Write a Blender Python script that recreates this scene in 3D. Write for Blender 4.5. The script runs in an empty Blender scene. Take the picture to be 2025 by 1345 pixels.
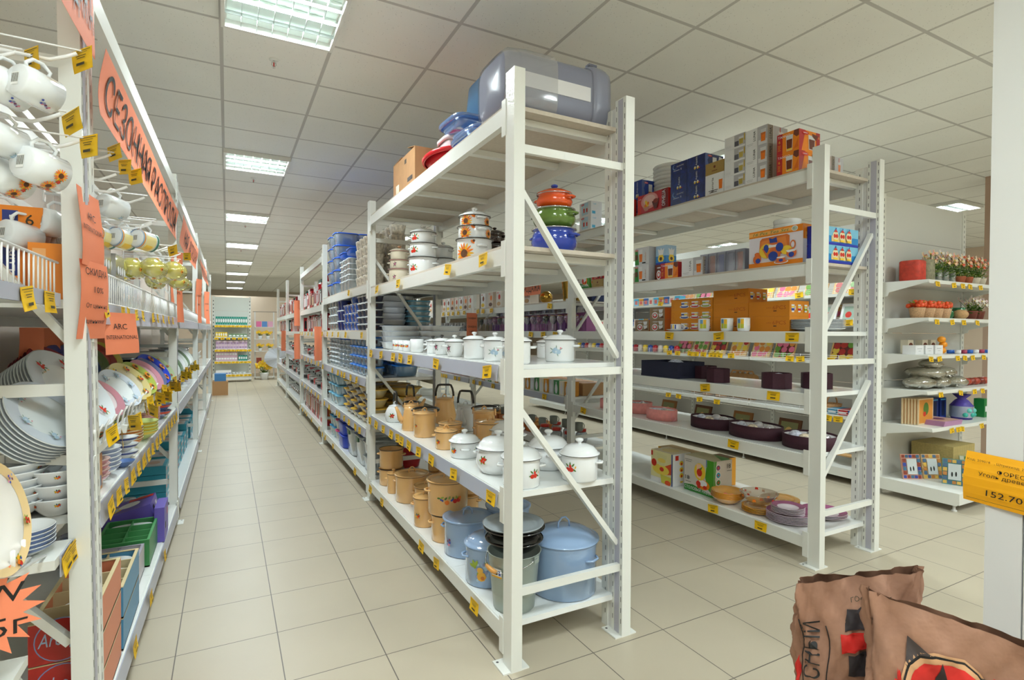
import bpy, math, random
from math import pi, sin, cos, radians
from mathutils import Vector, Matrix
random.seed(7)
C = bpy.context.scene.collection
sc = bpy.context.scene

# ---------------------------------------------------------------- camera
cam_d = bpy.data.cameras.new('camera'); cam = bpy.data.objects.new('camera', cam_d); C.objects.link(cam)
cam_d.sensor_width = 36.0; cam_d.sensor_fit = 'HORIZONTAL'; cam_d.lens = 36.0*1066.0/2025.0; cam_d.clip_start = 0.02
yaw, pitch, roll = radians(27.87), radians(0.8), radians(-0.306)
fw = Vector((sin(yaw)*cos(pitch), cos(yaw)*cos(pitch), -sin(pitch)))
rt = Vector((cos(yaw), -sin(yaw), 0)); dn = fw.cross(rt)
r2 = rt*cos(roll)+dn*sin(roll); d2 = dn*cos(roll)-rt*sin(roll)
M = Matrix((r2, -d2, -fw)).transposed().to_4x4(); M.translation = Vector((0, 0, 1.39))
cam.matrix_world = M
sc.camera = cam

# ---------------------------------------------------------------- world, exposure
sc.view_settings.view_transform = 'Standard'; sc.view_settings.look = 'None'
sc.view_settings.exposure = -0.05; sc.view_settings.gamma = 1.0; sc.view_settings.use_curve_mapping = False
W = bpy.data.worlds.new('world'); sc.world = W; W.use_nodes = True
W.node_tree.nodes['Background'].inputs[0].default_value = (0.86, 0.92, 0.88, 1)
W.node_tree.nodes['Background'].inputs[1].default_value = 0.3
LAMP_W = 54.0          # watts of each ceiling light
CEIL = 3.139

# ---------------------------------------------------------------- materials
def lin(c):
    c = c/255.0
    return c/12.92 if c <= 0.04045 else ((c+0.055)/1.055)**2.4
def rgb(h):
    h = h.lstrip('#'); return tuple(lin(int(h[i:i+2], 16)) for i in (0, 2, 4))+(1.0,)
MATS = {}
def mat(h, rough=0.5, metal=0.0, coat=0.0, emit=0.0, noise=0.0, nscale=8.0, bump=0.0):
    k = (h, rough, metal, coat, emit, noise, nscale, bump)
    if k in MATS: return MATS[k]
    m = bpy.data.materials.new('paint_'+h.strip('#')); m.use_nodes = True
    nt = m.node_tree; b = nt.nodes['Principled BSDF']
    col = rgb(h)
    b.inputs['Base Color'].default_value = col; b.inputs['Roughness'].default_value = rough
    b.inputs['Metallic'].default_value = metal
    if coat: b.inputs['Coat Weight'].default_value = coat; b.inputs['Coat Roughness'].default_value = 0.06
    if emit:
        b.inputs['Emission Color'].default_value = col; b.inputs['Emission Strength'].default_value = emit
    if noise or bump:
        tc = nt.nodes.new('ShaderNodeTexCoord'); n = nt.nodes.new('ShaderNodeTexNoise')
        n.inputs['Scale'].default_value = nscale; n.inputs['Detail'].default_value = 4
        nt.links.new(tc.outputs['Object'], n.inputs['Vector'])
        if noise:
            r = nt.nodes.new('ShaderNodeValToRGB'); r.color_ramp.elements[0].position = 0.3; r.color_ramp.elements[1].position = 0.7
            r.color_ramp.elements[0].color = tuple(v*(1-noise) for v in col[:3])+(1,)
            r.color_ramp.elements[1].color = tuple(min(1, v*(1+noise)) for v in col[:3])+(1,)
            nt.links.new(n.outputs['Fac'], r.inputs[0]); nt.links.new(r.outputs[0], b.inputs['Base Color'])
        if bump:
            bp = nt.nodes.new('ShaderNodeBump'); bp.inputs['Strength'].default_value = bump; bp.inputs['Distance'].default_value = 0.01
            nt.links.new(n.outputs['Fac'], bp.inputs['Height']); nt.links.new(bp.outputs[0], b.inputs['Normal'])
    MATS[k] = m; return m
def clear(h, body=0.35, rough=0.08, gloss=0.12):
    """thin clear plastic or glass: mostly see-through, a little body colour and a sheen"""
    k = ('clear', h, body, rough, gloss)
    if k in MATS: return MATS[k]
    m = bpy.data.materials.new('clear_'+h.strip('#')); m.use_nodes = True; nt = m.node_tree
    for n in list(nt.nodes): nt.nodes.remove(n)
    o = nt.nodes.new('ShaderNodeOutputMaterial'); t = nt.nodes.new('ShaderNodeBsdfTransparent'); d = nt.nodes.new('ShaderNodeBsdfPrincipled')
    col = rgb(h); t.inputs[0].default_value = tuple(0.5+0.5*v for v in col[:3])+(1,)
    d.inputs['Base Color'].default_value = col; d.inputs['Roughness'].default_value = 0.25
    g = nt.nodes.new('ShaderNodeBsdfGlossy'); g.inputs['Roughness'].default_value = rough
    lw = nt.nodes.new('ShaderNodeLayerWeight'); lw.inputs[0].default_value = 0.35
    ma = nt.nodes.new('ShaderNodeMath'); ma.operation = 'MULTIPLY_ADD'; ma.inputs[1].default_value = 0.6; ma.inputs[2].default_value = gloss; ma.use_clamp = True
    nt.links.new(lw.outputs['Facing'], ma.inputs[0])
    a = nt.nodes.new('ShaderNodeMixShader'); a.inputs[0].default_value = body
    nt.links.new(t.outputs[0], a.inputs[1]); nt.links.new(d.outputs[0], a.inputs[2])
    b = nt.nodes.new('ShaderNodeMixShader'); nt.links.new(ma.outputs[0], b.inputs[0])
    nt.links.new(a.outputs[0], b.inputs[1]); nt.links.new(g.outputs[0], b.inputs[2]); nt.links.new(b.outputs[0], o.inputs[0])
    MATS[k] = m; return m
def ramp_grid(name, base, line, size, off, half, rough, mottle=0.03, spots=None, tilevar=0.0):
    """square tile grid in object coordinates, lines at off + k*size"""
    m = bpy.data.materials.new(name); m.use_nodes = True; nt = m.node_tree; b = nt.nodes['Principled BSDF']; b.inputs['Roughness'].default_value = rough
    tc = nt.nodes.new('ShaderNodeTexCoord'); sp = nt.nodes.new('ShaderNodeSeparateXYZ'); nt.links.new(tc.outputs['Object'], sp.inputs[0])
    def mth(op, a, bb=None, c=None):
        n = nt.nodes.new('ShaderNodeMath'); n.operation = op
        for i, v in enumerate((a, bb, c)):
            if v is None: continue
            if isinstance(v, (int, float)): n.inputs[i].default_value = v
            else: nt.links.new(v, n.inputs[i])
        return n.outputs[0]
    ds = []; ids = []
    for i, ax in enumerate('XY'):
        u = mth('DIVIDE', mth('SUBTRACT', sp.outputs[ax], off[i]), size)
        ids.append(mth('FLOOR', u))
        fr = mth('FRACT', u); ds.append(mth('MINIMUM', fr, mth('SUBTRACT', 1.0, fr)))
    dmin = mth('MINIMUM', ds[0], ds[1])
    fac = mth('LESS_THAN', dmin, half/size)
    n = nt.nodes.new('ShaderNodeTexNoise'); n.inputs['Scale'].default_value = 2.3; n.inputs['Detail'].default_value = 6; nt.links.new(tc.outputs['Object'], n.inputs['Vector'])
    r = nt.nodes.new('ShaderNodeValToRGB'); c = rgb(base)
    r.color_ramp.elements[0].position = 0.3; r.color_ramp.elements[1].position = 0.7
    r.color_ramp.elements[0].color = tuple(v*(1-mottle) for v in c[:3])+(1,); r.color_ramp.elements[1].color = tuple(v*(1+mottle) for v in c[:3])+(1,)
    nt.links.new(n.outputs['Fac'], r.inputs[0]); out = r.outputs[0]
    if tilevar:
        cb = nt.nodes.new('ShaderNodeCombineXYZ'); nt.links.new(ids[0], cb.inputs[0]); nt.links.new(ids[1], cb.inputs[1])
        wn = nt.nodes.new('ShaderNodeTexWhiteNoise'); nt.links.new(cb.outputs[0], wn.inputs[0])
        mx = nt.nodes.new('ShaderNodeHueSaturation'); nt.links.new(mth('MULTIPLY_ADD', wn.outputs['Value'], tilevar, 1-tilevar/2), mx.inputs['Value']); nt.links.new(out, mx.inputs['Color']); out = mx.outputs[0]
    if spots:
        v = nt.nodes.new('ShaderNodeTexVoronoi'); v.inputs['Scale'].default_value = spots[0]; nt.links.new(tc.outputs['Object'], v.inputs['Vector'])
        sf = mth('LESS_THAN', v.outputs['Distance'], spots[1])
        mx = nt.nodes.new('ShaderNodeMix'); mx.data_type = 'RGBA'; nt.links.new(sf, mx.inputs[0]); nt.links.new(out, mx.inputs[6]); mx.inputs[7].default_value = tuple(v_*0.72 for v_ in c[:3])+(1,); out = mx.outputs[2]
    mx = nt.nodes.new('ShaderNodeMix'); mx.data_type = 'RGBA'; nt.links.new(fac, mx.inputs[0]); nt.links.new(out, mx.inputs[6]); mx.inputs[7].default_value = rgb(line)
    nt.links.new(mx.outputs[2], b.inputs['Base Color'])
    bp = nt.nodes.new('ShaderNodeBump'); bp.inputs['Strength'].default_value = 0.4; bp.inputs['Distance'].default_value = 0.002; bp.invert = True
    nt.links.new(fac, bp.inputs['Height']); nt.links.new(bp.outputs[0], b.inputs['Normal'])
    return m

WHITE = mat('#E6E8E2', 0.32, noise=0.02, nscale=3)
WHITE2 = mat('#DCDDDA', 0.4)
RECESS = mat('#B9B9C4', 0.5)
DARKSLOT = mat('#4A4A4C', 0.7)
RAIL = mat('#B4B8C6', 0.25)
CHIP = mat('#C9BFB0', 0.7, noise=0.05, nscale=60)
WIRE = mat('#F0F0EE', 0.3)
YEL = mat('#F5C400', 0.55); YELO = mat('#F2A51A', 0.55); INK = mat('#3A3420', 0.7); BLACKINK = mat('#141414', 0.6)
ORANGE = mat('#F08A63', 0.7, bump=0.06, nscale=5); ORANGE2 = mat('#EE5A28', 0.7)
CHROME = mat('#C8CACC', 0.15, metal=1.0)
ENW = mat('#EDF1F2', 0.12, coat=0.6); ENB = mat('#EBBA78', 0.14, coat=0.6); ENS = mat('#93AED0', 0.13, coat=0.6)
ENK = mat('#14110F', 0.1, coat=0.7); ENG = mat('#D3D8D9', 0.14, coat=0.6); RIMD = mat('#4C4A46', 0.3, metal=0.6); RIMK = mat('#1A1716', 0.3)
GOLD = mat('#C9A24B', 0.22, metal=1.0)

# ---------------------------------------------------------------- mesh builder
TXT = {}
def text_geo(s):
    if s in TXT: return TXT[s]
    cu = bpy.data.curves.new('t', 'FONT'); cu.body = s; cu.size = 1.0; cu.resolution_u = 2
    o = bpy.data.objects.new('t', cu); me = bpy.data.meshes.new_from_object(o)
    vs = [v.co.copy() for v in me.vertices]; fs = [tuple(p.vertices) for p in me.polygons]
    x0 = min((v.x for v in vs), default=0); x1 = max((v.x for v in vs), default=1)
    bpy.data.objects.remove(o); bpy.data.curves.remove(cu); bpy.data.meshes.remove(me)
    TXT[s] = ([(v.x-x0, v.y) for v in vs], fs, x1-x0); return TXT[s]
class MB:
    def __init__(s, xf=None): s.v = []; s.f = []; s.m = []; s.sm = []; s.mats = []; s.xf = xf
    def mi(s, m):
        if m not in s.mats: s.mats.append(m)
        return s.mats.index(m)
    def add(s, vs, fs, m, smooth=False, xf=None):
        b = len(s.v); X = xf or s.xf
        for p in vs:
            p = Vector(p); s.v.append(tuple(X @ p) if X else tuple(p))
        i = s.mi(m)
        for f in fs: s.f.append(tuple(b+k for k in f)); s.m.append(i); s.sm.append(smooth)
        return s
    def box(s, x0, x1, y0, y1, z0, z1, m, xf=None):
        v = [(x0,y0,z0),(x1,y0,z0),(x1,y1,z0),(x0,y1,z0),(x0,y0,z1),(x1,y0,z1),(x1,y1,z1),(x0,y1,z1)]
        return s.add(v, [(3,2,1,0),(4,5,6,7),(0,1,5,4),(1,2,6,5),(2,3,7,6),(3,0,4,7)], m, False, xf)
    def bar(s, a, b, w, h, m):
        """rectangular bar from a to b"""
        a, b = Vector(a), Vector(b); d = (b-a); L = d.length; d.normalize()
        up = Vector((0,0,1)) if abs(d.z) < 0.95 else Vector((0,1,0))
        x = d.cross(up).normalized(); y = x.cross(d)
        vs = []
        for q in (a, b):
            for i, j in ((-1,-1),(1,-1),(1,1),(-1,1)): vs.append(q+x*(w/2*i)+y*(h/2*j))
        return s.add(vs, [(0,1,2,3),(7,6,5,4),(0,4,5,1),(1,5,6,2),(2,6,7,3),(3,7,4,0)], m)
    def tube(s, pts, r, m, seg=8, closed=False):
        pts = [Vector(p) for p in pts]; n = len(pts); vs = []; fs = []; prev = None
        rs = r if isinstance(r, (list, tuple)) else [r]*n
        for i, p in enumerate(pts):
            if closed: t = (pts[(i+1) % n]-pts[i-1]).normalized()
            else: t = (pts[min(i+1, n-1)]-pts[max(i-1, 0)]).normalized()
            if prev is None:
                a = Vector((0,0,1)) if abs(t.z) < 0.9 else Vector((1,0,0)); x = t.cross(a).normalized()
            else: x = (prev-t*prev.dot(t)).normalized()
            prev = x; y = t.cross(x)
            for k in range(seg):
                an = 2*pi*k/seg; vs.append(p+x*(cos(an)*rs[i])+y*(sin(an)*rs[i]))
        for i in range(n if closed else n-1):
            j = (i+1) % n
            for k in range(seg): fs.append((i*seg+k, i*seg+(k+1) % seg, j*seg+(k+1) % seg, j*seg+k))
        if not closed: fs.append(tuple(range(seg-1, -1, -1))); fs.append(tuple((n-1)*seg+k for k in range(seg)))
        return s.add(vs, fs, m, True)
    def lathe(s, prof, m, seg=28, c=(0,0), xf=None, sx=1.0, sy=1.0, sq=0.0):
        """prof (r,z) list; sq>0 squares the section off"""
        vs = []; fs = []; n = len(prof)
        for r, z in prof:
            for k in range(seg):
                a = 2*pi*k/seg; ca, sa = cos(a), sin(a)
                if sq:
                    q = 1.0/(abs(ca)**sq+abs(sa)**sq)**(1.0/sq)
                    ca, sa = ca*q, sa*q
                vs.append((c[0]+r*ca*sx, c[1]+r*sa*sy, z))
        for i in range(n-1):
            for k in range(seg):
                a, b = i*seg+k, i*seg+(k+1) % seg
                fs.append((a, b, b+seg, a+seg))
        return s.add(vs, fs, m, True, xf)
    def prism(s, poly, z0, z1, m, xf=None):
        n = len(poly); vs = [(x,y,z0) for x,y in poly]+[(x,y,z1) for x,y in poly]
        fs = [tuple(range(n-1,-1,-1)), tuple(range(n, 2*n))]+[(k,(k+1)%n,n+(k+1)%n,n+k) for k in range(n)]
        return s.add(vs, fs, m, False, xf)
    def ball(s, c, r, m, seg=10, sz=1.0):
        n = max(4, seg//2); prof = [(max(1e-6, r*sin(pi*i/n)), -r*cos(pi*i/n)*sz) for i in range(n+1)]
        vs = []; fs = []
        for q, z in prof:
            for k in range(seg): vs.append((c[0]+q*cos(2*pi*k/seg), c[1]+q*sin(2*pi*k/seg), c[2]+z))
        for i in range(n):
            for k in range(seg):
                a, b = i*seg+k, i*seg+(k+1) % seg; fs.append((a,b,b+seg,a+seg))
        return s.add(vs, fs, m, True)
    def build(s, name, parent=None, loc=None, rot=None, bevel=0):
        me = bpy.data.meshes.new(name); me.from_pydata(s.v, [], s.f); me.update()
        for m in s.mats: me.materials.append(m)
        me.polygons.foreach_set('material_index', s.m); me.polygons.foreach_set('use_smooth', s.sm); me.validate(); me.update()
        o = bpy.data.objects.new(name, me); C.objects.link(o)
        if parent: o.parent = parent
        if loc: o.location = loc
        if rot: o.rotation_euler = rot
        if bevel:
            b = o.modifiers.new('bevel', 'BEVEL'); b.width = bevel; b.segments = 2; b.limit_method = 'ANGLE'
        return o
class Face:
    """a flat printed face: fractions (0..1) across U and up V"""
    def __init__(s, mb, O, U, V, N): s.mb = mb; s.O = Vector(O); s.U = Vector(U); s.V = Vector(V); s.N = Vector(N).normalized(); s.k = 1
    def P(s, u, v): return s.O+s.U*u+s.V*v+s.N*(0.0005*s.k)
    def poly(s, pts, m):
        s.mb.add([s.P(u, v) for u, v in pts], [tuple(range(len(pts)))], m); s.k += 1; return s
    def rect(s, u0, v0, u1, v1, m): return s.poly([(u0,v0),(u1,v0),(u1,v1),(u0,v1)], m)
    def ell(s, cu, cv, ru, rv=None, m=None, n=16, a0=0, a1=2*pi):
        if rv is None: rv = ru*s.U.length/s.V.length
        full = abs(a1-a0-2*pi) < 1e-6
        return s.poly([(cu+ru*cos(a0+(a1-a0)*k/(n if full else n-1)), cv+rv*sin(a0+(a1-a0)*k/(n if full else n-1))) for k in range(n)], m)
    def text(s, t, u, v, h, m, w=None, rot=False, shear=0.0):
        """h = cap height as a fraction of V (of U when rot); w = total width fraction"""
        vs, fs, tw = text_geo(t)
        if not rot:
            hs = h/0.72; ws = (w/tw) if w else h/0.72*s.V.length/s.U.length
            pts = [s.P(u+(x+shear*y)*ws, v+y*hs) for x, y in vs]
        else:
            hs = h/0.72; ws = (w/tw) if w else h/0.72*s.U.length/s.V.length
            pts = [s.P(u-y*hs, v+x*ws) for x, y in vs]
        s.mb.add(pts, fs, m); s.k += 1; return s
    def lines(s, u, v, w, n, dv, m, th=0.02):
        for i in range(n):
            ww = w*(1.0, 0.8, 0.92, 0.6)[i % 4]; s.rect(u+(w-ww)/2, v-i*dv-th, u+(w-ww)/2+ww, v-i*dv, m); s.k -= 1
        s.k += 1; return s

# ---------------------------------------------------------------- things and labels
REG = []
ORD = ['first','second','third','fourth','fifth','sixth','seventh','eighth','ninth','tenth','eleventh','twelfth','thirteenth','fourteenth','fifteenth','sixteenth','seventeenth','eighteenth','nineteenth','twentieth']
def empty(name, loc=(0,0,0), rz=0.0):
    o = bpy.data.objects.new(name, None); C.objects.link(o); o.location = loc; o.rotation_euler = (0,0,rz); o.empty_display_size = 0.05; return o
def copy_tree(o, parent=None):
    c = o.copy(); C.objects.link(c); c.parent = parent
    if parent is None: c.parent = None
    for ch in list(o.children): copy_tree(ch, c)
    return c
PROTO = {}; USED = set()
def place(key, fn, loc, rz=0.0, rot=None, scale=None):
    """first call keeps the built thing, later calls copy it with its parts"""
    if key not in PROTO: PROTO[key] = fn(); o = PROTO[key]
    else: o = copy_tree(PROTO[key])
    o.location = loc; o.rotation_euler = rot if rot else (0,0,rz)
    if scale: o.scale = (scale,)*3 if isinstance(scale, (int, float)) else scale
    else: o.scale = (1,1,1)
    return o
def reg(o, desc, cat, where='', group=None, key=None, tier=None, ref='near end', label=None, joiner='on'):
    """remember a thing; its label is completed with its place in the row or the stack at the end"""
    for k in ('label','category','group','kind'):
        if k in o: del o[k]
    o['category'] = cat
    REG.append(dict(o=o, desc=desc, where=where, key=key if key is not None else o.location.y, tier=tier, group=group, ref=ref, label=label, joiner=joiner)); return o
def finish_labels():
    rows = {}
    for r in REG:
        if r['label']: r['o']['label'] = r['label']
        else: rows.setdefault((r['desc'], r['where']), []).append(r)
        if r['group']: r['o']['group'] = r['group']
    for (desc, where), rs in rows.items():
        base = desc+((', '+where) if rs[0]['joiner'] == ',' else ' %s %s' % (rs[0]['joiner'], where) if where else '').rstrip(',')
        keys = sorted(set(round(r['key'], 3) for r in rs))
        for r in rs:
            i = keys.index(round(r['key'], 3)); col = [q for q in rs if round(q['key'], 3) == keys[i]]
            lab = base
            if len(col) > 1 and r['tier'] is not None:
                col.sort(key=lambda q: -q['tier']); j = col.index(r)
                tw = 'topmost' if j == 0 else ('lowest' if j == len(col)-1 else (ORD[j]+' down' if j < 20 else 'low down'))
                if len(keys) > 1 and i < 20: lab = base+', '+tw+' in '+ORD[i]+' stack'
                else: lab = base+', '+tw+' of stack'
            elif len(keys) > 1 and i < 20:
                lab = base+', '+ORD[i]+' from '+r['ref']
                if len(col) > 1 and not r['group']: r['o']['group'] = desc+'s'
            r['o']['label'] = lab
            if len(rs) > 1 and not r['group']: r['o']['group'] = desc+'s'+(' on '+where if where else '')
    bylab = {}
    for r in REG: bylab.setdefault(r['o']['label'], []).append(r['o'])
    for l, os_ in bylab.items():
        if len(os_) > 1:
            g = l+' group'
            for o in os_: o['group'] = g
    return bylab
def struct(o): o['kind'] = 'structure'; return o

# ---------------------------------------------------------------- room
FLOORM = ramp_grid('floor_tile', '#BAB09B', '#665F58', 0.4005, (-0.1974, 2.6853), 0.0022, 0.38, 0.035, tilevar=0.03)
CEILM = ramp_grid('ceiling_tile', '#F0F1EB', '#C4C3BE', 0.6, (-0.027, 3.461), 0.011, 0.9, 0.02, spots=(45.0, 0.12), tilevar=0.02)
X0, X1, Y0, Y1 = -4.8, 13.2, -3.2, 26.0
def slab(name, x0, x1, y0, y1, z0, z1, m):
    b = MB(); b.box(x0, x1, y0, y1, z0, z1, m); return struct(b.build(name))
slab('floor', X0, X1, Y0, Y1, -0.1, 0, FLOORM)
slab('ceiling', X0, X1, Y0, Y1, CEIL, CEIL+0.1, CEILM)
WALLM = mat('#D8C6B2', 0.85, noise=0.02, nscale=2); WALLG = mat('#C9BFB0', 0.85)
slab('wall_left', X0-0.1, X0, Y0, Y1, 0, CEIL, WALLM); slab('wall_right', X1, X1+0.1, Y0, Y1, 0, CEIL, WALLM)
slab('wall_back', X0, X1, Y1, Y1+0.1, 0, CEIL, WALLG); slab('wall_front', X0, X1, Y0-0.1, Y0, 0, CEIL, WALLM)
slab('wall_partition', X0, 3.6, 18.3, 18.42, 0, 2.45, WALLM)
slab('baseboard_partition', X0, 3.6, 18.27, 18.3, 0, 0.1, mat('#B9A994', 0.5))
b = MB(); b.box(7.42, 7.95, 2.3, 2.85, 0, CEIL, mat('#B49A86', 0.8)); struct(b.build('column_beige'))

# ceiling lights: recessed louvre fixtures on the 0.6 m grid, some added for fill
def make_light():
    t = empty('ceiling_light')
    f = MB(); w = 0.3
    for a, b_, c, d in ((-w,w,-w,-w+.02),(-w,w,w-.02,w),(-w,-w+.02,-w+.02,w-.02),(w-.02,w,-w+.02,w-.02)): f.box(a,b_,c,d,-0.043,0,WHITE)
    f.build('frame', t)
    g = MB(); ms = mat('#B4BCB8', 0.3, metal=0.7)
    for i in range(1, 7): y = -0.28+0.56*i/7; g.box(y-.0012, y+.0012, -.28, .28, -.040, -.021, ms)
    for i in range(1, 4): y = -0.28+0.56*i/4; g.box(-.28, .28, y-.002, y+.002, -.040, -.021, ms)
    g.build('louvre', t)
    l = MB(); l.box(-.27, .27, -.27, .27, -0.004, -0.001, mat('#C4D0C8', 0.4, emit=0.25)); l.build('reflector', t)
    l = MB()
    for i in range(3): y = -.18+.18*i; l.tube([(-.27, y, -.012), (.27, y, -.012)], .008, mat('#F4FFF8', 0.4), 8)
    l.build('lamp_tube', t)
    return t
LP = [(-.027, 2.861+3*k) for k in range(8)]+[(-.027, -.139), (2.373, 9.461), (2.373, 15.461), (2.373, -.139), (4.173, 3.461), (4.773, 6.461), (6.573, 9.461), (8.373, 3.461), (5.373, -.139),
      (2.373, 12.461), (4.773, 12.461), (4.773, 18.461), (8.373, 12.461), (8.373, 7.061), (10.773, 3.461), (-3.027, 3.461), (-3.027, 8.861), (-3.027, 14.861), (3.573, 21.461), (8.373, -.139), (10.773, 9.461), (-3.027, -.139)]  # negative-y entries: unseen fixtures behind the camera, added to even out the light
LP += [(x, y) for x in (-2.427,-.627,1.173,2.973,4.773,6.573) for y in (-2.539,-1.339)]  # two unseen rear rows, added as fill for surfaces facing the camera
for x, y in LP:
    x += .3; y += .3
    o = place('ceiling_light', make_light, (x, y, CEIL-.0005))
    near = 'over the left aisle' if x < 1 and x > -1 else ('above the area behind the left rack' if x < -1 else ('over the right aisles' if x < 6 else 'near the right wall'))
    reg(o, 'square louvred ceiling light '+near, 'ceiling light', group='louvred ceiling lights', key=y*100+x, ref='the camera')
    for dy_ in (-.18, 0, .18):
        L = bpy.data.lights.new('lamp', 'AREA'); L.shape = 'RECTANGLE'; L.size = 0.52; L.size_y = 0.05; L.energy = LAMP_W/3*(.45 if y < -1 else 1); L.color = (0.88, 0.98, 1.0)
        lo = bpy.data.objects.new('lamp', L); C.objects.link(lo); lo.location = (x, y+dy_, CEIL-.0205)
def make_sprinkler():
    b = MB(); b.lathe([(.03,0),(.028,-.006),(.01,-.01)], WHITE, 16); b.tube([(0,0,-.008),(0,0,-.02)], .006, WHITE, 8)
    b.tube([(0,0,-.02),(0,0,-.045)], .004, mat('#C8201E', .3), 8); b.tube([(.01,0,-.018),(.014,0,-.035),(0,0,-.05),(-.014,0,-.035),(-.01,0,-.018)], .002, CHROME, 6)
    b.lathe([(.012,-.05),(.012,-.052)], CHROME, 12); return b.build('fire_sprinkler')
for k in range(5):
    reg(place('sprinkler', make_sprinkler, (.27, 3.81+3.04*k, CEIL)), 'small red fire sprinkler on ceiling above left aisle', 'sprinkler', ref='the camera')

# ---------------------------------------------------------------- shelving racks
def post(name, parent, x, y, h, inner, w=.05, d=.075, double=False, lean=0.0):
    """upright at (x..x+w, y..y+d); slots on the inner (+1/-1 in X) side"""
    b = MB(); q = .004
    b.box(x, x+w, y, y+d, 0, h, WHITE)
    xs = x+w if inner > 0 else x; s = inner
    e = .0008*s
    def strip(y0, y1, z0, z1, m, off=1):
        xx = xs+e*off; f = (0,1,2,3) if s > 0 else (3,2,1,0)
        b.add([(xx,y0,z0),(xx,y1,z0),(xx,y1,z1),(xx,y0,z1)], [f], m)
    strip(y+.02, y+d-.02, .01, h-.005, RECESS)
    z = .06
    while z < h-.04:
        strip(y+.007, y+.0105, z, z+.022, DARKSLOT); strip(y+d-.0105, y+d-.007, z, z+.022, DARKSLOT); z += .05
    if double:
        b.box(x+.004, x+w-.004, y+d, y+d+.03, 0, h-.03, WHITE2); b.box(x, x+w, y+d+.03, y+d+.075, 0, h-.03, WHITE)
        z = .06
        while z < h-.06:
            strip(y+d+.045, y+d+.049, z, z+.022, DARKSLOT); z += .05
    if lean:
        b.v = [(vx+lean*(vz-1.3), vy, vz) for vx, vy, vz in b.v]
    o = b.build(name, parent)
    f = MB(); cx = x+w/2; f.box(cx-.06, cx+.06, y+.001, y+d+.03, 0, .006, WHITE)
    for dx in (-.045, .045): f.lathe([(.006,.0065),(.0001,.0067)], DARKSLOT, 10, (cx+dx, y+d+.012))
    if lean: f.v = [(vx-lean*1.3, vy, vz) for vx, vy, vz in f.v]
    f.build('foot_plate', o)
    return o
def frame(parent, xf, xb, y, h, side, diag, lean=0.0, double_front=False, double_back=False):
    """front post at xf (aisle side), back post at xb"""
    if side > 0:
        post('post', parent, xf, y, h, 1, double=double_front, lean=lean); post('post', parent, xb-.05, y, h, -1, double=double_back)
        a, c = xf+.05, xb-.05
    else:
        post('post', parent, xf-.05, y, h, 1, double=double_front, lean=lean); post('post', parent, xb, y, h, 1)
        a, c = xf-.05, xb+.05
    yy = y+.03
    for z in (.315, 1.22, 2.145):
        m = MB(); m.bar((a, yy, z), (c, yy, z), .022, .034, WHITE); m.build('crossbar', parent)
    dz = ((1.99, 1.28), (1.08, .42)) if diag > 0 else ((1.36, 2.03), (.48, 1.09))
    for p, q in [((a, yy+.02, u), (c, yy+.02, v)) for u, v in dz]:
        m = MB(); m.bar(p, q, .03, .022, WHITE); m.build('diagonal_brace', parent)
def beam(name, parent, p, q, h, side):
    """beam with hooked end plates; p,q = top outer corners"""
    b = MB(); (x0, y0, z), (x1, y1, _) = p, q; t = .03*side; y1 -= .002
    def sect(x, y, zt, zb, tt): return [(x, y, zb), (x+tt, y, zb), (x+tt, y, zt), (x, y, zt)]
    for (ya, xa), (yb, xb_), zt, zb, tt, o in (((y0, x0), (y1, x1), z, z-h, t, 0.0), ((y0, x0), (y0+.035, x0), z+.03, z-h-.05, .006*side, -.004*side), ((y1-.035, x1), (y1, x1), z+.03, z-h-.05, .006*side, -.004*side)):
        vs = sect(xa+o, ya, zt, zb, tt)+sect(xb_+o, yb, zt, zb, tt)
        fs = [(0,1,2,3),(7,6,5,4),(0,4,5,1),(1,5,6,2),(2,6,7,3),(3,7,4,0)]
        if side < 0: fs = [f[::-1] for f in fs]
        b.add(vs, fs, WHITE)
    return b.build(name, parent)
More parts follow.
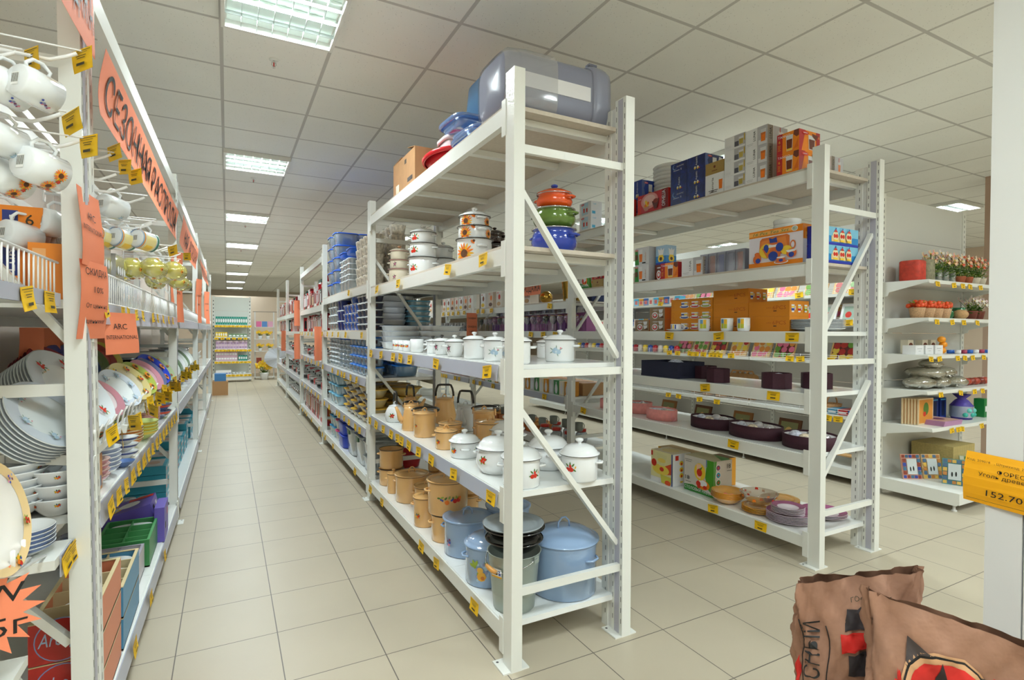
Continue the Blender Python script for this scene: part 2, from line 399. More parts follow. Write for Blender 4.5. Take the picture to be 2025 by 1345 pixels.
def shelf(parent, a, c, z, style, side, depth, rail=False, bh=.07, back=True, fence=False):
    (xa, ya), (xc, yc) = a, c     # front line from near to far
    D = depth*side
    beam('front_beam', parent, (xa, ya, z), (xc, yc, z), bh, side)
    if back: beam('back_beam', parent, (xa+D, ya, z), (xc+D, yc, z), bh, -side)
    b = MB(); i = .004*side
    m = CHIP if style == 'chip' else mat('#EEF1EE', 0.18, coat=0.3)
    t0, t1 = (z-.004, z+.014) if style == 'chip' else (z-.022, z+.004)
    in_ = .02*side
    ch = side*.0
    n = 2 if style == 'chip' else 4
    for k in range(n):
        u0, u1 = k/n, (k+1)/n
        y0_, y1_ = ya+(yc-ya)*u0+.001, ya+(yc-ya)*u1-.001; xa_, xc_ = xa+(xc-xa)*u0, xa+(xc-xa)*u1
        if style == 'none': break
        vs = []
        for zz in (t0, t1): vs += [(xa_+i*2, y0_, zz), (xa_+D-i*2, y0_, zz), (xc_+D-i*2, y1_, zz), (xc_+i*2, y1_, zz)]
        b.add(vs, [(3,2,1,0),(4,5,6,7),(0,1,5,4),(1,2,6,5),(2,3,7,6),(3,0,4,7)], m)
    if b.v: b.build('shelf_board', parent)
    if style == 'chip':
        for k in range(6):
            u = (k+.15)/5.4; y = ya+(yc-ya)*u; x = xa+(xc-xa)*u
            m2 = MB(); m2.box(min(x+.03*side, x+D-.03*side), max(x+.03*side, x+D-.03*side), y, y+.04, z-.034, z-.006, WHITE); m2.build('support_bar', parent)
    if rail:
        r = MB(); o_ = -.012*side; o2 = -.003*side
        vs = [(xa+o2, ya+.06, z+.002), (xa+o_, ya+.06, z-bh+.004), (xc+o_, yc-.05, z-bh+.004), (xc+o2, yc-.05, z+.002), (xa+o2+.004*side, ya+.06, z+.002), (xa+o_+.004*side, ya+.06, z-bh+.004), (xc+o_+.004*side, yc-.05, z-bh+.004), (xc+o2+.004*side, yc-.05, z+.002)]
        r.add(vs, [(0,1,2,3),(7,6,5,4),(0,4,5,1),(1,5,6,2),(2,6,7,3),(3,7,4,0)], RAIL); r.build('price_rail', parent)
    if fence:
        f = MB(); n = int((yc-ya)/.035)
        for k in range(n+1):
            u = k/n; f.tube([(xa+(xc-xa)*u, ya+(yc-ya)*u, z), (xa+(xc-xa)*u, ya+(yc-ya)*u, z+.1)], .0022, WIRE, 5)
        for zz in (z+.1, z+.004): f.tube([(xa, ya, zz), (xc, yc, zz)], .0035, WIRE, 6)
        f.build('wire_fence', parent)
RK = {}
def rack(code, phrase, side, line, depth, h, bays, diag, leans=None, doubles=(False, False)):
    """line: front corner of each frame; bays: list of level tuples (z, style, rail)"""
    RK[code] = (side, line, depth)
    for i, lv in enumerate(bays):
        t = empty('shelving_rack', (0, 0, 0))
        (xa, ya), (xc, yc) = line[i], line[i+1]
        frame(t, xa, xa+depth*side, ya, h, side, diag, (leans or {}).get(i, 0.0), doubles[0] and i == 0, doubles[1] and i == 0)
        if i == len(bays)-1: frame(t, xc, xc+depth*side, yc, h, side, diag)
        for L_ in lv:
            z, style, rail = L_[:3]
            shelf(t, (xa, ya+.07), (xc, yc), z, style, side, depth, rail, fence=(len(L_) > 3))
        nm = ['near bay','second bay','third bay','fourth bay','fifth bay'][i]
        reg(t, '', 'shelving rack', label='white slotted steel shelving rack, %s of the %s' % (nm, phrase), group='bays of the '+phrase)
LINE_B = [(1.02,1.92),(1.03,4.44),(1.045,6.95),(1.08,9.55),(1.10,12.2),(1.13,14.9)]
LINE_C = [(3.08,1.94),(3.09,4.55),(3.10,7.05),(3.11,9.6),(3.12,12.15)]
LINE_A = [(-.355,1.93),(-.315,4.5),(-.295,7.1),(-.288,9.65),(-.28,12.2)]
S, K = 'steel', 'chip'
rack('B', 'middle rack row of enamel cookware', 1, LINE_B, .62, 2.46,
     [[(2.325,K,0),(1.742,K,0),(1.25,S,1),(.712,S,1),(.165,S,0)], [(1.785,K,0),(1.39,K,0),(.995,S,1),(.57,S,1),(.17,S,0)],
      [(2.33,'none',0),(1.72,K,0),(1.385,S,0),(1.01,S,1),(.59,S,1),(.19,S,0)], [(1.72,K,0),(1.385,S,0),(1.0,S,1),(.59,S,1),(.19,S,0)], [(1.72,K,0),(1.385,S,0),(1.0,S,1),(.59,S,1),(.19,S,0)]], 1, doubles=(False, True))
rack('C', 'right rack row of boxed glassware', 1, LINE_C, .62, 2.5,
     [[(2.378,K,0),(1.812,K,0),(1.402,S,0),(1.028,S,0),(.662,S,0),(.168,S,0)], [(2.378,K,0),(1.71,K,0),(1.402,S,0),(.72,S,1),(.2,S,0)],
      [(1.71,K,0),(1.402,S,0),(.72,S,1),(.2,S,0)], [(1.75,K,0),(1.402,S,0),(.72,S,1),(.2,S,0)]], -1, doubles=(False, True))
rack('A', 'left rack row of crockery', -1, LINE_A, .6, 2.5,
     [[(2.43,'none',0),(1.475,S,1,1),(.845,S,1),(.15,S,1)], [(2.43,'none',0),(1.475,S,1,1),(.845,S,1),(.15,S,1)], [(2.43,'none',0),(1.475,S,1,1),(.845,S,1),(.15,S,1)], [(2.43,'none',0),(1.475,S,1,1),(.845,S,1),(.15,S,1)]], -1, leans={0: -.012}, doubles=(True, False))
def fx(code, y):
    side, line, depth = RK[code]
    for (xa, ya), (xc, yc) in zip(line, line[1:]):
        if y <= yc: break
    return xa+(xc-xa)*(y-ya)/(yc-ya)

# ---------------------------------------------------------------- enamel cookware
def blob(cx, cy, r, n=7, j=0.25, seed=0):
    rn = random.Random(seed); return [(cx+r*(1+rn.uniform(-j, j))*cos(2*pi*k/n), cy+r*(1+rn.uniform(-j, j))*sin(2*pi*k/n)) for k in range(n)]
def leaf(cx, cy, l, w, a): return [(cx+x*cos(a)-y*sin(a), cy+x*sin(a)+y*cos(a)) for x, y in ((-l/2,0),(-l/6,w/2),(l/4,w/2.6),(l/2,0),(l/4,-w/2.6),(-l/6,-w/2))]
LF = mat('#4E7A2C', .4); LF2 = mat('#8FA83A', .4); RED = mat('#D0301E', .35); YF = mat('#F1B21C', .4); OR = mat('#EE7A12', .4); BLU = mat('#3C4FA8', .4); PUR = mat('#7A3A5E', .4); PK = mat('#D9879A', .4); LB = mat('#A9C4D8', .4); WD = mat('#F6F6F2', .3); BRN = mat('#5A3418', .5)
def motif(kind, s, seed=0):
    """flat prints in metres around (0,0): list of (polygon, material)"""
    o = []; rn = random.Random(seed)
    def B(x, y, r, m, n=8, j=.15): o.append((blob(x*s, y*s, r*s, n, j, len(o)+seed), m))
    def Lf(x, y, l, w, a, m=LF): o.append((leaf(x*s, y*s, l*s, w*s, a), m))
    if kind == 'berry':
        for a in (.3, 1.2, 2.2, 3.3, 4.3, 5.4): Lf(.35*cos(a), .3*sin(a), .5, .22, a, LF if a < 3 else LF2)
        for x, y in ((-.15,-.1),(.18,-.2),(.02,.15),(.3,.1)): B(x, y, .17, RED)
    elif kind == 'straw':
        for a in (.9, 1.6, 2.4, 3.4, 5.8): Lf(.5*cos(a), .4*sin(a), .5, .18, a)
        B(-.3,-.2,.24,RED); B(.1,-.15,.26,RED); B(.0,.2,.16,RED)
        for k in range(5): B(.5+.12*rn.random(), -.2+.5*rn.random(), .07, WD if k % 2 else YF, 6)
    elif kind == 'fruit':
        for a in (.2, 1.0, 1.9, 2.9, 4.0): Lf(.45*cos(a), .35*sin(a), .5, .25, a, LF if a < 2 else LF2)
        B(-.3,-.1,.25,YF); B(.1,-.2,.28,OR); B(.35,.05,.24,RED); B(-.1,.2,.14,BLU); B(.5,-.25,.1,BLU)
    elif kind == 'fruitband':
        for k in range(7): Lf(-1.4+.45*k, .25+.1*(k % 2), .5, .24, .4*k, LF2 if k % 2 else LF)
        B(-.9,0,.14,BLU); B(-1.1,.1,.13,BLU); B(-.35,-.25,.3,OR); B(.2,0,.13,BLU); B(.35,.12,.13,BLU); B(.65,-.1,.28,RED); B(1.1,0,.3,RED); B(1.3,.25,.2,OR)
    elif kind == 'sun':
        for k in range(16): a = 2*pi*k/16; Lf(.6*cos(a), .6*sin(a), .75, .2, a, OR if k % 3 else YF)
        B(0, 0, .36, BRN, 12, .05)
    elif kind == 'cornsun':
        for k in range(7): a = pi+pi*.5*k/6; Lf(.5*cos(a)+.5, .5*sin(a)+.5, .7, .22, a, OR)
        B(.45,.4,.3,BRN,10,.05)
    elif kind == 'rose':
        for a in (.6, 1.6, 2.7, 4.0, 5.2): Lf(.4*cos(a), .5*sin(a), .45, .15, a, mat('#6A6B4A', .4))
        B(0,0,.3,PUR); B(.05,.02,.18,PK); B(.2,.35,.12,PUR); B(-.2,-.45,.1,PUR)
    elif kind == 'blue':
        for a in (.5, 1.5, 2.6, 3.6, 5.0): Lf(.6*cos(a), .4*sin(a), .45, .13, a, mat('#8EA49A', .4))
        B(-.1,0,.32,LB); B(.25,-.1,.26,LB); B(0,-.1,.14,mat('#C9D8E2', .4)); B(.5,.3,.1,PK)
    elif kind == 'pear':
        for k in range(16): B(rn.uniform(-.8,.7), rn.uniform(-.7,.8), .13, (LB, mat('#8E95B8', .4), LF2, LB)[k % 4], 7)
        for a in (1.2, 2, 2.9): Lf(-.3+.3*cos(a), .4+.3*sin(a), .5, .25, a, LF2)
        B(.2,-.25,.36,mat('#E2A93A', .4)); B(.1,.2,.22,mat('#E2B04A', .4)); B(.3,-.35,.15,mat('#C9762A', .4))
    elif kind == 'plum':
        for k in range(8): B(rn.uniform(-.4,.4), rn.uniform(-.6,.5), .14, (PUR, BLU, mat('#8E95B8', .4), PK)[k % 4], 7)
    return o
def wrap_print(mb, prof, th, zc, kind, s, seed=0):
    def R(z):
        for (r0, z0), (r1, z1) in zip(prof, prof[1:]):
            if min(z0, z1) <= z <= max(z0, z1) and abs(z1-z0) > 1e-6: return r0+(r1-r0)*(z-z0)/(z1-z0)
        return max(r for r, _ in prof)
    for k, (poly, m) in enumerate(motif(kind, s, seed)):
        vs = []
        for x, y in poly:
            z = zc+y; r = R(z); vs.append(((r+.0009+.00012*k)*cos(th+x/r), (r+.0009+.00012*k)*sin(th+x/r), z))
        # fan around the centre so that the print follows the curve
        cx = sum(p[0] for p in poly)/len(poly); cy = sum(p[1] for p in poly)/len(poly); r = R(zc+cy)
        vs.append(((r+.0011+.00012*k)*cos(th+cx/r), (r+.0011+.00012*k)*sin(th+cx/r), zc+cy)); n = len(poly)
        mb.add(vs, [(i, (i+1) % n, n) for i in range(n)], m)
def loop_handle(parent, prof_r, z, th, col, w=.05, out=.028, th2=.006, drop=0.0):
    m = MB(); c, s_ = cos(th), sin(th); pts = []
    for k in range(9):
        a = pi*k/8; u = -w/2+w*k/8; o = prof_r-.004+out*min(1, sin(a)*1.5)
        pts.append((o*c-u*s_, o*s_+u*c, z-drop*sin(a)))
    m.tube(pts, th2, col, 8); m.build('handle', parent)
def pot_body(kind, r, h):
    if kind == 'belly': return [(r*.72,0),(r*.8,.004),(r*.99,h*.3),(r*1.04,h*.5),(r*.97,h*.78),(r*.9,h*.9),(r*.95,h*.97),(r,h)]
    if kind == 'flare': return [(r*.62,0),(r*.68,.004),(r*.8,h*.35),(r*.92,h*.75),(r*.97,h*.93),(r,h)]
    if kind == 'tall': return [(r*.9,0),(r*.95,.006),(r*.95,h*.86),(r*.97,h*.93),(r,h)]
    return [(r*.86,0),(r*.92,.008),(r*.93,h*.84),(r*.91,h*.9),(r*.93,h*.96),(r,h)]
def make_pot(r, h, kind='str', col=None, rim=None, lid='dome', knob=None, knobcol=None, handles=(0,), prints=(), hw=.45, hz=.72, lidh=.28, name='cooking_pot', hdrop=0.0):
    col = col or ENW; rim = rim or RIMD; knobcol = knobcol or col
    t = empty(name); prof = pot_body(kind, r, h)
    b = MB(); full = prof+[(r*.985, h-.001)]+[(q*.97, z) for q, z in prof[::-1] if z > .006]+[(.0001, .006)]
    b.lathe([(.0001, 0)]+full, col, 32); b.build('body', t)
    q = MB(); q.lathe([(r*.99,h-.003),(r*1.022,h-.002),(r*1.026,h+.001),(r*1.01,h+.003)], rim, 32); q.build('rim', t)
    if lid:
        lr = r*1.0; L = MB(); z0 = h+.003
        if lid == 'dome': lp = [(lr*1.03,z0-.002),(lr*1.02,z0+.003),(lr*.93,z0+.004),(lr*.88,z0+lidh*r*.35),(lr*.7,z0+lidh*r*.75),(lr*.4,z0+lidh*r*.97),(.0001,z0+lidh*r)]
        else: lp = [(lr*1.03,z0-.002),(lr*1.03,z0+.004),(lr*.95,z0+.005),(lr*.88,z0-.004),(lr*.8,z0-.003),(lr*.2,z0+.010),(.0001,z0+.012)]
        L.lathe(lp, col, 32); lo = L.build('lid', t); zt = lp[-1][1]
        if knob == 'loop':
            m = MB(); w = max(.012, r*.2); m.tube([(-w, 0, zt-.004), (-w*.9, 0, zt+w*.8), (-w*.3, 0, zt+w*1.4), (w*.3, 0, zt+w*1.4), (w*.9, 0, zt+w*.8), (w, 0, zt-.004)], .0045, knobcol, 8); m.build('knob', lo)
        else:
            m = MB(); w = max(.013, r*.2); m.lathe([(w*.55,zt-.002),(w*.45,zt+w*.35),(w*.9,zt+w*.7),(w*1.05,zt+w*.95),(w*.9,zt+w*1.3),(w*.5,zt+w*1.45),(.0001,zt+w*1.5)], knobcol, 18); m.build('knob', lo)
    for a in handles:
        for k in (0, pi): loop_handle(t, r*(1.04 if kind == 'belly' else .93), h*hz, a+k, col, w=r*hw*2*.62, out=.024, th2=.0058, drop=hdrop)
    if prints:
        for i, (th, z, kd, s_) in enumerate(prints):
            p = MB(); wrap_print(p, prof, th, z*h, kd, s_*1.45, i)
            p.build('fruit_print' if kd in ('fruit','fruitband','straw','berry','pear') else 'flower_print', t)
    return t
def toward(x, y): return math.atan2(-y, -x)      # direction in which a thing at (x,y) is seen from the aisle end
def put_pot(x, y, z, r, h, desc, where, prints=None, hang=1.2, key=None, tier=None, cat='pot', label=None, **kw):
    a = toward(x, y)
    pr = [(a+p[0],)+tuple(p[1:]) for p in (prints or [])]
    t = make_pot(r, h, handles=(a+hang,), prints=pr, **kw); t.location = (x, y, z)
    return reg(t, desc, cat, where, key=key if key is not None else y, tier=tier, label=label, ref='near post')
BS = {5: "middle rack's top", 4: "middle rack's second shelf", 3: "middle rack's eye-level shelf", 2: "middle rack's fourth shelf", 1: "middle rack's bottom shelf"}
# shelf two: stacked sets
Z4 = 1.758
def pot_stack(x, y, tiers, desc, kinds, z=Z4, **kw):
    zz = z; names = ['lowest', 'middle', 'topmost'] if len(tiers) == 3 else ['lower', 'upper']
    for i, (r, h) in enumerate(tiers):
        last = i == len(tiers)-1
        k = dict(kinds(i)); k['col'] = k.get('col') or kw.get('col'); base = k.pop('desc', desc)
        put_pot(x, y, zz, r, h, base, '', lid='dome' if last else None, label='%s pot of the %s stack on the middle rack' % (names[i], base), tier=i, **{**kw, **k})
        zz += h+.0035
pot_stack(1.22, 4.24, [(.088,.128),(.079,.068),(.075,.070)], 'small cream and pink banded', lambda i: dict(prints=[(-.5,.5,'rose',.022)] if i != 2 else [], rim=mat('#B27C78', .3)), col=mat('#E9DFC8', .15, coat=.5), knobcol=mat('#D9A27A', .3))
pot_stack(1.22, 3.65, [(.106,.148),(.10,.094),(.091,.076)], 'white strawberry print', lambda i: dict(prints=[(-.75,.5,'straw',.034)]), hang=1.0)
pot_stack(1.47, 3.92, [(.092,.19),(.078,.082)], 'plain grey enamel', lambda i: dict(hang=.9), col=ENG)
pot_stack(1.22, 2.76, [(.104,.142),(.097,.066),(.088,.056)], 'white sunflower print', lambda i: dict(prints=[(-.62,.42,'sun',.042 if i == 0 else .028),(-.15,.82,'cornsun',.017),(1.0,.4,'sun',.02)]), hang=.45)
pot_stack(1.5, 3.08, [(.075,.10),(.066,.08),(.062,.07)], 'dark brown enamel', lambda i: dict(), col=mat('#2A1A14', .1, coat=.6), kind='belly')
CT = [mat('#1F3FA6', .12, coat=.6), mat('#5B7A2E', .12, coat=.6), mat('#E4571B', .12, coat=.6)]
zz = Z4
for i, (r, h, nm) in enumerate([(.105,.116,'blue bellied pot, lowest'), (.098,.090,'green bellied pot, middle'), (.083,.068,'orange bellied pot with lid, topmost')]):
    put_pot(1.37, 2.17, zz, r, h, '', '', label=nm+' of the three coloured pots', kind='belly', col=CT[i], rim=CHROME, lid='dome' if i == 2 else None, knobcol=CT[0], hang=.95, hw=.5); zz += h+.0035

# eye-level shelf: white enamel
Z3 = 1.2545
W3 = 'middle rack eye-level shelf'
put_pot(1.11, 2.06, Z3, .067, .098, 'white straight pot behind the near front post', W3, hang=-1.3, prints=[(-1.0,.45,'blue',.02)])
put_pot(1.397, 2.156, Z3, .076, .103, 'white pot with blue flowers, by the back post', W3, hang=1.35, prints=[(-.25,.5,'blue',.03)])
put_pot(1.5, 2.46, Z3, .046, .083, 'small white lidded pot standing at the back', W3)
put_pot(1.12, 2.29, Z3, .056, .098, 'white pot with blue flowers, left of post', W3, hang=1.1, prints=[(-.1,.45,'blue',.026)])
put_pot(1.12, 2.53, Z3, .058, .100, 'plain white straight pot with lid', W3, hang=.9)
put_pot(1.12, 2.80, Z3, .056, .082, 'flared white pot with purple rose', W3, kind='flare', hang=2, prints=[(-.75,.55,'rose',.022)])
put_pot(1.14, 3.06, Z3, .056, .082, 'flared white rose pot with black knob', W3, kind='flare', knobcol=ENK, hang=2, prints=[(-.75,.55,'rose',.022)])
put_pot(1.16, 3.27, Z3, .042, .078, 'small white pot with black knob', W3, knobcol=ENK)
def make_mug(r=.04, h=.085, col=None, prints=(), hcol=None):
    col = col or ENW; b = MB(); prof = [(.0001,0),(r*.8,0),(r*.92,.004),(r,h*.3),(r,h),(r*.94,h),(r*.94,h*.3),(.0001,.006)]
    b.lathe(prof, col, 24); o = b.build('mug')
    m = MB(); m.tube([(r-.004,0,h*.8),(r+.015,0,h*.86),(r+.027,0,h*.62),(r+.024,0,h*.36),(r+.008,0,h*.2),(r-.004,0,h*.24)], .0045, hcol or col, 8); m.build('handle', o)
    if prints:
        for i, (th, z, kd, s_) in enumerate(prints):
            p = MB(); wrap_print(p, [(r,0),(r,h)], th, z*h, kd, s_, i); p.build('fruit_print', o)
    return o
o = make_mug(.045, .088); o.location = (1.12, 3.47, Z3); o.rotation_euler = (0,0,-.7); reg(o, '', 'mug', label='large plain white enamel mug right of the fruit mugs')
for i, y in enumerate((3.68, 3.80, 3.94)):
    o = place('mug_fruit', lambda: make_mug(.036, .075, prints=[(-1.9,.5,'fruit',.022),(-2.6,.5,'berry',.02)]), (1.12, y, Z3), rz=-.2); reg(o, 'small white enamel mug with fruit print', 'mug', W3)
def make_tray():
    b = MB(); n = 20
    b.lathe([(.0001,0),(.80,0),(.86,.006),(.95,.052),(1.05,.054),(1.05,.057),(.93,.055),(.84,.01),(.78,.004),(.0001,.004)], ENW, 32, sx=.15, sy=.115, sq=5)
    for v in b.v: pass
    o = b.build('roasting_tray'); r = MB(); r.lathe([(1.048,.0555),(1.056,.056),(1.048,.0575)], ENS, 32, sx=.15, sy=.115, sq=5); r.build('rim', o)
    return o
for i in range(4):
    o = place('roast', make_tray, (1.23, 4.23, Z3+.042*i)); reg(o, 'white enamel roasting tray at the far post', 'baking tray', key=4.2, tier=i)
for i in range(4):
    o = place('roast', make_tray, (1.46, 3.95, Z3+.042*i), rz=.2); reg(o, 'white fruit-print roasting tray at the back', 'baking tray', key=3.9, tier=i)

# fourth shelf: kettles and pots
Z2 = .7165
def make_kettle(r, h, col, kind='tall', handle='flat', spout=True, prints=(), a=0.0, ha=0.0, lid=True):
    """a: direction of the spout, ha: plane of the handle"""
    t = empty('kettle'); prof = pot_body('belly' if kind == 'belly' else 'tall', r, h)
    if kind == 'belly': prof = [(r*.8,0),(r*.9,.01),(r,h*.35),(r*.98,h*.55),(r*.8,h*.85),(r*.62,h)]
    if kind == 'cone': prof = [(r*.95,0),(r,.01),(r*.93,h*.4),(r*.75,h*.85),(r*.68,h)]
    b = MB(); b.lathe([(.0001,0)]+prof+[(prof[-1][0]*.95,h),(.0001,h-.004)], col, 32); b.build('body', t)
    rt_ = prof[-1][0]
    if lid:
        L = MB(); L.lathe([(rt_*1.03,h),(rt_*1.03,h+.004),(rt_*.9,h+.006),(rt_*.5,h+.012),(.0001,h+.015)], col, 28); lo = L.build('lid', t)
        m = MB(); m.tube([(-.014,0,h+.01),(-.012,0,h+.028),(0,0,h+.035),(.012,0,h+.028),(.014,0,h+.01)], .004, col, 8); m.build('knob', lo)
    if spout:
        s_ = MB(); c, q = cos(a), sin(a); s_.tube([((r*.8)*c,(r*.8)*q,h*.35),((r*1.15)*c,(r*1.15)*q,h*.5),((r*1.35)*c,(r*1.35)*q,h*.75),((r*1.6)*c,(r*1.6)*q,h*.98)], [.024,.02,.013,.009], col, 10); s_.build('spout', t)
    c, q = cos(ha), sin(ha); R = rt_*1.02
    for k in (-1, 1):
        e = MB(); e.bar((R*c*k, R*q*k, h-.02), (R*c*k, R*q*k, h+.022), .008, .016, col); e.build('handle_lug', t)
    g = MB()
    if handle == 'flat':      # bail lying against one side, at rim height
        pts = []
        for k in range(13):
            an = ha+pi*k/12; rr = R*1.08+ (R*.35)*sin(pi*k/12); pts.append((rr*cos(an), rr*sin(an), h+.016+.006*sin(pi*k/12)))
        g.tube(pts, .0085, ENK, 8)
    else:
        pts = []; up = .085
        for k in range(13):
            an = pi*k/12; x = -R*1.05*cos(an); z = h+.02+up*min(1, sin(an)*1.35); pts.append((x*c, x*q, z))
        g.tube(pts, .0085, ENK, 8)
    g.build('bail_handle', t)
    if prints:
        for i, (th, z, kd, s_) in enumerate(prints):
            p = MB(); wrap_print(p, prof, th, z*h, kd, s_*1.4, i); p.build('fruit_print', t)
    return t
def put_kettle(x, y, r, h, label, z=Z2, **kw):
    a = toward(x, y); kw['a'] = a+kw.get('a', 0); kw['ha'] = a+kw.get('ha', 0); kw['prints'] = [(a+p[0],)+tuple(p[1:]) for p in kw.get('prints', [])]
    t = make_kettle(r, h, **kw); t.location = (x, y, z); reg(t, '', 'kettle', label=label); return t
put_kettle(1.12, 3.99, .078, .115, 'small white kettle with berry print and black handle', col=ENW, kind='belly', handle='up', a=1.9, ha=.2, prints=[(-.35,.45,'berry',.03)])
put_kettle(1.12, 3.60, .064, .165, 'beige kettle with its spout pointing left', col=ENB, kind='cone', a=-1.5, ha=1.55)
put_kettle(1.13, 3.34, .074, .150, 'beige can-shaped kettle with folded black handle', col=ENB, spout=False, ha=1.3, prints=[(-.9,.5,'fruit',.014)])
put_kettle(1.44, 3.80, .092, .175, 'large beige kettle with raised black handle, at back', col=ENB, kind='cone', spout=False, handle='up', ha=1.5)
put_kettle(1.45, 3.42, .078, .165, 'grey-white kettle with raised black handle', col=ENG, kind='cone', spout=True, handle='up', ha=1.2, a=-.2)
put_kettle(1.46, 3.14, .074, .165, 'tall beige kettle right of the grey one', col=ENB, spout=False, ha=1.2)
put_kettle(1.30, 4.2, .074, .14, 'dark-handled beige kettle by the far post', col=ENB, kind='cone', handle='up', a=1.5, ha=.6)
F2 = 'middle rack fourth shelf'
put_pot(1.39, 2.90, Z2, .092, .138, 'wide beige pot with flat looped lid', F2, col=ENB, lid='flat', knob='loop', kind='tall', hang=1.2)
put_pot(1.21, 3.09, Z2, .072, .115, 'beige pot behind the small beige one', F2, col=ENB, lid='flat', knob='loop', kind='tall')
put_pot(1.125, 2.94, Z2, .066, .100, 'small front beige pot with fruit print', F2, col=ENB, lid='flat', knob='loop', kind='tall', prints=[(-.85,.45,'fruit',.018)])
put_pot(1.14, 2.70, Z2, .084, .085, 'small white lidded pot with fruit clusters', F2, hang=.05, hz=.62, hdrop=0, lidh=.42, prints=[(-.85,.5,'fruit',.022),(.95,.5,'fruit',.02)])
put_pot(1.162, 2.335, Z2, .104, .118, 'big-bellied white pot with green flower', F2, kind='belly', lidh=.5, hang=1.1, prints=[(-.75,.6,'berry',.03)])
put_pot(1.46, 2.83, Z2, .11, .105, 'white lidded pot hidden at the back', F2, lidh=.4)
put_pot(1.15, 2.08, Z2, .090, .125, 'white strawberry pot right at the front post', F2, lidh=.45, hang=1.6, prints=[(.75,.5,'straw',.028),(-.8,.5,'berry',.022)])
put_pot(1.42, 2.29, Z2, .102, .112, 'bellied white pot behind the diagonal brace', F2, kind='belly', lidh=.45, hang=.2)
put_pot(1.44, 2.05, Z2, .091, .118, 'white strawberry pot beside the back post', F2, lidh=.45, hang=1.35, prints=[(-.5,.55,'straw',.03),(-1.2,.3,'berry',.018)])

# bottom shelf: stock pots
Z1 = .1695; F1 = 'middle rack bottom shelf'
put_pot(1.17, 4.28, Z1, .100, .128, 'beige pot under another at the far post', F1, col=ENB, lid=None, rim=RIMK, kind='tall')
put_pot(1.17, 4.28, Z1+.1315, .098, .15, 'open beige pot on top at the far post', F1, col=ENB, lid=None, kind='tall', hang=1.3)
put_pot(1.12, 4.03, Z1, .050, .146, 'narrow beige pot with side handle', F1, col=ENB, lid='flat', kind='tall')
put_pot(1.19, 3.80, Z1, .122, .188, 'large beige stock pot with flat lid', F1, col=ENB, lid='flat', knob='loop', kind='tall')
put_pot(1.22, 3.55, Z1, .090, .160, 'beige pot with dark rim behind the front ones', F1, col=ENB, lid='flat', knob='loop', rim=RIMK, kind='tall')
put_pot(1.115, 3.27, Z1, .079, .178, 'front beige pot with small orange fruit print', F1, col=ENB, lid='flat', knob='loop', kind='tall', prints=[(-.75,.4,'fruit',.022)], hang=1.25)
put_pot(1.15, 2.99, Z1, .095, .155, 'beige pot carrying the big fruit-band pot', F1, col=ENB, lid='flat', knob=None, rim=RIMK, kind='tall', hang=-1.3, knobcol=ENB, lidh=.1) if False else put_pot(1.15, 2.99, Z1, .095, .155, 'beige pot carrying the big fruit-band pot', F1, col=ENB, lid=None, rim=RIMK, kind='tall', hang=-1.3)
put_pot(1.16, 3.0, Z1+.1585, .124, .190, 'big beige pot with blue and orange fruit band', F1, col=ENB, lid='flat', knob='loop', kind='tall', hang=-1.35, prints=[(.1,.5,'fruitband',.032)])
for i, (x, y, r, h) in enumerate([(1.47,3.40,.07,.10),(1.45,3.62,.07,.115),(1.48,3.85,.07,.10),(1.47,4.08,.065,.1)]):
    put_pot(x, y, Z1, r, h, 'small lidded beige pot, back row', F1, col=ENB, lid='flat', knob='loop', kind='tall')
    put_pot(x, y, Z1+h+.02, r*.92, .09, 'small open beige pot, back row', F1, col=ENB, lid=None, kind='tall')
put_pot(1.19, 2.77, Z1, .137, .190, 'tall pale blue pot with plum print', F1, col=ENS, rim=ENS, lid='flat', knob='loop', kind='tall', prints=[(-.95,.42,'plum',.036)], hang=1.3)
put_pot(1.45, 2.78, Z1, .13, .212, 'pale blue stock pot in the back row', F1, col=ENS, rim=ENS, lid='flat', knob='loop', kind='tall')
put_pot(1.145, 2.40, Z1, .120, .185, 'pale blue domed pot with pear print', F1, col=ENS, rim=ENS, lid='dome', lidh=.35, knob='loop', kind='tall', hang=-1.35, prints=[(-.42,.40,'pear',.045)])
put_pot(1.425, 2.155, Z1, .165, .245, 'largest pale blue stock pot at the near end', F1, col=ENS, rim=ENS, lid='dome', lidh=.26, knob='loop', kind='tall', hang=1.0)
def make_bucket():
    t = empty('bucket'); b = MB(); m = mat('#A3AEA6', .35, metal=.35)
    b.lathe([(.0001,0),(.088,0),(.092,.004),(.099,.07),(.101,.073),(.1,.078),(.110,.2),(.113,.205),(.111,.212),(.113,.217),(.118,.25),(.122,.252),(.12,.254),(.115,.25),(.087,.008),(.0001,.008)], m, 36); b.build('body', t)
    h = MB(); pts = [(.122*cos(a), .122*sin(a)*.0+.0, 0) for a in (0,)]
    for k in range(15):
        a = pi*k/14; pts.append((0,0,0))
    pts = [(-.124*cos(pi*k/14), -.132*sin(pi*k/14), .243-.05*sin(pi*k/14)) for k in range(15)]
    h.tube(pts, .0025, CHROME, 6); ho = h.build('bail', t)
    g = MB(); g.tube([(-.062,-.1175,.2015),(-.04,-.124,.197),(-.015,-.13,.193),(.005,-.131,.193)], [.008,.0105,.0105,.008], mat('#D69A4E', .4), 10); g.build('wooden_grip', ho)
    for s_ in (-1, 1):
        e = MB(); e.box(s_*.122-.003, s_*.122+.003, -.014, .014, .222, .25, m); e.build('bail_ear', t)
    l = MB(); f = Face(l, (-.035,-.111,.16), (.055,.0,0), (0,-.004,.04), (0,-1,0)); f.rect(0,0,1,1,WD).rect(0,0,1,.18,YF).rect(.12,.3,.6,.7,INK).rect(.7,.3,.92,.8,BLU); l.build('price_label', t)
    return t
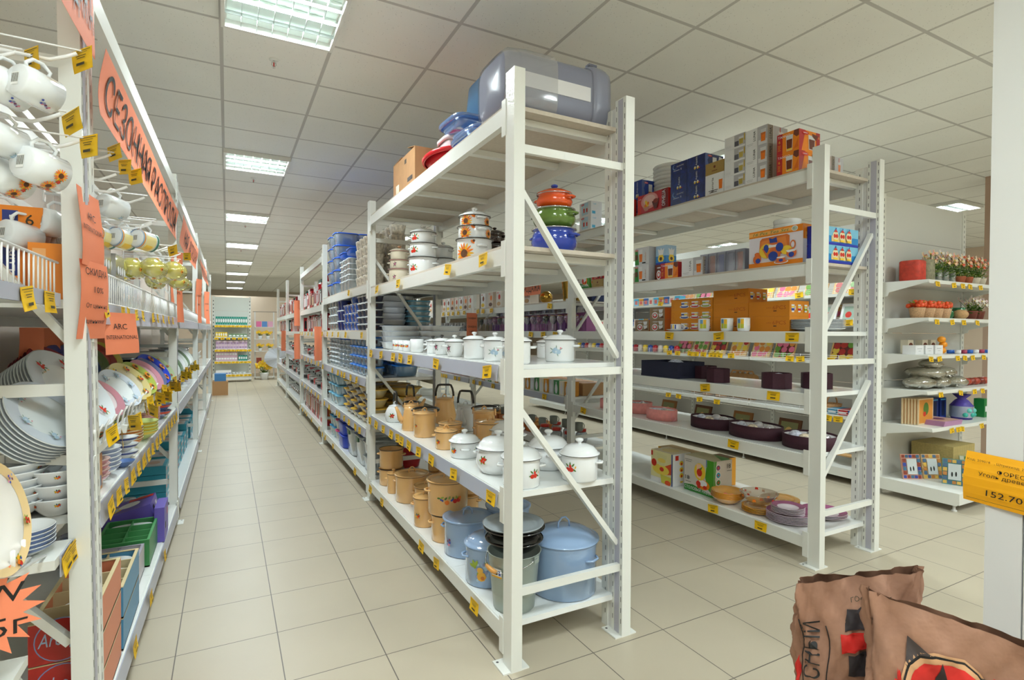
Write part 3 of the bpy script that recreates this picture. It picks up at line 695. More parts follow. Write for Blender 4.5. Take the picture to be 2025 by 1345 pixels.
BK = make_bucket(); BK.location = (1.135, 2.115, Z1); BK.rotation_euler = (0,0,-1.15)
reg(BK, '', 'bucket', label='galvanised bucket with wooden grip standing behind the near front post')
def in_pot(r, h, z, lab, lid=None):
    t = make_pot(r, h, col=ENK, rim=ENK, lid=lid, kind='flare', handles=(), knobcol=ENK); t.location = (1.135, 2.115, z); reg(t, '', 'pot', label=lab)
in_pot(.128, .05, Z1+.257, 'black enamel basin nested in the top of the bucket')
in_pot(.135, .045, Z1+.312, 'upper black enamel basin under the grey lid')
b = MB(); b.lathe([(.0001,.006),(.10,.004),(.115,0),(.134,.006),(.138,.012),(.132,.013),(.113,.006),(.1,.009),(.0001,.012)], mat('#97A0A5', .2, coat=.5), 36)
o = b.build('pot_lid'); o.location = (1.13, 2.115, Z1+.363); reg(o, '', 'lid', label='grey enamel lid lying on top of the black basins')

# ---------------------------------------------------------------- cartons
def carton(dx, dy, h, col, L=None, F=None, T=None, R=None, sidecol=None, topcol=None, name='box', open_top=False):
    """origin at the lower corner nearest the aisle and the camera; L = face towards -X, F = towards -Y, T = top, R = towards +X"""
    b = MB(); b.box(0, dx, 0, dy, 0, h, col)
    fl = Face(b, (0,dy,0), (0,-dy,0), (0,0,h), (-1,0,0)); ff = Face(b, (0,0,0), (dx,0,0), (0,0,h), (0,-1,0)); ft = Face(b, (0,0,h), (dx,0,0), (0,dy,0), (0,0,1)); fr = Face(b, (dx,0,0), (0,dy,0), (0,0,h), (1,0,0))
    if sidecol: ff.rect(0,0,1,1,sidecol)
    if topcol: ft.rect(0,0,1,1,topcol)
    if L: L(fl)
    if F: F(ff)
    if T: T(ft)
    if R: R(fr)
    return b.build(name)
c = mat
NAVY = c('#142A6E', .3, coat=.3, noise=.5, nscale=30); NAVY2 = c('#1B3E9C', .3, coat=.3); RDX = c('#B5121B', .3, coat=.3); REDB = c('#D02A20', .3); ORG = c('#F08A10', .35); AMB = c('#C8681A', .3); DAMB = c('#6B2A12', .3)
GRY = c('#B8B8BC', .4); LG = c('#DADBDD', .4); WB = c('#EDEEEF', .35); GLD = c('#A88A4A', .4); KRA = c('#B98F62', .7); SKY = c('#56B6DC', .35); GRN = c('#2E8A2E', .35); TEAL = c('#1A8FA6', .4); YLW = c('#F4D03A', .35); LEM = c('#E9E06A', .35)
def logo(f, u, v, w=.14):
    f.ell(u, v, w, w*.35*f.U.length/f.V.length, REDB, 14); f.rect(u-w*.6, v-.012, u+w*.6, v+.012, WB); return f
def glasspic(f, u, v, w, h, liq, foam=False):
    f.poly([(u-w/2,v),(u+w/2,v),(u+w*.6,v+h),(u-w*.6,v+h)], LG); f.poly([(u-w*.42,v+h*.05),(u+w*.42,v+h*.05),(u+w*.5,v+h*.72),(u-w*.5,v+h*.72)], liq)
    if foam: f.rect(u-w*.52, v+h*.66, u+w*.52, v+h*1.02, WB)
    return f
def luna_L(f):
    f.rect(.55,0,1,1,GRY); f.rect(.6,0,.98,.25,LG); glasspic(f,.82,.12,.22,.7,AMB); f.rect(.74,.15,.9,.5,OR)
    f.text('LUNA', .47, .3, .10, BLACKINK, w=.55, rot=True); f.lines(.08,.2,.3,2,.07,GRY,.02)
def luna_F(f):
    f.rect(0,0,.28,1,c('#8C8278',.5)); f.rect(.3,0,1,1,GRY); glasspic(f,.66,.15,.2,.6,AMB); f.text('LUNA', .2,.25,.12,BLACKINK,w=.6,rot=True); f.rect(.6,.7,.63,.95,RED)
def lunaw_L(f):
    f.rect(.48,.12,1,.98,GRY); f.rect(.5,.12,.7,.5,c('#5D5D66',.5)); glasspic(f,.82,.16,.2,.6,c('#B7A24A',.4)); f.rect(.95,.4,1,.9,c('#C4A43A',.4)); f.lines(.06,.3,.3,3,.06,LG,.02)
def tango_L(f):
    f.rect(0,0,.26,1,RDX); f.poly([(.78,1),(1,1),(1,.7),(.9,.65),(.75,.8)], DAMB); glasspic(f,.58,.08,.26,.75,DAMB); f.rect(.46,.1,.7,.18,YLW)
    f.poly([(.78,.1),(.98,.15),(.98,.6)], c('#E06A10',.4)); f.text('TANGO',.06,.78,.12,WB,w=.56); f.text('6',.1,.55,.14,YLW); f.lines(.06,.45,.14,5,.06,c('#E2A030',.5),.02)
def tango_F(f):
    f.poly([(0,0),(.12,0),(.3,1),(0,1)], RDX); f.poly([(.85,0),(1,0),(1,1),(.8,1)], RDX); glasspic(f,.6,.1,.28,.7,DAMB); f.poly([(.6,.9),(.9,.85),(.8,.6),(.62,.75)], DAMB); logo(f,.28,.86,.16); f.text('6',.9,.7,.12,YLW)
def aqua_L(f):
    f.text('AQUATIC',.3,.7,.09,WB,w=.5); f.ell(.24,.72,.12,None,c('#7FA8D8',.4),16); f.ell(.27,.74,.1,None,NAVY,16); f.text('6',.62,.42,.16,WB); f.rect(.18,.44,.55,.47,WB)
def aqua2_L(f):
    f.text('Aquatic',.56,.34,.10,WB,w=.6,rot=True); f.ell(.44,.2,.06,.1,WB,10); f.ell(.6,.2,.06,.1,WB,10); f.rect(.4,.08,.48,.2,YLW); f.rect(.56,.08,.64,.2,YLW); f.ell(.7,.12,.03,.05,RED,8)
def aqua_F(f):
    f.poly([(0,0),(.25,0),(.12,.55),(.3,1),(0,1)], c('#5B6DA8',.4)); f.rect(.4,.3,.62,.8,WB); f.rect(.4,.2,.62,.4,AMB); f.poly([(.68,.3),(.85,.35),(.95,.85),(.75,.9)], WB); logo(f,.25,.85,.12); f.text('AQUATIC',.3,.08,.09,WB,w=.65)
def oph_L(f):
    f.rect(0,0,.12,1,REDB); f.ell(.4,.6,.28,.42,c('#E39A94',.4),20); f.ell(.4,.62,.2,.3,c('#EFC4BE',.4),20); f.rect(.8,0,1,1,c('#7E1016',.4))
    for k in range(7): f.ell(.26+.045*(k % 3)+.02*(k//3),.3+.09*(k//2),.035,.09,OR if k % 2 else YLW,8)
    f.poly([(.2,.3),(.42,.3),(.37,.1),(.27,.08)], c('#C98A7A',.4)); f.poly([(.5,.5),(.74,.6),(.66,.1),(.58,.08)], c('#5A1414',.4)); f.ell(.62,.5,.08,.12,c('#8A2A1A',.4),10)
    logo(f,.1,.78,.08); f.text('OPHELIA',.93,.1,.11,WB,w=.82,rot=True)
def beer_L(f):
    f.rect(.62,.0,1,1,LG); glasspic(f,.42,.12,.24,.75,OR,True); f.poly([(0,0),(.3,0),(.2,.9),(0,.9)],GRN); f.rect(.02,.3,.2,.6,BRN); logo(f,.12,.85,.12); f.text('amber',.82,.2,.1,c('#C09070',.5),w=.5,rot=True); f.rect(.55,.05,.8,.12,BLACKINK)
def bav_L(f): f.text('Bavaria',.45,.12,.12,BLACKINK,w=.7,rot=True); glasspic(f,.84,.15,.2,.75,OR,True); f.lines(.2,.2,.5,2,.08,BLACKINK,.03)
def lb_L(f): f.rect(.2,.1,.75,.95,c('#BFE0EE',.4)); glasspic(f,.4,.25,.14,.45,RED); glasspic(f,.66,.25,.12,.4,RED); logo(f,.3,.86,.14)
def lb_F(f): f.rect(.1,.1,.4,.3,SKY); f.text('7.200',.15,.75,.1,SKY)
def tea_L(f):
    f.rect(0,0,1,1,c('#E9E4EE',.35)); f.rect(0,.82,1,1,ORG); f.rect(.0,.86,.8,.96,c('#F5B25A',.4)); f.rect(0,0,1,.12,ORG)
    f.poly([(.2,.3),(.22,.72),(.26,.78),(.72,.8),(.77,.75),(.77,.35),(.7,.3)], c('#D9722A',.4)); f.poly([(.23,.34),(.25,.7),(.7,.75),(.74,.38)], c('#E98A3A',.4))
    f.ell(.83,.5,.05,.12,c('#D9722A',.4)); f.ell(.83,.5,.03,.08,c('#E9E4EE',.4)); f.ell(.36,.42,.15,.2,YLW); f.ell(.72,.38,.1,.12,YLW)
    f.ell(.5,.33,.12,.2,c('#E0702A',.4)); f.poly([(.38,.5),(.62,.5),(.6,.58),(.4,.58)],WB); f.ell(.5,.62,.1,.06,c('#E0702A',.4)); f.poly([(.42,.62),(.4,.76),(.47,.72),(.54,.76),(.56,.62)],NAVY2)
    f.ell(.48,.26,.09,.13,NAVY2,12); f.ell(.6,.48,.07,.12,NAVY2,12); f.ell(.35,.48,.05,.12,NAVY2,10); f.poly([(.27,.5),(.3,.48),(.4,.28),(.38,.22)],c('#E0702A',.4))
    f.ell(.18,.22,.08,.13,c('#E0702A',.4)); f.ell(.18,.36,.05,.05,c('#E0702A',.4)); f.ell(.2,.18,.05,.07,NAVY2,10)
    f.ell(.82,.28,.09,.12,c('#E0702A',.4)); f.poly([(.72,.36),(.92,.38),(.88,.32),(.76,.3)],WB); f.ell(.82,.24,.05,.07,NAVY2,10)
    f.ell(.64,.08,.13,.05,WB); f.ell(.64,.09,.11,.04,c('#E0702A',.4)); f.ell(.64,.15,.08,.08,c('#E0702A',.4)); f.ell(.64,.2,.08,.025,WB); f.ell(.64,.12,.04,.04,NAVY2,10)
    f.ell(.88,.9,.055,.07,WB,16); f.ell(.88,.9,.045,.058,c('#B8C4B0',.4),16); f.text('M',.86,.885,.035,BLACKINK); f.text('16 Pcs Tea Set',.11,.865,.075,c('#1F7A46',.4),w=.66,shear=.3)
def tea_F(f):
    f.rect(0,.6,1,1,ORG); f.rect(.06,.62,.94,.8,c('#F5B25A',.4)); f.rect(0,0,1,.62,c('#DDDCE2',.4))
    for v in (.7,.42,.18): f.ell(.25,v,.16,.05,c('#B5504A',.4)); f.ell(.25,v+.06,.11,.06,c('#C96A30',.4)); f.ell(.75,v,.16,.05,c('#B5504A',.4))
def jar_F(f):
    f.rect(0,0,1,1,c('#1E86C8',.35)); f.rect(.0,.5,1,1,c('#7CC0DE',.35)); f.rect(0,0,1,.14,c('#1C2FA8',.4)); f.rect(0,0,.06,1,c('#1C2FA8',.4)); f.rect(.3,.18,.82,.5,c('#E2C890',.5))
    for u in (.4,.56,.72): f.ell(u,.5,.075,.28,c('#E8D9B0',.4),14); f.ell(u-.025,.5,.03,.12,RED,8); f.ell(u+.03,.5,.03,.12,RED,8); f.rect(u-.05,.2,u+.05,.3,YLW); f.poly([(u-.05,.72),(u,.88),(u+.05,.72)],RED); f.ell(u,.9,.014,.05,NAVY2,8)
def onion_L(f): f.rect(0,0,1,.45,c('#2E8AD0',.35)); f.rect(0,0,1,.1,c('#1C2FA8',.4)); f.poly([(.3,.5),(.2,.85),(.45,.75),(.5,.9),(.62,.75),(.82,.85),(.7,.5)],WB); f.poly([(.3,.5),(.22,.3),(.3,.15),(.7,.15),(.8,.3),(.7,.5)],YLW); f.ell(.5,.3,.13,None,BRN,12)
def cups_L(f):
    f.text('6PCS',.08,.2,.07,c('#D0781A',.5),w=.55,rot=True)
    for i, (u, m) in enumerate(((.34,NAVY2),(.6,REDB),(.86,c('#9DB02E',.4)))): f.ell(u,.3,.12,.15,LG,14); f.ell(u,.3,.09,.1,m,14); f.poly([(u-.08,.75),(u+.08,.75),(u+.06,.32),(u-.06,.32)],WB); f.rect(u-.075,.5,u+.0,.62,m); f.rect(u-.0,.5,u+.07,.62,YLW); f.rect(u+.08,.5,u+.12,.53,LG); f.rect(u+.08,.65,u+.12,.68,LG)
def pcs_L(f): f.text('6PCS',.6,.45,.26,c('#C05A10',.5),w=.32); f.text('6 PCS',.45,.52,.08,c('#B04A10',.5),w=.12); f.rect(.62,.32,.7,.38,BRN)
def pcs_F(f):
    for i, (u, m) in enumerate(((.18,NAVY2),(.5,REDB),(.82,c('#9DB02E',.4)))): f.poly([(u-.09,.75),(u+.07,.75),(u+.05,.25),(u-.07,.25)],WB); f.rect(u-.085,.35,u+.055,.5,m); f.rect(u-.085,.55,u+.055,.65,YLW); f.rect(u+.07,.4,u+.12,.65,LG)
def brown_L(f): f.ell(.35,.35,.2,.3,WB,16); f.ell(.35,.33,.16,.2,REDB,14); f.ell(.35,.36,.1,.12,WB,12); f.poly([(.6,.5),(.9,.5),(.84,.2),(.66,.2)],WB); f.poly([(.65,.15),(.95,.1),(.9,.3)],BRN); f.poly([(.6,.85),(.9,.85),(.85,.55),(.66,.55)],WB); f.ell(.4,.8,.2,.04,LG,12)
def green18_L(f):
    f.rect(0,0,1,1,c('#D8D2C8',.4)); f.poly([(0,.16),(.3,.2),(1,.05),(1,0),(0,0)],GRN); f.poly([(.78,1),(.72,.5),(.8,.2),(1,.05),(1,1)],c('#4C9A2A',.35)); f.rect(.74,.8,.78,1,c('#8090B8',.4))
    f.ell(.65,.28,.22,.14,ORG,20); f.ell(.64,.32,.15,.09,WB,18); f.ell(.5,.28,.08,.08,RED,12); f.ell(.72,.22,.07,.05,RED,10); f.ell(.52,.2,.06,.05,RED,10); f.ell(.55,.62,.19,.24,YLW,20); f.poly([(.44,.82),(.6,.84),(.58,.42),(.46,.46)],c('#F5C8A8',.4)); f.ell(.54,.6,.09,.11,RED,14); f.poly([(.52,.7),(.64,.78),(.6,.68)],LF)
    f.text('18',.06,.32,.12,BLACKINK,w=.14); f.lines(.06,.27,.2,1,.1,BLACKINK,.012); f.text('СТОЛОВЫЙ НАБОР',.04,.06,.085,WB,w=.92); f.lines(.05,.9,.25,2,.05,BLACKINK,.01)
def green18_F(f):
    f.rect(0,0,1,1,c('#CFC6B8',.4)); f.poly([(0,0),(.2,.02),(1,.12),(1,0)],GRN); f.poly([(0,0),(.16,.02),(.05,.5),(.14,1),(0,1)],c('#4C9A2A',.35))
    for v, m in ((.82,PUR),(.62,TEAL),(.42,LF),(.22,OR)): f.ell(.22,v,.13,.09,WB,14); f.ell(.22,v,.11,.075,m,14); f.ell(.22,v,.04,.03,RED,8)
    f.text('18',.68,.78,.13,BLACKINK,w=.2); f.lines(.66,.72,.28,1,.1,BLACKINK,.012)
def fruit_L(f):
    f.rect(.0,.15,1,1,c('#F0E9B0',.4)); f.poly([(.5,.5),(.95,.7),(.95,.35),(.7,.3)],c('#E0562A',.4)); f.ell(.45,.42,.38,.16,c('#F2D95A',.4),20); f.ell(.5,.44,.1,.07,RED,12); f.poly([(.25,.95),(.75,.9),(.6,.55),(.38,.55)],c('#E7E3A8',.4)); f.ell(.5,.72,.18,.07,c('#EFD66A',.4),14); f.ell(.15,.6,.12,.12,RED,12); f.poly([(.5,.02),(.9,.0),(.98,.25),(.45,.28)],c('#D9D455',.4)); f.ell(.78,.06,.13,.08,c('#E4572A',.4),14); f.rect(.0,.0,.4,.14,WB); f.rect(.02,.82,.1,.97,RED); f.rect(.94,0,1,1,c('#5C6AA0',.4))
def fruit_F(f):
    f.rect(.12,.8,.3,.95,RED)
    for v in (.7,.5,.32): f.ell(.46,v,.11,.075,YLW,14); f.ell(.46,v-.02,.05,.04,RED,10)
    f.ell(.46,.14,.09,.05,YLW,14,a0=pi,a1=2*pi)
    for v in (.75,.55,.36): f.lines(.66,v,.18,2,.05,LG,.012)
def yellow_L(f): f.text('ЛЕТО Дача Сад',.08,.3,.3,c('#1F6E3A',.4),w=.7); f.ell(.9,.45,.07,.25,WB,12)
def mark(f): f.ell(.5,.6,.06,None,DAMB,12); f.rect(.35,.25,.65,.3,DAMB)
def shelf_box(key, fn, x, y, z, label=None, desc=None, where='', cat='box', rz=0, tier=None, key2=None, group=None):
    o = place(key, fn, (x, y, z), rz=rz); reg(o, desc or '', cat, where, label=label, tier=tier, key=key2 if key2 is not None else y, ref='near post', group=group); return o
ZC = {6: 2.394, 5: 1.828, 4: 1.4075, 3: 1.0335, 2: .6675, 1: .1735}
CT6 = 'right rack top shelf'
kA = lambda: carton(.2,.166,.119,WB,L=luna_L,F=luna_F,name='glassware_box')
for k in range(3): shelf_box('luna', kA, 3.10, 2.335, ZC[6]+.1195*k, desc='white LUNA glasses box', where=CT6, tier=k)
kB = lambda: carton(.2,.17,.0905,WB,L=lunaw_L,name='glassware_box')
for k in range(4): shelf_box('lunaw', kB, 3.10, 2.505, ZC[6]+.091*k, desc='plain white tumbler box beside LUNA boxes', where=CT6, tier=k)
kC = lambda: carton(.205,.15,.128,ORG,L=tango_L,F=tango_F,name='glassware_box')
for k in range(2): shelf_box('tango', kC, 3.10, 2.115, ZC[6]+.1285*k, desc='red and orange TANGO glasses box', where=CT6, tier=k)
shelf_box('bav', lambda: carton(.15,.165,.145,WB,L=bav_L,name='glassware_box'), 3.10, 2.68, ZC[6], label='white Bavaria beer glass box under the gold box')
shelf_box('gold', lambda: carton(.15,.165,.085,GLD,L=mark,name='glassware_box'), 3.10, 2.68, ZC[6]+.1455, label='gold box lying on the white Bavaria box')
kD = lambda: carton(.19,.17,.107,NAVY,L=aqua_L,F=aqua_F,name='glassware_box'); kE = lambda: carton(.19,.17,.107,NAVY,L=aqua2_L,F=aqua_F,name='glassware_box')
for k in range(3):
    shelf_box('aq1' if k != 1 else 'aq2', kD if k != 1 else kE, 3.10, 3.025, ZC[6]+.1075*k, desc='navy AQUATIC glasses box, far column', where=CT6, tier=k)
    shelf_box('aq2' , kE, 3.10, 2.85, ZC[6]+.1075*k, desc='navy AQUATIC glasses box, near column', where=CT6, tier=k)
kF = lambda: carton(.05,.36,.155,c('#C0262B',.3),L=oph_L,sidecol=REDB,name='glassware_box')
shelf_box('oph', kF, 3.095, 3.215, ZC[6], label='red OPHELIA glasses box nearer the navy stack'); shelf_box('oph', kF, 3.095, 3.65, ZC[6], label='red OPHELIA glasses box farther along the top shelf')
kG = lambda: carton(.19,.12,.16,NAVY2,L=aqua2_L,F=aqua_F,name='glassware_box')
for k in range(2): shelf_box('cl', kG, 3.16, 3.60, ZC[6]+.1605*k, desc='blue AQUATIC box behind OPHELIA boxes', where=CT6, tier=k)
kH = lambda: carton(.17,.11,.25,NAVY,L=aqua2_L,name='glassware_box')
for k in range(2): shelf_box('nv', kH, 3.15, 3.84+.112*k, ZC[6], desc='small navy box by white pair', where=CT6)
kI = lambda: carton(.13,.19,.135,WB,L=lb_L,F=lb_F,name='glassware_box')
for k in range(2): shelf_box('lb', kI, 3.10, 4.25, ZC[6]+.1355*k, desc='light blue and white glasses box', where=CT6, tier=k)
shelf_box('sm', lambda: carton(.12,.1,.11,WB,F=luna_F,name='glassware_box'), 3.34, 2.06, ZC[6], label='small white LUNA box behind the near post of right rack')
def make_lid(): b = MB(); b.lathe([(.0001,.0),(.95,.0),(.97,.003),(1,.012),(1.03,.028),(1.0,.033),(.9,.03),(.0001,.03)], mat('#E9ECE8',.25,coat=.3), 32, sx=.165, sy=.165); return b.build('serving_bowl')
for k in range(13): o = place('wl', make_lid, (3.44, 3.52, ZC[6]+.034*k)); reg(o, 'large white plastic bowl upside down', 'bowl', 'right rack top shelf', tier=k, key=3.5)
# second level
C5 = 'right rack second shelf'
shelf_box('tea', lambda: carton(.33,.385,.24,c('#D9D6DE',.4),L=tea_L,F=tea_F,name='tea_set_box'), 3.115, 2.09, ZC[5], label='big orange 16 Pcs Tea Set box next to the near post')
for k in range(2): shelf_box('jar', lambda: carton(.36,.2,.115,c('#1C2FA8',.4),L=jar_F,F=jar_F,name='canister_box'), 3.215, 2.0+.0, ZC[5]+.1155*k, label='%s blue box printed with three red canisters' % ('lower','upper')[k]) if False else None
kj = lambda: carton(.4,.075,.11,c('#1C2FA8',.4),F=jar_F,name='canister_box')
for k in range(2): shelf_box('jar', kj, 3.15, 2.012, ZC[5]+.111*k, label='%s blue box printed with three red canisters' % ('lower','upper')[k])
for k in range(2): o = place('wl2', make_lid, (3.26, 2.30, ZC[5]+.2415+.034*k), scale=(.5,.5,1)); reg(o, '', 'bowl', label='%s white plastic tub on top of the tea set box' % ('lower','upper')[k])
shelf_box('lunabig', lambda: carton(.14,.21,.135,WB,L=luna_L,F=luna_F,name='glassware_box'), 3.12, 2.88, ZC[5], label='single white LUNA glasses box on the second shelf')
shelf_box('tangos', lambda: carton(.06,.19,.125,ORG,L=tango_L,sidecol=RDX,name='glassware_box'), 3.12, 3.13, ZC[5], label='single red TANGO box in front of the vase boxes')
shelf_box('on', lambda: carton(.11,.12,.155,c('#A8CCE8',.4),L=onion_L,F=onion_L,name='vase_box'), 3.17, 3.31, ZC[5]+.13, label='blue box with a yellow vase picture, on a brown box')
shelf_box('br', lambda: carton(.12,.13,.13,DAMB,L=brown_L,name='glassware_box'), 3.165, 3.305, ZC[5], label='dark brown box under the blue vase box')
shelf_box('brd', lambda: carton(.2,.2,.14,c('#7A2A20',.4),L=lambda f: f.text('ALBA',.2,.75,.12,OR,w=.5),name='glassware_box'), 3.36, 2.98, ZC[5], label='dark red box behind the LUNA box')
for k in range(2): shelf_box('beer', lambda: carton(.16,.17,.145,LG,L=beer_L,sidecol=GRY,name='glassware_box'), 3.12, 3.46, ZC[5]+.1455*k, desc='green and white beer glass box', where=C5, tier=k)
for k in range(2): shelf_box('beer2', lambda: carton(.18,.2,.155,c('#2AA2B8',.4),L=beer_L,name='glassware_box'), 3.3, 3.62, ZC[5]+.156*k, desc='teal glasses box behind the beer boxes', where=C5, tier=k)
for k in range(2): shelf_box('rtg', lambda: carton(.06,.17,.07,RDX if True else ORG,L=oph_L,name='glassware_box'), 3.12, 3.9+.18*k, ZC[5]+.075, desc='narrow red glasses box', where=C5)
shelf_box('g5', lambda: carton(.1,.17,.074,GLD,L=mark,name='glassware_box'), 3.12, 4.08, ZC[5], label='gold box under a narrow red box')
shelf_box('w5', lambda: carton(.1,.17,.074,WB,L=lb_L,name='glassware_box'), 3.12, 3.9, ZC[5], label='white and red box under a narrow red box')
shelf_box('g18', lambda: carton(.2,.2,.26,c('#D8D2C8',.4),L=green18_L,F=green18_F,name='dinner_set_box'), 3.12, 4.3, ZC[5], label='green and white 18-piece set box at the far post, second shelf')
# glasses in shrink packs
PACK = clear('#B8BEE0', .55, .1, .15)
def make_pack(colr):
    t = empty('glass_pack'); b = MB(); b.box(0,.075,0,.075,0,.15,clear('#B8BEDC',.28)); b.build('wrapper', t)
    g = MB(); g.lathe([(.0001,.002),(.026,.002),(.031,.145),(.029,.145),(.025,.008),(.0001,.008)], clear('#E6ECF2',.3), 14, (.038,.038)); g.build('tumbler', t)
    s_ = MB(); s_.box(.004,.007,.02,.055,.004,.13,colr); s_.box(.01,.065,.066,.069,.004,.13,colr); s_.build('coloured_insert', t); return t
for i in range(10):
    x = 3.14+.08*(i % 2); y = 2.53+.08*(i//2)
    o = place('pk%d' % (i % 3), lambda i=i: make_pack((ORG, NAVY2, GRY)[i % 3]), (x, y, ZC[5])); reg(o, 'tumbler in clear pack, %s row' % ('front','rear')[i % 2], 'glass', C5)
# level four: orange boxes, mugs, plates
kc = lambda: carton(.17,.43,.085,ORG if False else c('#E08E1A',.45),L=cups_L,name='cup_set_box')
for k in range(3): shelf_box('cups', kc, 3.255, 2.905, ZC[4]+.086*k, desc='orange box with three cups printed', where='right rack third shelf', tier=k)
kp = lambda: carton(.2,.31,.101,c('#DE8A18',.45),L=pcs_L,F=pcs_F,name='mug_set_box')
for k in range(3): shelf_box('pcs', kp, 3.255, 2.588, ZC[4]+.1015*k, desc='orange 6PCS mug box, far stack', where='right rack third shelf', tier=k)
for k in range(2): shelf_box('pcs', kp, 3.255, 2.272, ZC[4]+.1015*k, desc='orange 6PCS mug box, near stack', where='right rack third shelf', tier=k)
kb = lambda: carton(.16,.18,.1,c('#9C8262',.45),L=brown_L,sidecol=c('#D9722A',.45),name='mug_box')
for k in range(2): shelf_box('brn', kb, 3.25, 3.405, ZC[4]+.101*k, desc='brown mug box beside the orange ones', where='right rack third shelf', tier=k)
shelf_box('brn', kb, 3.25, 3.595, ZC[4], label='single brown mug box farther from the orange ones')
def mugprint():
    o = make_mug(.043, .092, ENW); o.name = 'striped_mug'
    p = MB(); q = []
    for a0, z0, z1, m in ((2.9,.05,.085,c('#E9B62A',.3)),(2.9,.02,.05,c('#B9BE3A',.3)),(3.9,.04,.085,WD),(2.35,.055,.085,c('#6FA0C8',.3)),(2.35,.02,.055,c('#C4C83A',.3))):
        vs = []; fs = []; r = .0434
        for k in range(6): a = a0+.5*k/5; vs += [(r*cos(a), r*sin(a), z0), (r*cos(a), r*sin(a), z1)]
        p.add(vs, [(2*k,2*k+2,2*k+3,2*k+1) for k in range(5)], m, True)
    p.build('check_pattern', o); return o
for i, y in enumerate((2.545, 2.685, 2.895)):
    o = place('smug', mugprint, (3.155, y, ZC[4]), rz=.45+(.4 if i == 2 else 0)); reg(o, 'white mug with yellow checks, before orange boxes', 'mug', '')
def make_plate(r, col, rimcol=None, h=.02, cl=None):
    b = MB(); m = col
    b.lathe([(.0001,.0),(r*.55,0),(r*.6,.003),(r*.97,h*.9),(r,h),(r*.97,h+.0015),(r*.62,.006),(.0001,.0045)], m, 36)
    if rimcol: b.lathe([(r*.64,.0075),(r*.98,h+.0022)], rimcol, 36)
    return b
def plate_fn(name, *a, **k): return lambda: make_plate(*a, **k).build(name)
o = place('saucer', plate_fn('saucer', .075, ENW, h=.014), (3.155, 3.18, ZC[4])); reg(o, '', 'saucer', label='white saucer under the small tea cup')
o = make_mug(.042, .05, ENW, hcol=ENW); o.name = 'tea_cup'; o.location = (3.155, 3.18, ZC[4]+.006); o.rotation_euler = (0,0,-.9); reg(o, '', 'cup', label='small tea cup with yellow and blue checks on its saucer')
p = MB(); [p.add([(.0425*cos(a), .0425*sin(a), .012), (.0425*cos(a+.25), .0425*sin(a+.25), .012), (.0425*cos(a+.25), .0425*sin(a+.25), .045), (.0425*cos(a), .0425*sin(a), .045)], [(0,1,2,3)], m) for a, m in ((3.4,YLW),(3.7,NAVY2),(4.2,YLW),(4.6,NAVY2))]; p.build('check_pattern', o)
for k in range(7): o = place('wplate', plate_fn('dinner_plate', .165, ENW, c('#D9DCE6',.2)), (3.40, 2.18, ZC[4]+.0092*k)); reg(o, 'white dinner plate behind near post of right rack', 'plate', '', tier=k, key=2.18)
# level three: presentation boxes
BURG = c('#3A1424', .75, noise=.15, nscale=120); NVB = c('#1B1F38', .75, noise=.15, nscale=120); PINKB = c('#E8958F', .7, noise=.08, nscale=40); FOIL = c('#D8D4DA', .15, metal=.7); PAPER = c('#E9E6EA', .6)
def open_box(dx, dy, h, m, fill=True, hexa=False):
    t = empty('gift_box'); b = MB(); w = .006
    if hexa:
        poly = [(dx*.5+dx*.55*cos(pi/8+pi/4*k), dy*.5+dy*.55*sin(pi/8+pi/4*k)) for k in range(8)]; n = 8
        inn = [(dx*.5+dx*.52*cos(pi/8+pi/4*k), dy*.5+dy*.52*sin(pi/8+pi/4*k)) for k in range(8)]
    else: poly = [(0,0),(dx,0),(dx,dy),(0,dy)]; inn = [(w,w),(dx-w,w),(dx-w,dy-w),(w,dy-w)]; n = 4
    vs = [(x,y,0) for x,y in poly]+[(x,y,h) for x,y in poly]+[(x,y,h) for x,y in inn]+[(x,y,.01) for x,y in inn]
    fs = [tuple(range(n-1,-1,-1))]
    for r0 in (0,1,2): fs += [(r0*n+k, r0*n+(k+1)%n, (r0+1)*n+(k+1)%n, (r0+1)*n+k) for k in range(n)]
    fs.append(tuple(3*n+k for k in range(n))); b.add(vs, fs, m); b.build('body', t)
    bd = MB(); bd.box(-.0015,dx+.0015,-.0015,dy+.0015,0,.018,m) if not hexa else None
    if bd.v: bd.build('base_band', t)
    if fill:
        f = MB(); rn = random.Random(int(dx*1e4)); 
        f.box(w*1.5,dx-w*1.5,w*1.5,dy-w*1.5,.012,h*.7,PAPER) if not hexa else f.lathe([(.0001,h*.6),(min(dx,dy)*.4,h*.6)],PAPER,8,(dx/2,dy/2))
        f.build('tissue_lining', t)
        g = MB()
        g.ball((dx*.5,dy*.4,h*.62), min(dx,dy)*.28, c('#B9BCD0',.25,coat=.5,noise=.5,nscale=60), 14, .8); g.build('wrapped_cup', t)
    return t
SH3 = 'right rack fourth shelf'
o = open_box(.29,.42,.128,NVB); o.location = (3.12, 3.12, ZC[3]); reg(o, '', 'gift box', label='long navy gift box on the fourth shelf of right rack')
for x, y, s_, lab in ((3.30,3.0,.16,'burgundy gift box directly right of the navy box, rear'),(3.12,2.72,.155,'burgundy gift box in front of the rear one'),(3.12,2.24,.17,'burgundy gift box with a blue patterned cup showing'),(3.36,2.12,.17,'burgundy gift box behind the near front post')):
    o = open_box(s_,s_,.1,BURG,hexa=True); o.location = (x,y,ZC[3]); reg(o, '', 'gift box', label=lab+', right rack')
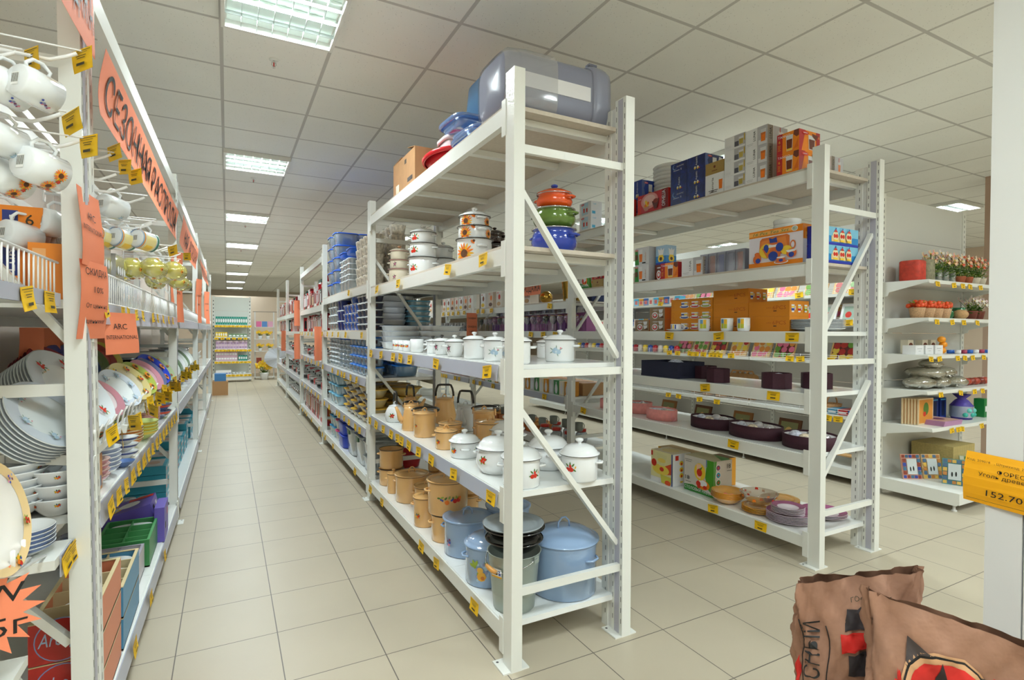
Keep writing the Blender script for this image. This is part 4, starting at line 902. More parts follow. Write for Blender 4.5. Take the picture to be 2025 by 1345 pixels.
def round_box(rx, ry, h, m, items):
    t = empty('hat_box'); b = MB(); b.lathe([(.0001,0),(1,0),(1,h),(.965,h),(.965,.01),(.0001,.01)], m, 40, sx=rx, sy=ry); b.build('body', t)
    l = MB(); l.lathe([(.0001,h*.55),(.5,h*.6),(.96,h*.85)], PAPER, 32, sx=rx, sy=ry); l.build('lining', t)
    rn = random.Random(int(rx*1e4)+items)
    for k in range(items):
        a = 2*pi*k/items+.3; g = MB(); g.ball((rx*.52*cos(a), ry*.52*sin(a), h*.78), min(rx,ry)*.27, (FOIL, c('#C9CCE0',.2,coat=.6,noise=.45,nscale=50), c('#D9C9B0',.2,coat=.6,noise=.45,nscale=50))[k % 3], 12, .75); g.build('wrapped_cup', t)
    return t
for x, y, rx, ry, h, m, lab, it in ((3.30,4.15,.12,.12,.085,PINKB,'pink round box farthest back, right rack',3),(3.33,3.80,.11,.12,.095,PINKB,'pink round box in the middle, right rack',3),(3.24,3.42,.10,.15,.09,PINKB,'nearest pink oval box with a cord loop, right rack',3),
    (3.32,2.95,.14,.18,.082,BURG,'burgundy oval box farthest from the near post',4),(3.29,2.545,.14,.195,.088,BURG,'middle one of the burgundy oval boxes',4),(3.31,2.16,.155,.16,.082,BURG,'nearest burgundy oval box with blue cups',4)):
    o = round_box(rx,ry,h,m,it); o.location = (x,y,ZC[2]); reg(o, '', 'gift box', label=lab)
    if 'cord' in lab:
        q = MB(); q.tube([(-.03,-.141,.07),(-.035,-.15,.03),(-.02,-.147,.0),(-.0,-.152,.012),(.005,-.152,.03)], .0018, PK, 6); q.build('cord_loop', o)
# bottom shelf
shelf_box('fr', lambda: carton(.19,.25,.255,WB,L=fruit_L,F=fruit_F,T=lambda f: f.ell(.5,.5,.35,.3,c('#D9C27A',.4),16) or f.ell(.4,.5,.12,.1,RED,10),topcol=c('#D8C9A8',.5),name='dinner_set_box'), 3.12, 3.16, ZC[1], label='white box printed with yellow fruit dishes, bottom shelf')
shelf_box('g18b', lambda: carton(.19,.29,.27,c('#CFC6B8',.4),L=green18_L,F=green18_F,T=lambda f: f.poly([(.4,0),(1,.0),(1,.6)],GRN) or f.ell(.4,.35,.25,.2,OR,16),topcol=c('#B9B08A',.5),name='dinner_set_box'), 3.17, 2.80, ZC[1], label='green and white box reading СТОЛОВЫЙ НАБОР, bottom shelf')
shelf_box('yb', lambda: carton(.17,.46,.2,c('#E8A020',.4),L=yellow_L,topcol=c('#B59A70',.6),name='dinner_set_box'), 3.43, 3.2, ZC[1], label='yellow set box lying behind the fruit box'); shelf_box('yb2', lambda: carton(.2,.16,.22,c('#E8A020',.4),L=yellow_L,F=lambda f: f.ell(.5,.5,.2,None,WB,12),topcol=c('#6A5030',.6),name='dinner_set_box'), 3.42, 2.98, ZC[1], label='second yellow box behind the green set box')
AMBG = clear('#FFB428', .85, .06, .12)
for k in range(6):
    o = place('ybowl', lambda: make_bowl(.112, .05, AMBG, c('#E4471C',.4)), (3.19, 2.80-.0, ZC[1]+.0085*k)) if False else None
def make_bowl(r, h, m, spot=None, name='salad_bowl'):
    b = MB(); b.lathe([(.0001,0),(r*.42,0),(r*.5,.004),(r*.78,h*.45),(r*.97,h*.92),(r,h),(r*.96,h),(r*.75,h*.5),(r*.45,.009),(.0001,.007)], m, 32)
    if spot:
        b.add([(r*.42*(1+.25*cos(6*a))*cos(a), r*.42*(1+.25*cos(6*a))*sin(a), .0125) for a in [2*pi*k/36 for k in range(36)]], [tuple(range(36))], spot)
    return b.build(name)
for k in range(6): o = place('ybowl', lambda: make_bowl(.115, .052, AMBG, c('#E4471C',.4)), (3.185, 2.69, ZC[1]+.008*k)); reg(o, 'amber glass salad bowl with red flower', 'bowl', 'right rack bottom shelf', tier=k, key=2.6)
for k in range(5): o = place('yplate', plate_fn('dinner_plate', .11, AMBG, h=.016), (3.21, 2.45, ZC[1]+.0075*k)); reg(o, 'amber glass plate under flowered glass bowl', 'plate', '', tier=k, key=2.4)
o = make_bowl(.125, .075, clear('#F3E6D0', .25, .05, .2)); o.location = (3.235, 2.47, ZC[1]+.052); reg(o, '', 'bowl', label='clear glass bowl with red flowers on top of amber plates')
p = MB(); 
for k in range(16):
    a = 2*pi*k/16; rr = .108+.006*(k % 2); z = .04+.015*(k % 3); p.add([(rr*cos(a)+dx_*-sin(a), rr*sin(a)+dx_*cos(a), z+dz_) for dx_, dz_ in ((-.01,-.008),(.012,-.006),(.009,.01),(-.008,.009))], [(0,1,2,3)], (RED, OR)[k % 2])
p.build('flower_print', o)
for k in range(4): o = place('yplate2', plate_fn('dinner_plate', .13, AMBG, h=.018), (3.50, 2.50, ZC[1]+.0075*k)); reg(o, 'large amber glass plate in rear stack', 'plate', 'right rack bottom shelf', tier=k, key=2.5)
PLM = c('#9A4E7A', .2, coat=.5); PLW = c('#E9DCE6', .2, coat=.5)
for k in range(6): o = place('pp', plate_fn('dinner_plate', .14, PLW, PLM, h=.02), (3.235, 2.24, ZC[1]+.0088*k)); reg(o, 'large purple-rimmed plate, near stack', 'plate', 'right rack bottom shelf', tier=k, key=2.2)
for k in range(5): o = place('pp2', plate_fn('dessert_plate', .10, PLW, PLM, h=.015), (3.225, 2.245, ZC[1]+.0535+.008*k)); reg(o, 'small purple plate, atop the large purple ones', 'plate', '', tier=k, key=2.2)
for k in range(3): o = place('pp', plate_fn('dinner_plate', .14, PLW, PLM, h=.02), (3.53, 2.20, ZC[1]+.0088*k)); reg(o, 'purple-rimmed plate in stack behind near post', 'plate', 'right rack bottom shelf', tier=k, key=2.2)

# ---------------------------------------------------------------- generic goods for long shelves
def make_tub(w, d, h, body, lidc, rnd=5, taper=.82, lid=True, label=None, name='food_container'):
    b = MB(); b.lathe([(.0001,0),(taper,0),(taper+.03,.004),(1,h*.92),(1,h),(.97,h),(.95,h*.9),(taper-.02,.005),(.0001,.005)], body, 20, sx=w/2, sy=d/2, sq=rnd); o = b.build(name)
    if lid:
        l = MB(); l.lathe([(1.05,h-.004),(1.06,h+.004),(1.02,h+.008),(.9,h+.008),(.86,h+.004),(.0001,h+.004)], lidc, 20, sx=w/2, sy=d/2, sq=rnd); l.build('lid', o)
    if label:
        f = MB()
        for s_ in (-1, 1):
            F_ = Face(f, (s_*w*.5, -s_*d*-.0-.012*s_, h*.35), (0, .024*s_, 0), (0,0,h*.4), (s_,0,0)); F_.rect(0,0,1,1,label)
        F_ = Face(f, (-.012, -d*.5, h*.35), (.024,0,0), (0,0,h*.4), (0,-1,0)); F_.rect(0,0,1,1,label)
        f.build('label', o)
    return o
CLR = clear('#DDE6EA', .38); CLRB = clear('#BFD6EA', .42); BLID = c('#1D5FD0',.3); SKYB = clear('#2C7FE0', .75); NVYP = c('#16255C',.3); BLUEP = clear('#1C5FD8', .85)
YLID = c('#EFC24A',.35); YBOD = clear('#F3DFA0', .6); NBOD = clear('#2A3A66', .7); AQL = c('#6DB8D8',.3); AQB = clear('#BFE0EC', .5); WPL = c('#D5DCDF',.3)
def stack(key, fn, x, y, z, n, dh, desc, where, cat='container', rz=0, jit=0.0, ref='near post'):
    for k in range(n):
        o = place(key, fn, (x+random.uniform(-jit,jit), y+random.uniform(-jit,jit), z+k*dh), rz=rz); reg(o, desc, cat, where, tier=k, key=y, ref=ref, joiner=',' if where == W_ else 'on')
tub = lambda *a, **k: (lambda: make_tub(*a, **k))
def bays(code, y0, y1, xs, dy, z, key, fn, n, dh, desc, where, cat='container', rz=0, skip=0.0, ref='near post'):
    side = RK[code][0]; y = y0; i = 0
    while y < y1:
        for s_ in xs:
            if random.random() >= skip: stack(key, fn, fx(code, y)+side*s_, y, z, n if isinstance(n, int) else random.randint(*n), dh, desc, where, cat, rz, ref=ref)
        y += dy; i += 1
# middle rack, second bay: plastics
zt = 1.802; W_ = "middle rack bay two"
bays('B', 6.35, 6.72, (.16,.40), .34, zt, 'bigtub', tub(.26,.24,.13,CLRB,BLID,6), 5, .14, 'clear box with blue lid, top shelf', W_)
for k, y in enumerate((6.02, 5.84, 5.66)): stack('cup%d' % (k == 0), tub(.14,.15,.11,CLR,WPL,8,name='food_container'), fx('B',y)+.12, y, zt, 5, .055, 'tall clear tub, top shelf', W_)
for y in (5.98, 5.60): o = place('wlid', tub(.34,.28,.05,BLID,BLID,6,.95), (fx('B',y)+.22, y, zt+.37)); reg(o, 'wide blue lid balanced on tall tubs', 'lid', W_)
for y in (5.98,5.60): stack('talltub', tub(.30,.26,.30,CLR,CLR,6,.88), fx('B',y)+.34, y, zt, 1, .3, 'tall clear storage box, top shelf rear', W_)
stack('aqs', tub(.16,.16,.05,AQL,AQL), 1.30, 5.36, zt+.28, 3, .03, 'pale blue tub on tall tubs', W_)
stack('aqs0', tub(.2,.2,.25,CLR,CLR,8,.9), 1.30, 5.36, zt, 1, .25, 'round clear box, top shelf', W_)
EGG = c('#D8D0C0',.4,noise=.35,nscale=45)
for i, y in enumerate((4.66,4.82,4.98,5.14)): stack('eggm', tub(.13,.13,.085,EGG,c('#E8E4DA',.4),4,.8,lid=False,name='patterned_cup'), fx('B',y)+.1, y, zt, 5, .085, 'cream patterned mug, top shelf', W_, 'mug')
for i, y in enumerate((4.62,4.78,4.94)): stack('eggm', tub(.13,.13,.085,EGG,EGG), fx('B',y)+.28, y, zt, 6, .085, 'cream patterned mug, rear row', W_, 'mug')
LBL = c('#3A1A1E',.5)
z_ = 1.397
for y in (6.62,6.44,6.26): stack('clrsm', tub(.15,.15,.085,CLR,WPL,5,label=LBL), fx('B',y)+.10, y, z_, 4, .088, 'small clear tub, second shelf', W_)
for y in (6.08,5.92): stack('nvt', tub(.14,.14,.10,c('#1B2E78',.3),WPL,5,label=LBL), fx('B',y)+.10, y, z_, 3, .112, 'navy tub with clear lid', W_)
for y in (5.72,5.55,5.36,5.19): stack('blt', tub(.14,.14,.078,BLUEP,CLRB,5,label=LBL), fx('B',y)+.10, y, z_, (3,4,3,4)[int(y*7) % 4], .088, 'bright blue tub with clear lid', W_)
for y in (4.98,4.82,4.66): stack('blk', tub(.14,.13,.055,c('#3A3F52',.3),WPL,5,label=LBL), fx('B',y)+.09, y, z_, 6, .062, 'flat dark tub with clear lid', W_)
for y in (6.6,6.3,6.0,5.7,5.4): stack('bigtub2', tub(.24,.22,.13,CLRB,BLID,6), fx('B',y)+.34, y, z_, 2, .14, 'blue-lidded tub, rear of second shelf', W_)
stack('trw', tub(.30,.26,.05,c('#C5CBD4',.35),c('#C5CBD4',.35),7,.9,lid=False,name='plastic_tray'), 1.26, 4.78, z_+.0, 6, .052, 'grey-white tray behind the first bay', W_, 'tray')
stack('trn', tub(.30,.26,.035,c('#16275E',.3),NVYP,7,.9,lid=False,name='plastic_tray'), 1.40, 4.98, z_, 8, .036, 'navy tray behind the first bay', W_, 'tray')
stack('tra', tub(.2,.2,.04,AQB,AQL,7,.9), 1.52, 4.72, z_, 6, .045, 'small aqua tub behind the first bay', W_)
stack('trc', tub(.26,.26,.05,CLR,CLR,7,.9,lid=False,name='plastic_tray'), 1.50, 5.2, z_, 7, .048, 'clear tray behind the first bay', W_, 'tray')
z_ = 1.003
for y in (6.62,6.42,6.22): stack('cj', tub(.16,.16,.05,CLR,WPL,2), fx('B',y)+.11, y, z_, 7, .05, 'round clear jar tub, third shelf', W_)
for y in (6.0,5.78,5.56): stack('cj2', tub(.17,.17,.045,CLR,CLRB,2), fx('B',y)+.11, y, z_, 6, .05, 'blue-tinted round tub, third shelf', W_)
for y in (6.0,5.78): stack('bl3', tub(.19,.19,.05,BLID,BLID,2), fx('B',y)+.11, y, z_+.30, 1, .05, 'round blue lid on stacked tubs', W_)
for y in (5.34,5.18,5.02,4.86,4.70): stack('sk', tub(.15,.13,.075,CLRB,c('#2C84E8',.3),5,label=LBL), fx('B',y)+.10, y, z_, 4, .086, 'square tub with sky blue lid', W_)
for y in (6.4,6.1,5.8,5.5,5.2,4.9,4.66): stack('skr', tub(.2,.2,.09,clear('#8CC0F0',.6),c('#2C84E8',.3),6), fx('B',y)+.36, y, z_, 2, .1, 'square blue tub, rear of third shelf', W_)
z_ = .578
for y in (6.62,6.40,6.18): stack('aq', tub(.19,.19,.10,AQB,AQL,4), fx('B',y)+.12, y, z_, 3, .11, 'pale aqua tub, fourth shelf', W_)
for y in (5.97,5.83): stack('aq2', tub(.15,.15,.075,AQB,AQL,3), fx('B',y)+.12, y, z_, 3, .085, 'small aqua tub, fourth shelf', W_)
def frill(body, lidc, r=.085):
    o = make_tub(r*2, r*2, .07, body, lidc, 2, .6, lid=False); l = MB()
    pts = [(r*(1.08+.03*(k % 2))*cos(2*pi*k/28), r*(1.08+.03*(k % 2))*sin(2*pi*k/28)) for k in range(28)]; l.prism(pts, .068, .076, lidc); l.build('lid', o); return o
for i, y in enumerate((5.66,5.48,5.30,5.12,4.94,4.76,4.62)):
    key = ('fy','fn')[i % 2]
    stack(key, (lambda: frill(YBOD, YLID)) if i % 2 == 0 else (lambda: frill(clear('#B8B098',.5), c('#3A4258',.3))), fx('B',y)+.11, y, z_, 4 if i % 2 == 0 else 5, .082 if i % 2 == 0 else .07, ('yellow frilled-lid bowl, fourth shelf','dark frilled-lid bowl, fourth shelf')[i % 2], W_, 'bowl')
for y in (5.9,5.5,5.1,4.75): stack('fy3', lambda: frill(c('#E9D28A',.35), YLID, .13), fx('B',y)+.40, y, z_, 4, .08, 'wide yellow bowl at the rear', W_, 'bowl')
z_ = .178
for y in (6.62,6.44): stack('jr', tub(.15,.15,.11,AQB,c('#3BA0D8',.3),3), fx('B',y)+.11, y, z_, 3, .12, 'round jar with blue handle', W_)
stack('jp', tub(.18,.18,.11,CLR,c('#D8467E',.3),3), fx('B',6.2)+.12, 6.2, z_, 3, .12, 'tub with pink clip lid', W_)
for y in (5.86,): stack('bc', tub(.30,.34,.12,c('#2348C8',.3),c('#1C3CB0',.3),6,.92), fx('B',y)+.17, y, z_, 3, .13, 'royal blue carrier box', W_)
def bigbox():
    o = make_tub(.36,.38,.25,clear('#C9D3D8',.45),CLR,6,.88); m = MB()
    m.box(-.19,-.165,-.04,.04,.2,.25,c('#3E6A4A',.4)); m.build('latch', o); return o
for y in (5.46,5.04): stack('bb', bigbox, fx('B',y)+.21, y, z_, 1, .25, 'large clear storage box with green latch', W_)
stack('bb2', tub(.26,.30,.12,CLR,CLR,6,.88), fx('B',4.70)+.16, 4.70, z_, 2, .13, 'low clear storage box near the post', W_)
for y in (4.75,): stack('rdb', tub(.2,.2,.09,c('#B01C20',.3),WPL,6), 1.45, y, z_, 3, .1, 'red tub with white lid, at the rear', W_)
# far bays: boxed sets, pans, books of baking tins
def flat_box(dx, dy, h, m, m2): 
    return carton(dx, dy, h, m, L=lambda f: (f.rect(.1,.2,.9,.75,m2), f.rect(.2,.8,.8,.88,WB)), F=lambda f: f.rect(.15,.2,.85,.8,m2), name='boxed_pan')
PAL = [(c('#B0141C',.35),WB),(WB,c('#B0141C',.35)),(c('#7E1018',.35),c('#D8C0A0',.4)),(c('#E8E4E0',.4),c('#8E2A2A',.4)),(c('#C8202A',.35),c('#2A2A30',.4)),(c('#24463A',.4),WB),(c('#A4101C',.4),c('#D07830',.4))]
def upright_row(code, y0, y1, z, dep, hr, tr, where, desc0='boxed pan', s0=.05, lean=True, maxn=40):
    y = y0; i = 0; side = RK[code][0]
    while y < y1 and i < maxn:
        k = random.randrange(len(PAL)); t = random.choice(tr); h = random.choice(hr); key = 'fb%d_%d_%d_%.2f' % (k, int(t*1000), int(h*1000), dep)
        o = place(key, lambda: flat_box(dep, t, h, *PAL[k]), (fx(code, y)+side*s0-(dep if side < 0 else 0), y, z), rot=(radians(random.uniform(-4,0)) if lean else 0, 0, 0))
        nm = ('red','white','dark red','pale','red and black','dark green','red and orange')[k]
        reg(o, nm+' '+desc0, 'box', where, ref='near post'); y += t*1.05+.008+(.012 if lean else 0); i += 1
def pan_mesh(r, h, m, lidm=None):
    b = MB(); b.lathe([(.0001,0),(r*.9,0),(r,.01),(r,h),(r*.97,h),(r*.95,.012),(.0001,.008)], m, 24); o = b.build('saucepan')
    g = MB(); g.tube([(0,-r,h*.8),(0,-r-.12,h*.9)], .009, ENK, 8); g.build('handle', o)
    if lidm:
        l = MB(); l.lathe([(r*1.02,h),(r*1.02,h+.004),(r*.7,h+.02),(.0001,h+.03)], lidm, 24); lo = l.build('lid', o); q = MB(); q.ball((0,0,h+.04), .013, ENK, 8); q.build('knob', lo)
    return o
STL = c('#B9BBBE',.18,metal=1.0)
for bi, (ya, yb, nm) in enumerate(((7.1,9.45,'third'),(9.7,12.05,'fourth'),(12.35,14.75,'fifth'))):
    wh = "middle rack bay "+('three','four','five')[bi]+','; m_ = 1 if bi == 0 else 0
    upright_row('B', ya, yb, 1.735, .22, (.30,.26,.22), (.07,.09,.12), wh+' top shelf')
    for y in ((7.3,7.75,8.3,8.9) if bi == 0 else (ya+.2, ya+.8, ya+1.4)):
        k = random.randrange(len(PAL)); 
        o = place('tb%d' % k, lambda: carton(.3,.3,.16,PAL[k][0],L=lambda f: f.rect(.1,.2,.9,.7,PAL[k][1]),name='appliance_box'), (fx('B',y)+.26, y, 1.735)); reg(o, 'large box at the rear', 'box', wh+' top shelf', ref='near post')
        o = place('tb%d' % ((k+2) % 7), lambda: carton(.3,.3,.16,PAL[(k+2) % 7][0],L=lambda f: f.rect(.1,.2,.9,.7,PAL[(k+2) % 7][1]),name='appliance_box'), (fx('B',y)+.26, y, 1.8955)); reg(o, 'upper rear box', 'box', wh+' top shelf', ref='near post')
        if bi == 0: o = place('tb%d' % ((k+4) % 7), lambda: carton(.3,.3,.16,PAL[(k+4) % 7][0],L=lambda f: f.rect(.1,.2,.9,.7,PAL[(k+4) % 7][1]),name='appliance_box'), (fx('B',y)+.24, y, 2.056)); reg(o, 'topmost rear box', 'box', wh+' top shelf', ref='near post')
    upright_row('B', ya, yb, 1.389, .2, (.24,.2,.22), (.03,.04,.05), wh+' second shelf', maxn=34)
    y = ya+.12; i = 0
    while y < yb:
        key = ('pn1','pn2','pn3')[i % 3]
        o = place(key, [lambda: pan_mesh(.1,.09,STL,STL), lambda: pan_mesh(.11,.06,ENK,CLR), lambda: pan_mesh(.09,.1,c('#B0202A',.25,coat=.5),STL)][i % 3], (fx('B',y)+.17, y, 1.0145)); reg(o, ('steel pan with lid','black frying pan','red saucepan')[i % 3], 'pan', wh+' third shelf', ref='near post')
        o = place(('pn2','pn1','pn3')[i % 3], [lambda: pan_mesh(.11,.06,ENK,CLR), lambda: pan_mesh(.1,.09,STL,STL), lambda: pan_mesh(.09,.1,RDX,STL)][i % 3], (fx('B',y)+.17, y, .5945)); reg(o, ('black frying pan','steel pan with lid','red saucepan')[i % 3], 'pan', wh+' fourth shelf', ref='near post')
        o = place(key, lambda: None, (fx('B',y)+.42, y, .5945)); reg(o, 'pan in the rear row', 'pan', wh+' fourth shelf', ref='near post')
        if bi: o = place('pn1', lambda: None, (fx('B',y)+.17, y, .1945)); reg(o, 'steel pan with lid', 'pan', wh+' bottom shelf', ref='near post')
        y += .26; i += 1
    if bi == 0: upright_row('B', ya, yb, .1945, .24, (.3,.26,.32), (.05,.07), wh+' bottom shelf', 'kitchen set')

# on top of the middle rack
def cbox():
    t = empty('cardboard_box'); b = MB(); K_ = c('#B98D62',.8,noise=.05,nscale=20); dx, dy, h, w = .36, .5, .235, .004
    b.box(0,dx,0,dy,0,w,K_); b.box(0,w,0,dy,w,h,K_); b.box(dx-w,dx,0,dy,w,h,K_); b.box(w,dx-w,0,w,w,h,K_); b.box(w,dx-w,dy-w,dy,w,h,K_); b.build('body', t)
    f = MB(); f.add([(0,0,h),(dx,0,h),(dx,.16,h+.035),(0,.16,h+.035),(0,0,h+.003),(dx,0,h+.003),(dx,.16,h+.038),(0,.16,h+.038)], [(3,2,1,0),(4,5,6,7),(0,1,5,4),(1,2,6,5),(2,3,7,6),(3,0,4,7)], K_); f.build('flap', t)
    f = MB(); f.add([(0,.3,h+.01),(dx,.3,h+.01),(dx,dy,h),(0,dy,h),(0,.3,h+.013),(dx,.3,h+.013),(dx,dy,h+.003),(0,dy,h+.003)], [(3,2,1,0),(4,5,6,7),(0,1,5,4),(1,2,6,5),(2,3,7,6),(3,0,4,7)], K_); f.build('flap', t)
    p = MB(); F_ = Face(p, (-.0005,dy,0), (0,-dy,0), (0,0,h), (-1,0,0)); F_.rect(.68,.18,.9,.3,c('#3A3028',.6)).rect(.55,.75,.64,.88,c('#5A4A3A',.6)).rect(.15,.0,.3,.32,c('#D8C49A',.4)); p.build('printing', t); return t
o = cbox(); o.location = (1.06, 3.34, 2.3395); reg(o, '', 'box', label='brown cardboard box on top of the middle rack')
def hull_tub(sx, sy, h, m, sq=6, taper=.85, rim=True, name='plastic_tub'):
    t = empty(name); b = MB(); b.lathe([(.0001,0),(taper,0),(taper+.04,.01),(1,h),(.975,h),(taper-.0,.012),(.0001,.008)], m, 36, sx=sx/2, sy=sy/2, sq=sq); b.build('body', t)
    if rim: r = MB(); r.lathe([(.99,h-.02),(1.05,h-.016),(1.06,h),(1.04,h+.004),(.98,h)], m, 36, sx=sx/2, sy=sy/2, sq=sq); r.build('rim', t)
    return t
GT = c('#8C90A4',.3); 
t = empty('storage_tub'); b = MB()
b.lathe([(.0001,0),(.78,0),(.9,.02),(.96,.10),(.97,.44),(1.0,.445)], GT, 44, sx=.146, sy=.165, sq=5); b.build('body', t)
b = MB(); b.lathe([(1.0,.443),(1.06,.445),(1.07,.465),(1.05,.52),(.98,.55),(.0001,.555)], GT, 44, sx=.146, sy=.165, sq=5); b.build('lid', t)
b = MB(); b.lathe([(.985,.12),(.99,.12),(.99,.43),(.985,.43)], c('#E8E9EC',.4), 44, sx=.165, sy=.045); 
b = MB(); 
for s_ in (-1,): b.box(-.03,.035,-.1625,-.1585,.03,.435,c('#E9EAEE',.45))
b.build('paper_band', t)
b = MB(); b.lathe([(.83,-.002),(.95,.018),(1.0,.10),(1.01,.24),(1.0,.25)], clear('#F2F4F8',.16,.12,.10), 44, sx=.149, sy=.17, sq=5); b.build('shrink_film', t)
for y in (-.12, .06):
    q = MB(); q.box(-.168,-.158,y,y+.03,.455,.50,c('#7A7E92',.3)); q.build('lid_clip', t)
t.rotation_euler = (0, pi/2, 0); t.location = (1.06, 2.22, 2.3395+.157)
reg(t, '', 'storage tub', label='grey plastic tub in shrink film lying on its side on the top shelf')
BT = c('#4F7EA8',.3); t = hull_tub(.36,.36,.30,BT,5,.82); t.location = (1.42,2.86,2.3395+.19); t.rotation_euler = (pi,0,.0); t.location.z = 2.3395+.50
reg(t, '', 'basin', label='blue plastic tub upside down behind the grey one')
t = hull_tub(.34,.34,.19,c('#5E93AE',.3),5,.86); t.location = (1.40,2.86,2.3395); reg(t, '', 'basin', label='teal blue tub with a red sticker under the upturned one')
p = MB(); F_ = Face(p, (-.172,.07,.10), (0,-.07,0), (0,0,.045), (-1,0,0)); F_.ell(.5,.5,.5,None,RED,14).ell(.5,.5,.36,None,YLW,12); p.build('sticker', t)
t = hull_tub(.28,.2,.07,c('#E6D6DC',.3),5,.85); t.location = (1.25,2.99,2.445); reg(t, '', 'basin', label='pale pink basin on the top shelf')
t = hull_tub(.36,.36,.085,c('#D8262E',.25),2.2,.7); t.location = (1.20,3.06,2.3395+.02); t.rotation_euler = (0,0,0)
t.location = (1.225,3.06,2.3395); t.rotation_euler = (radians(-6),radians(-5),0); t.location.z += .018; reg(t, '', 'basin', label='shallow bright red basin beside the cardboard box')
for i, (x, y, z, a) in enumerate(((1.21,2.60,2.3395,.0),(1.25,2.66,2.39,.1),(1.24,2.86,2.515,.05))):
    t = hull_tub(.30,.30,.06,clear('#6FA4EA',.6),5,.8); t.location = (x,y,z); t.rotation_euler = (0,0,a); reg(t, 'translucent blue plastic tray lid on top shelf', 'tray', '', key=y)

# ---------------------------------------------------------------- left rack
def panel(name, parent, x0, x1, y0, y1, z0, z1, m):
    b = MB(); b.box(x0,x1,y0,y1,z0,z1,m); return b.build(name, parent)
t = empty('back_panel_wall', (0,0,0)); PB = c('#D9CCC0',.6)
for i, ((xa, ya), (xc, yc)) in enumerate(zip(LINE_A, LINE_A[1:])):
    for k, (z0, z1) in enumerate(((.1,.62),(.625,1.14),(1.145,1.66),(1.665,2.45))):
        panel('panel', t, -1.02, -1.0, ya+.06, yc+.04, z0, z1, PB)
panel('panel', t, -1.02, -1.0, .4, 1.98, .1, 2.45, PB)
reg(t, '', 'back panel', label='beige sheet panels closing the back of the left rack')
WH = 'left rack fence shelf'
# near stub bay: cantilever fence shelf, hooks, lower shelf
t = empty('cantilever_shelf_unit'); 
b = MB(); b.box(-.95,-.417,.5,1.92,1.462,1.484,WHITE); b.build('shelf_board', t)
b = MB(); b.box(-.417,-.41,.5,1.92,1.455,1.492,RAIL); b.build('price_rail', t)
b = MB()
for k in range(40): y = .5+.035*k; b.tube([(-.412,y,1.49),(-.412,y,1.575)], .0022, WIRE, 5)
b.tube([(-.412,.5,1.575),(-.412,1.9,1.575)], .0035, WIRE, 6); b.build('wire_fence', t)
b = MB(); b.box(-.95,-.39,1.757,1.92,.775,.80,WHITE); b.build('shelf_board', t)
b = MB(); b.box(-.39,-.386,1.80,1.92,.74,.798,RAIL); b.build('price_rail', t)
b = MB(); b.box(-.95,-.435,1.2,1.72,.565,.588,WHITE); b.build('shelf_board', t)
b = MB(); b.bar((-.95,1.70,.3),(-.45,1.70,.55),.02,.04,WHITE); b.build('bracket', t)
b = MB(); b.box(-.97,-.93,1.25,1.30,0,2.45,WHITE); b.build('post', t)
reg(t, '', 'shelf unit', label='nearest white cantilever shelf unit at the left picture edge')
def hook_rail(t_, x, y0, y1, z):
    b = MB(); b.box(x-.012, x+.0, y0, y1, z-.015, z+.015, WHITE); b.build('hook_rail', t_)
t = empty('mug_hook_rails')
for (xa, ya), (xc, yc) in zip(LINE_A[:2], LINE_A[1:3]):
    for z in (2.22, 2.02, 1.86, 1.72): hook_rail(t, xa-.32, ya+.1, yc, z)
for z in (2.14, 1.98): hook_rail(t, -.62, .9, 1.9, z)
reg(t, '', 'hook rail', label='white horizontal rails that carry the mug hooks, left rack')
def make_hook(L):
    def f():
        b = MB(); b.tube([(0,0,0),(L,0,-.004),(L+.03,0,.010),(L+.05,0,.022)], .0045, WIRE, 8); b.box(-.004,0,-.012,.012,-.03,.03,WIRE)
        o = b.build('display_hook'); q = MB(); q.tube([(0,0,.035),(L+.06,0,.03)], .0022, WIRE, 6); q.build('label_arm', o); return o
    return f
def make_hmug(kind, r=.042, h=.085):
    """mug hanging by its handle: axis along +Y of its own frame, handle up"""
    o = make_mug(r, h, ENW); 
    p = MB()
    def band(z0, z1, m, a0=0, a1=2*pi, rr=1.004, n=24):
        vs = []; 
        for k in range(n+1): a = a0+(a1-a0)*k/n; vs += [(r*rr*cos(a), r*rr*sin(a), z0), (r*rr*cos(a), r*rr*sin(a), z1)]
        p.add(vs, [(2*k,2*k+2,2*k+3,2*k+1) for k in range(n)], m, True)
    if kind == 'green':
        band(h*.86,h*.97,c('#3E7A6A',.2)); band(h*.1,h*.16,c('#E8962A',.2)); band(h*.02,h*.08,c('#8FB0D0',.2)); band(h*.2,h*.8,c('#F0E2A0',.2),a0=1.2,a1=5.0); band(h*.3,h*.7,c('#F2C84A',.2),a0=2.2,a1=3.2,rr=1.01); wrap_print(p,[(r*1.012,0),(r*1.012,h)],4.3,h*.5,'berry',.02,3)
    elif kind == 'yellow':
        for a in (1.9,2.7,3.5,4.3,5.1): wrap_print(p,[(r,0),(r,h)],a,h*(.6+.1*(int(a*10) % 3)),'sun',.017,int(a*10)); wrap_print(p,[(r*1.005,0),(r*1.005,h)],a+.35,h*.72,'berry',.013,int(a*10))
    elif kind == 'apple': wrap_print(p,[(r,0),(r,h)],4.4,h*.7,'berry',.03,5); wrap_print(p,[(r,0),(r,h)],2.6,h*.65,'plum',.022,2)
    elif kind == 'blue': wrap_print(p,[(r,0),(r,h)],2.6,h*.75,'blue',.016,1)
    if p.v: p.build('flower_print', o)
    f = MB(); F_ = Face(f, (-r*.38,-r*.25,-.0006), (0,r*.5,0), (r*.75,0,0), (0,0,-1)); F_.rect(0,0,1,1,WD)
    for k in range(6): F_.rect(.05+.16*k,.2,.12+.16*k,.9,INK); F_.k -= 1
    f.build('barcode_label', o); return o
axis = Vector((.62,.76,-.12)).normalized()
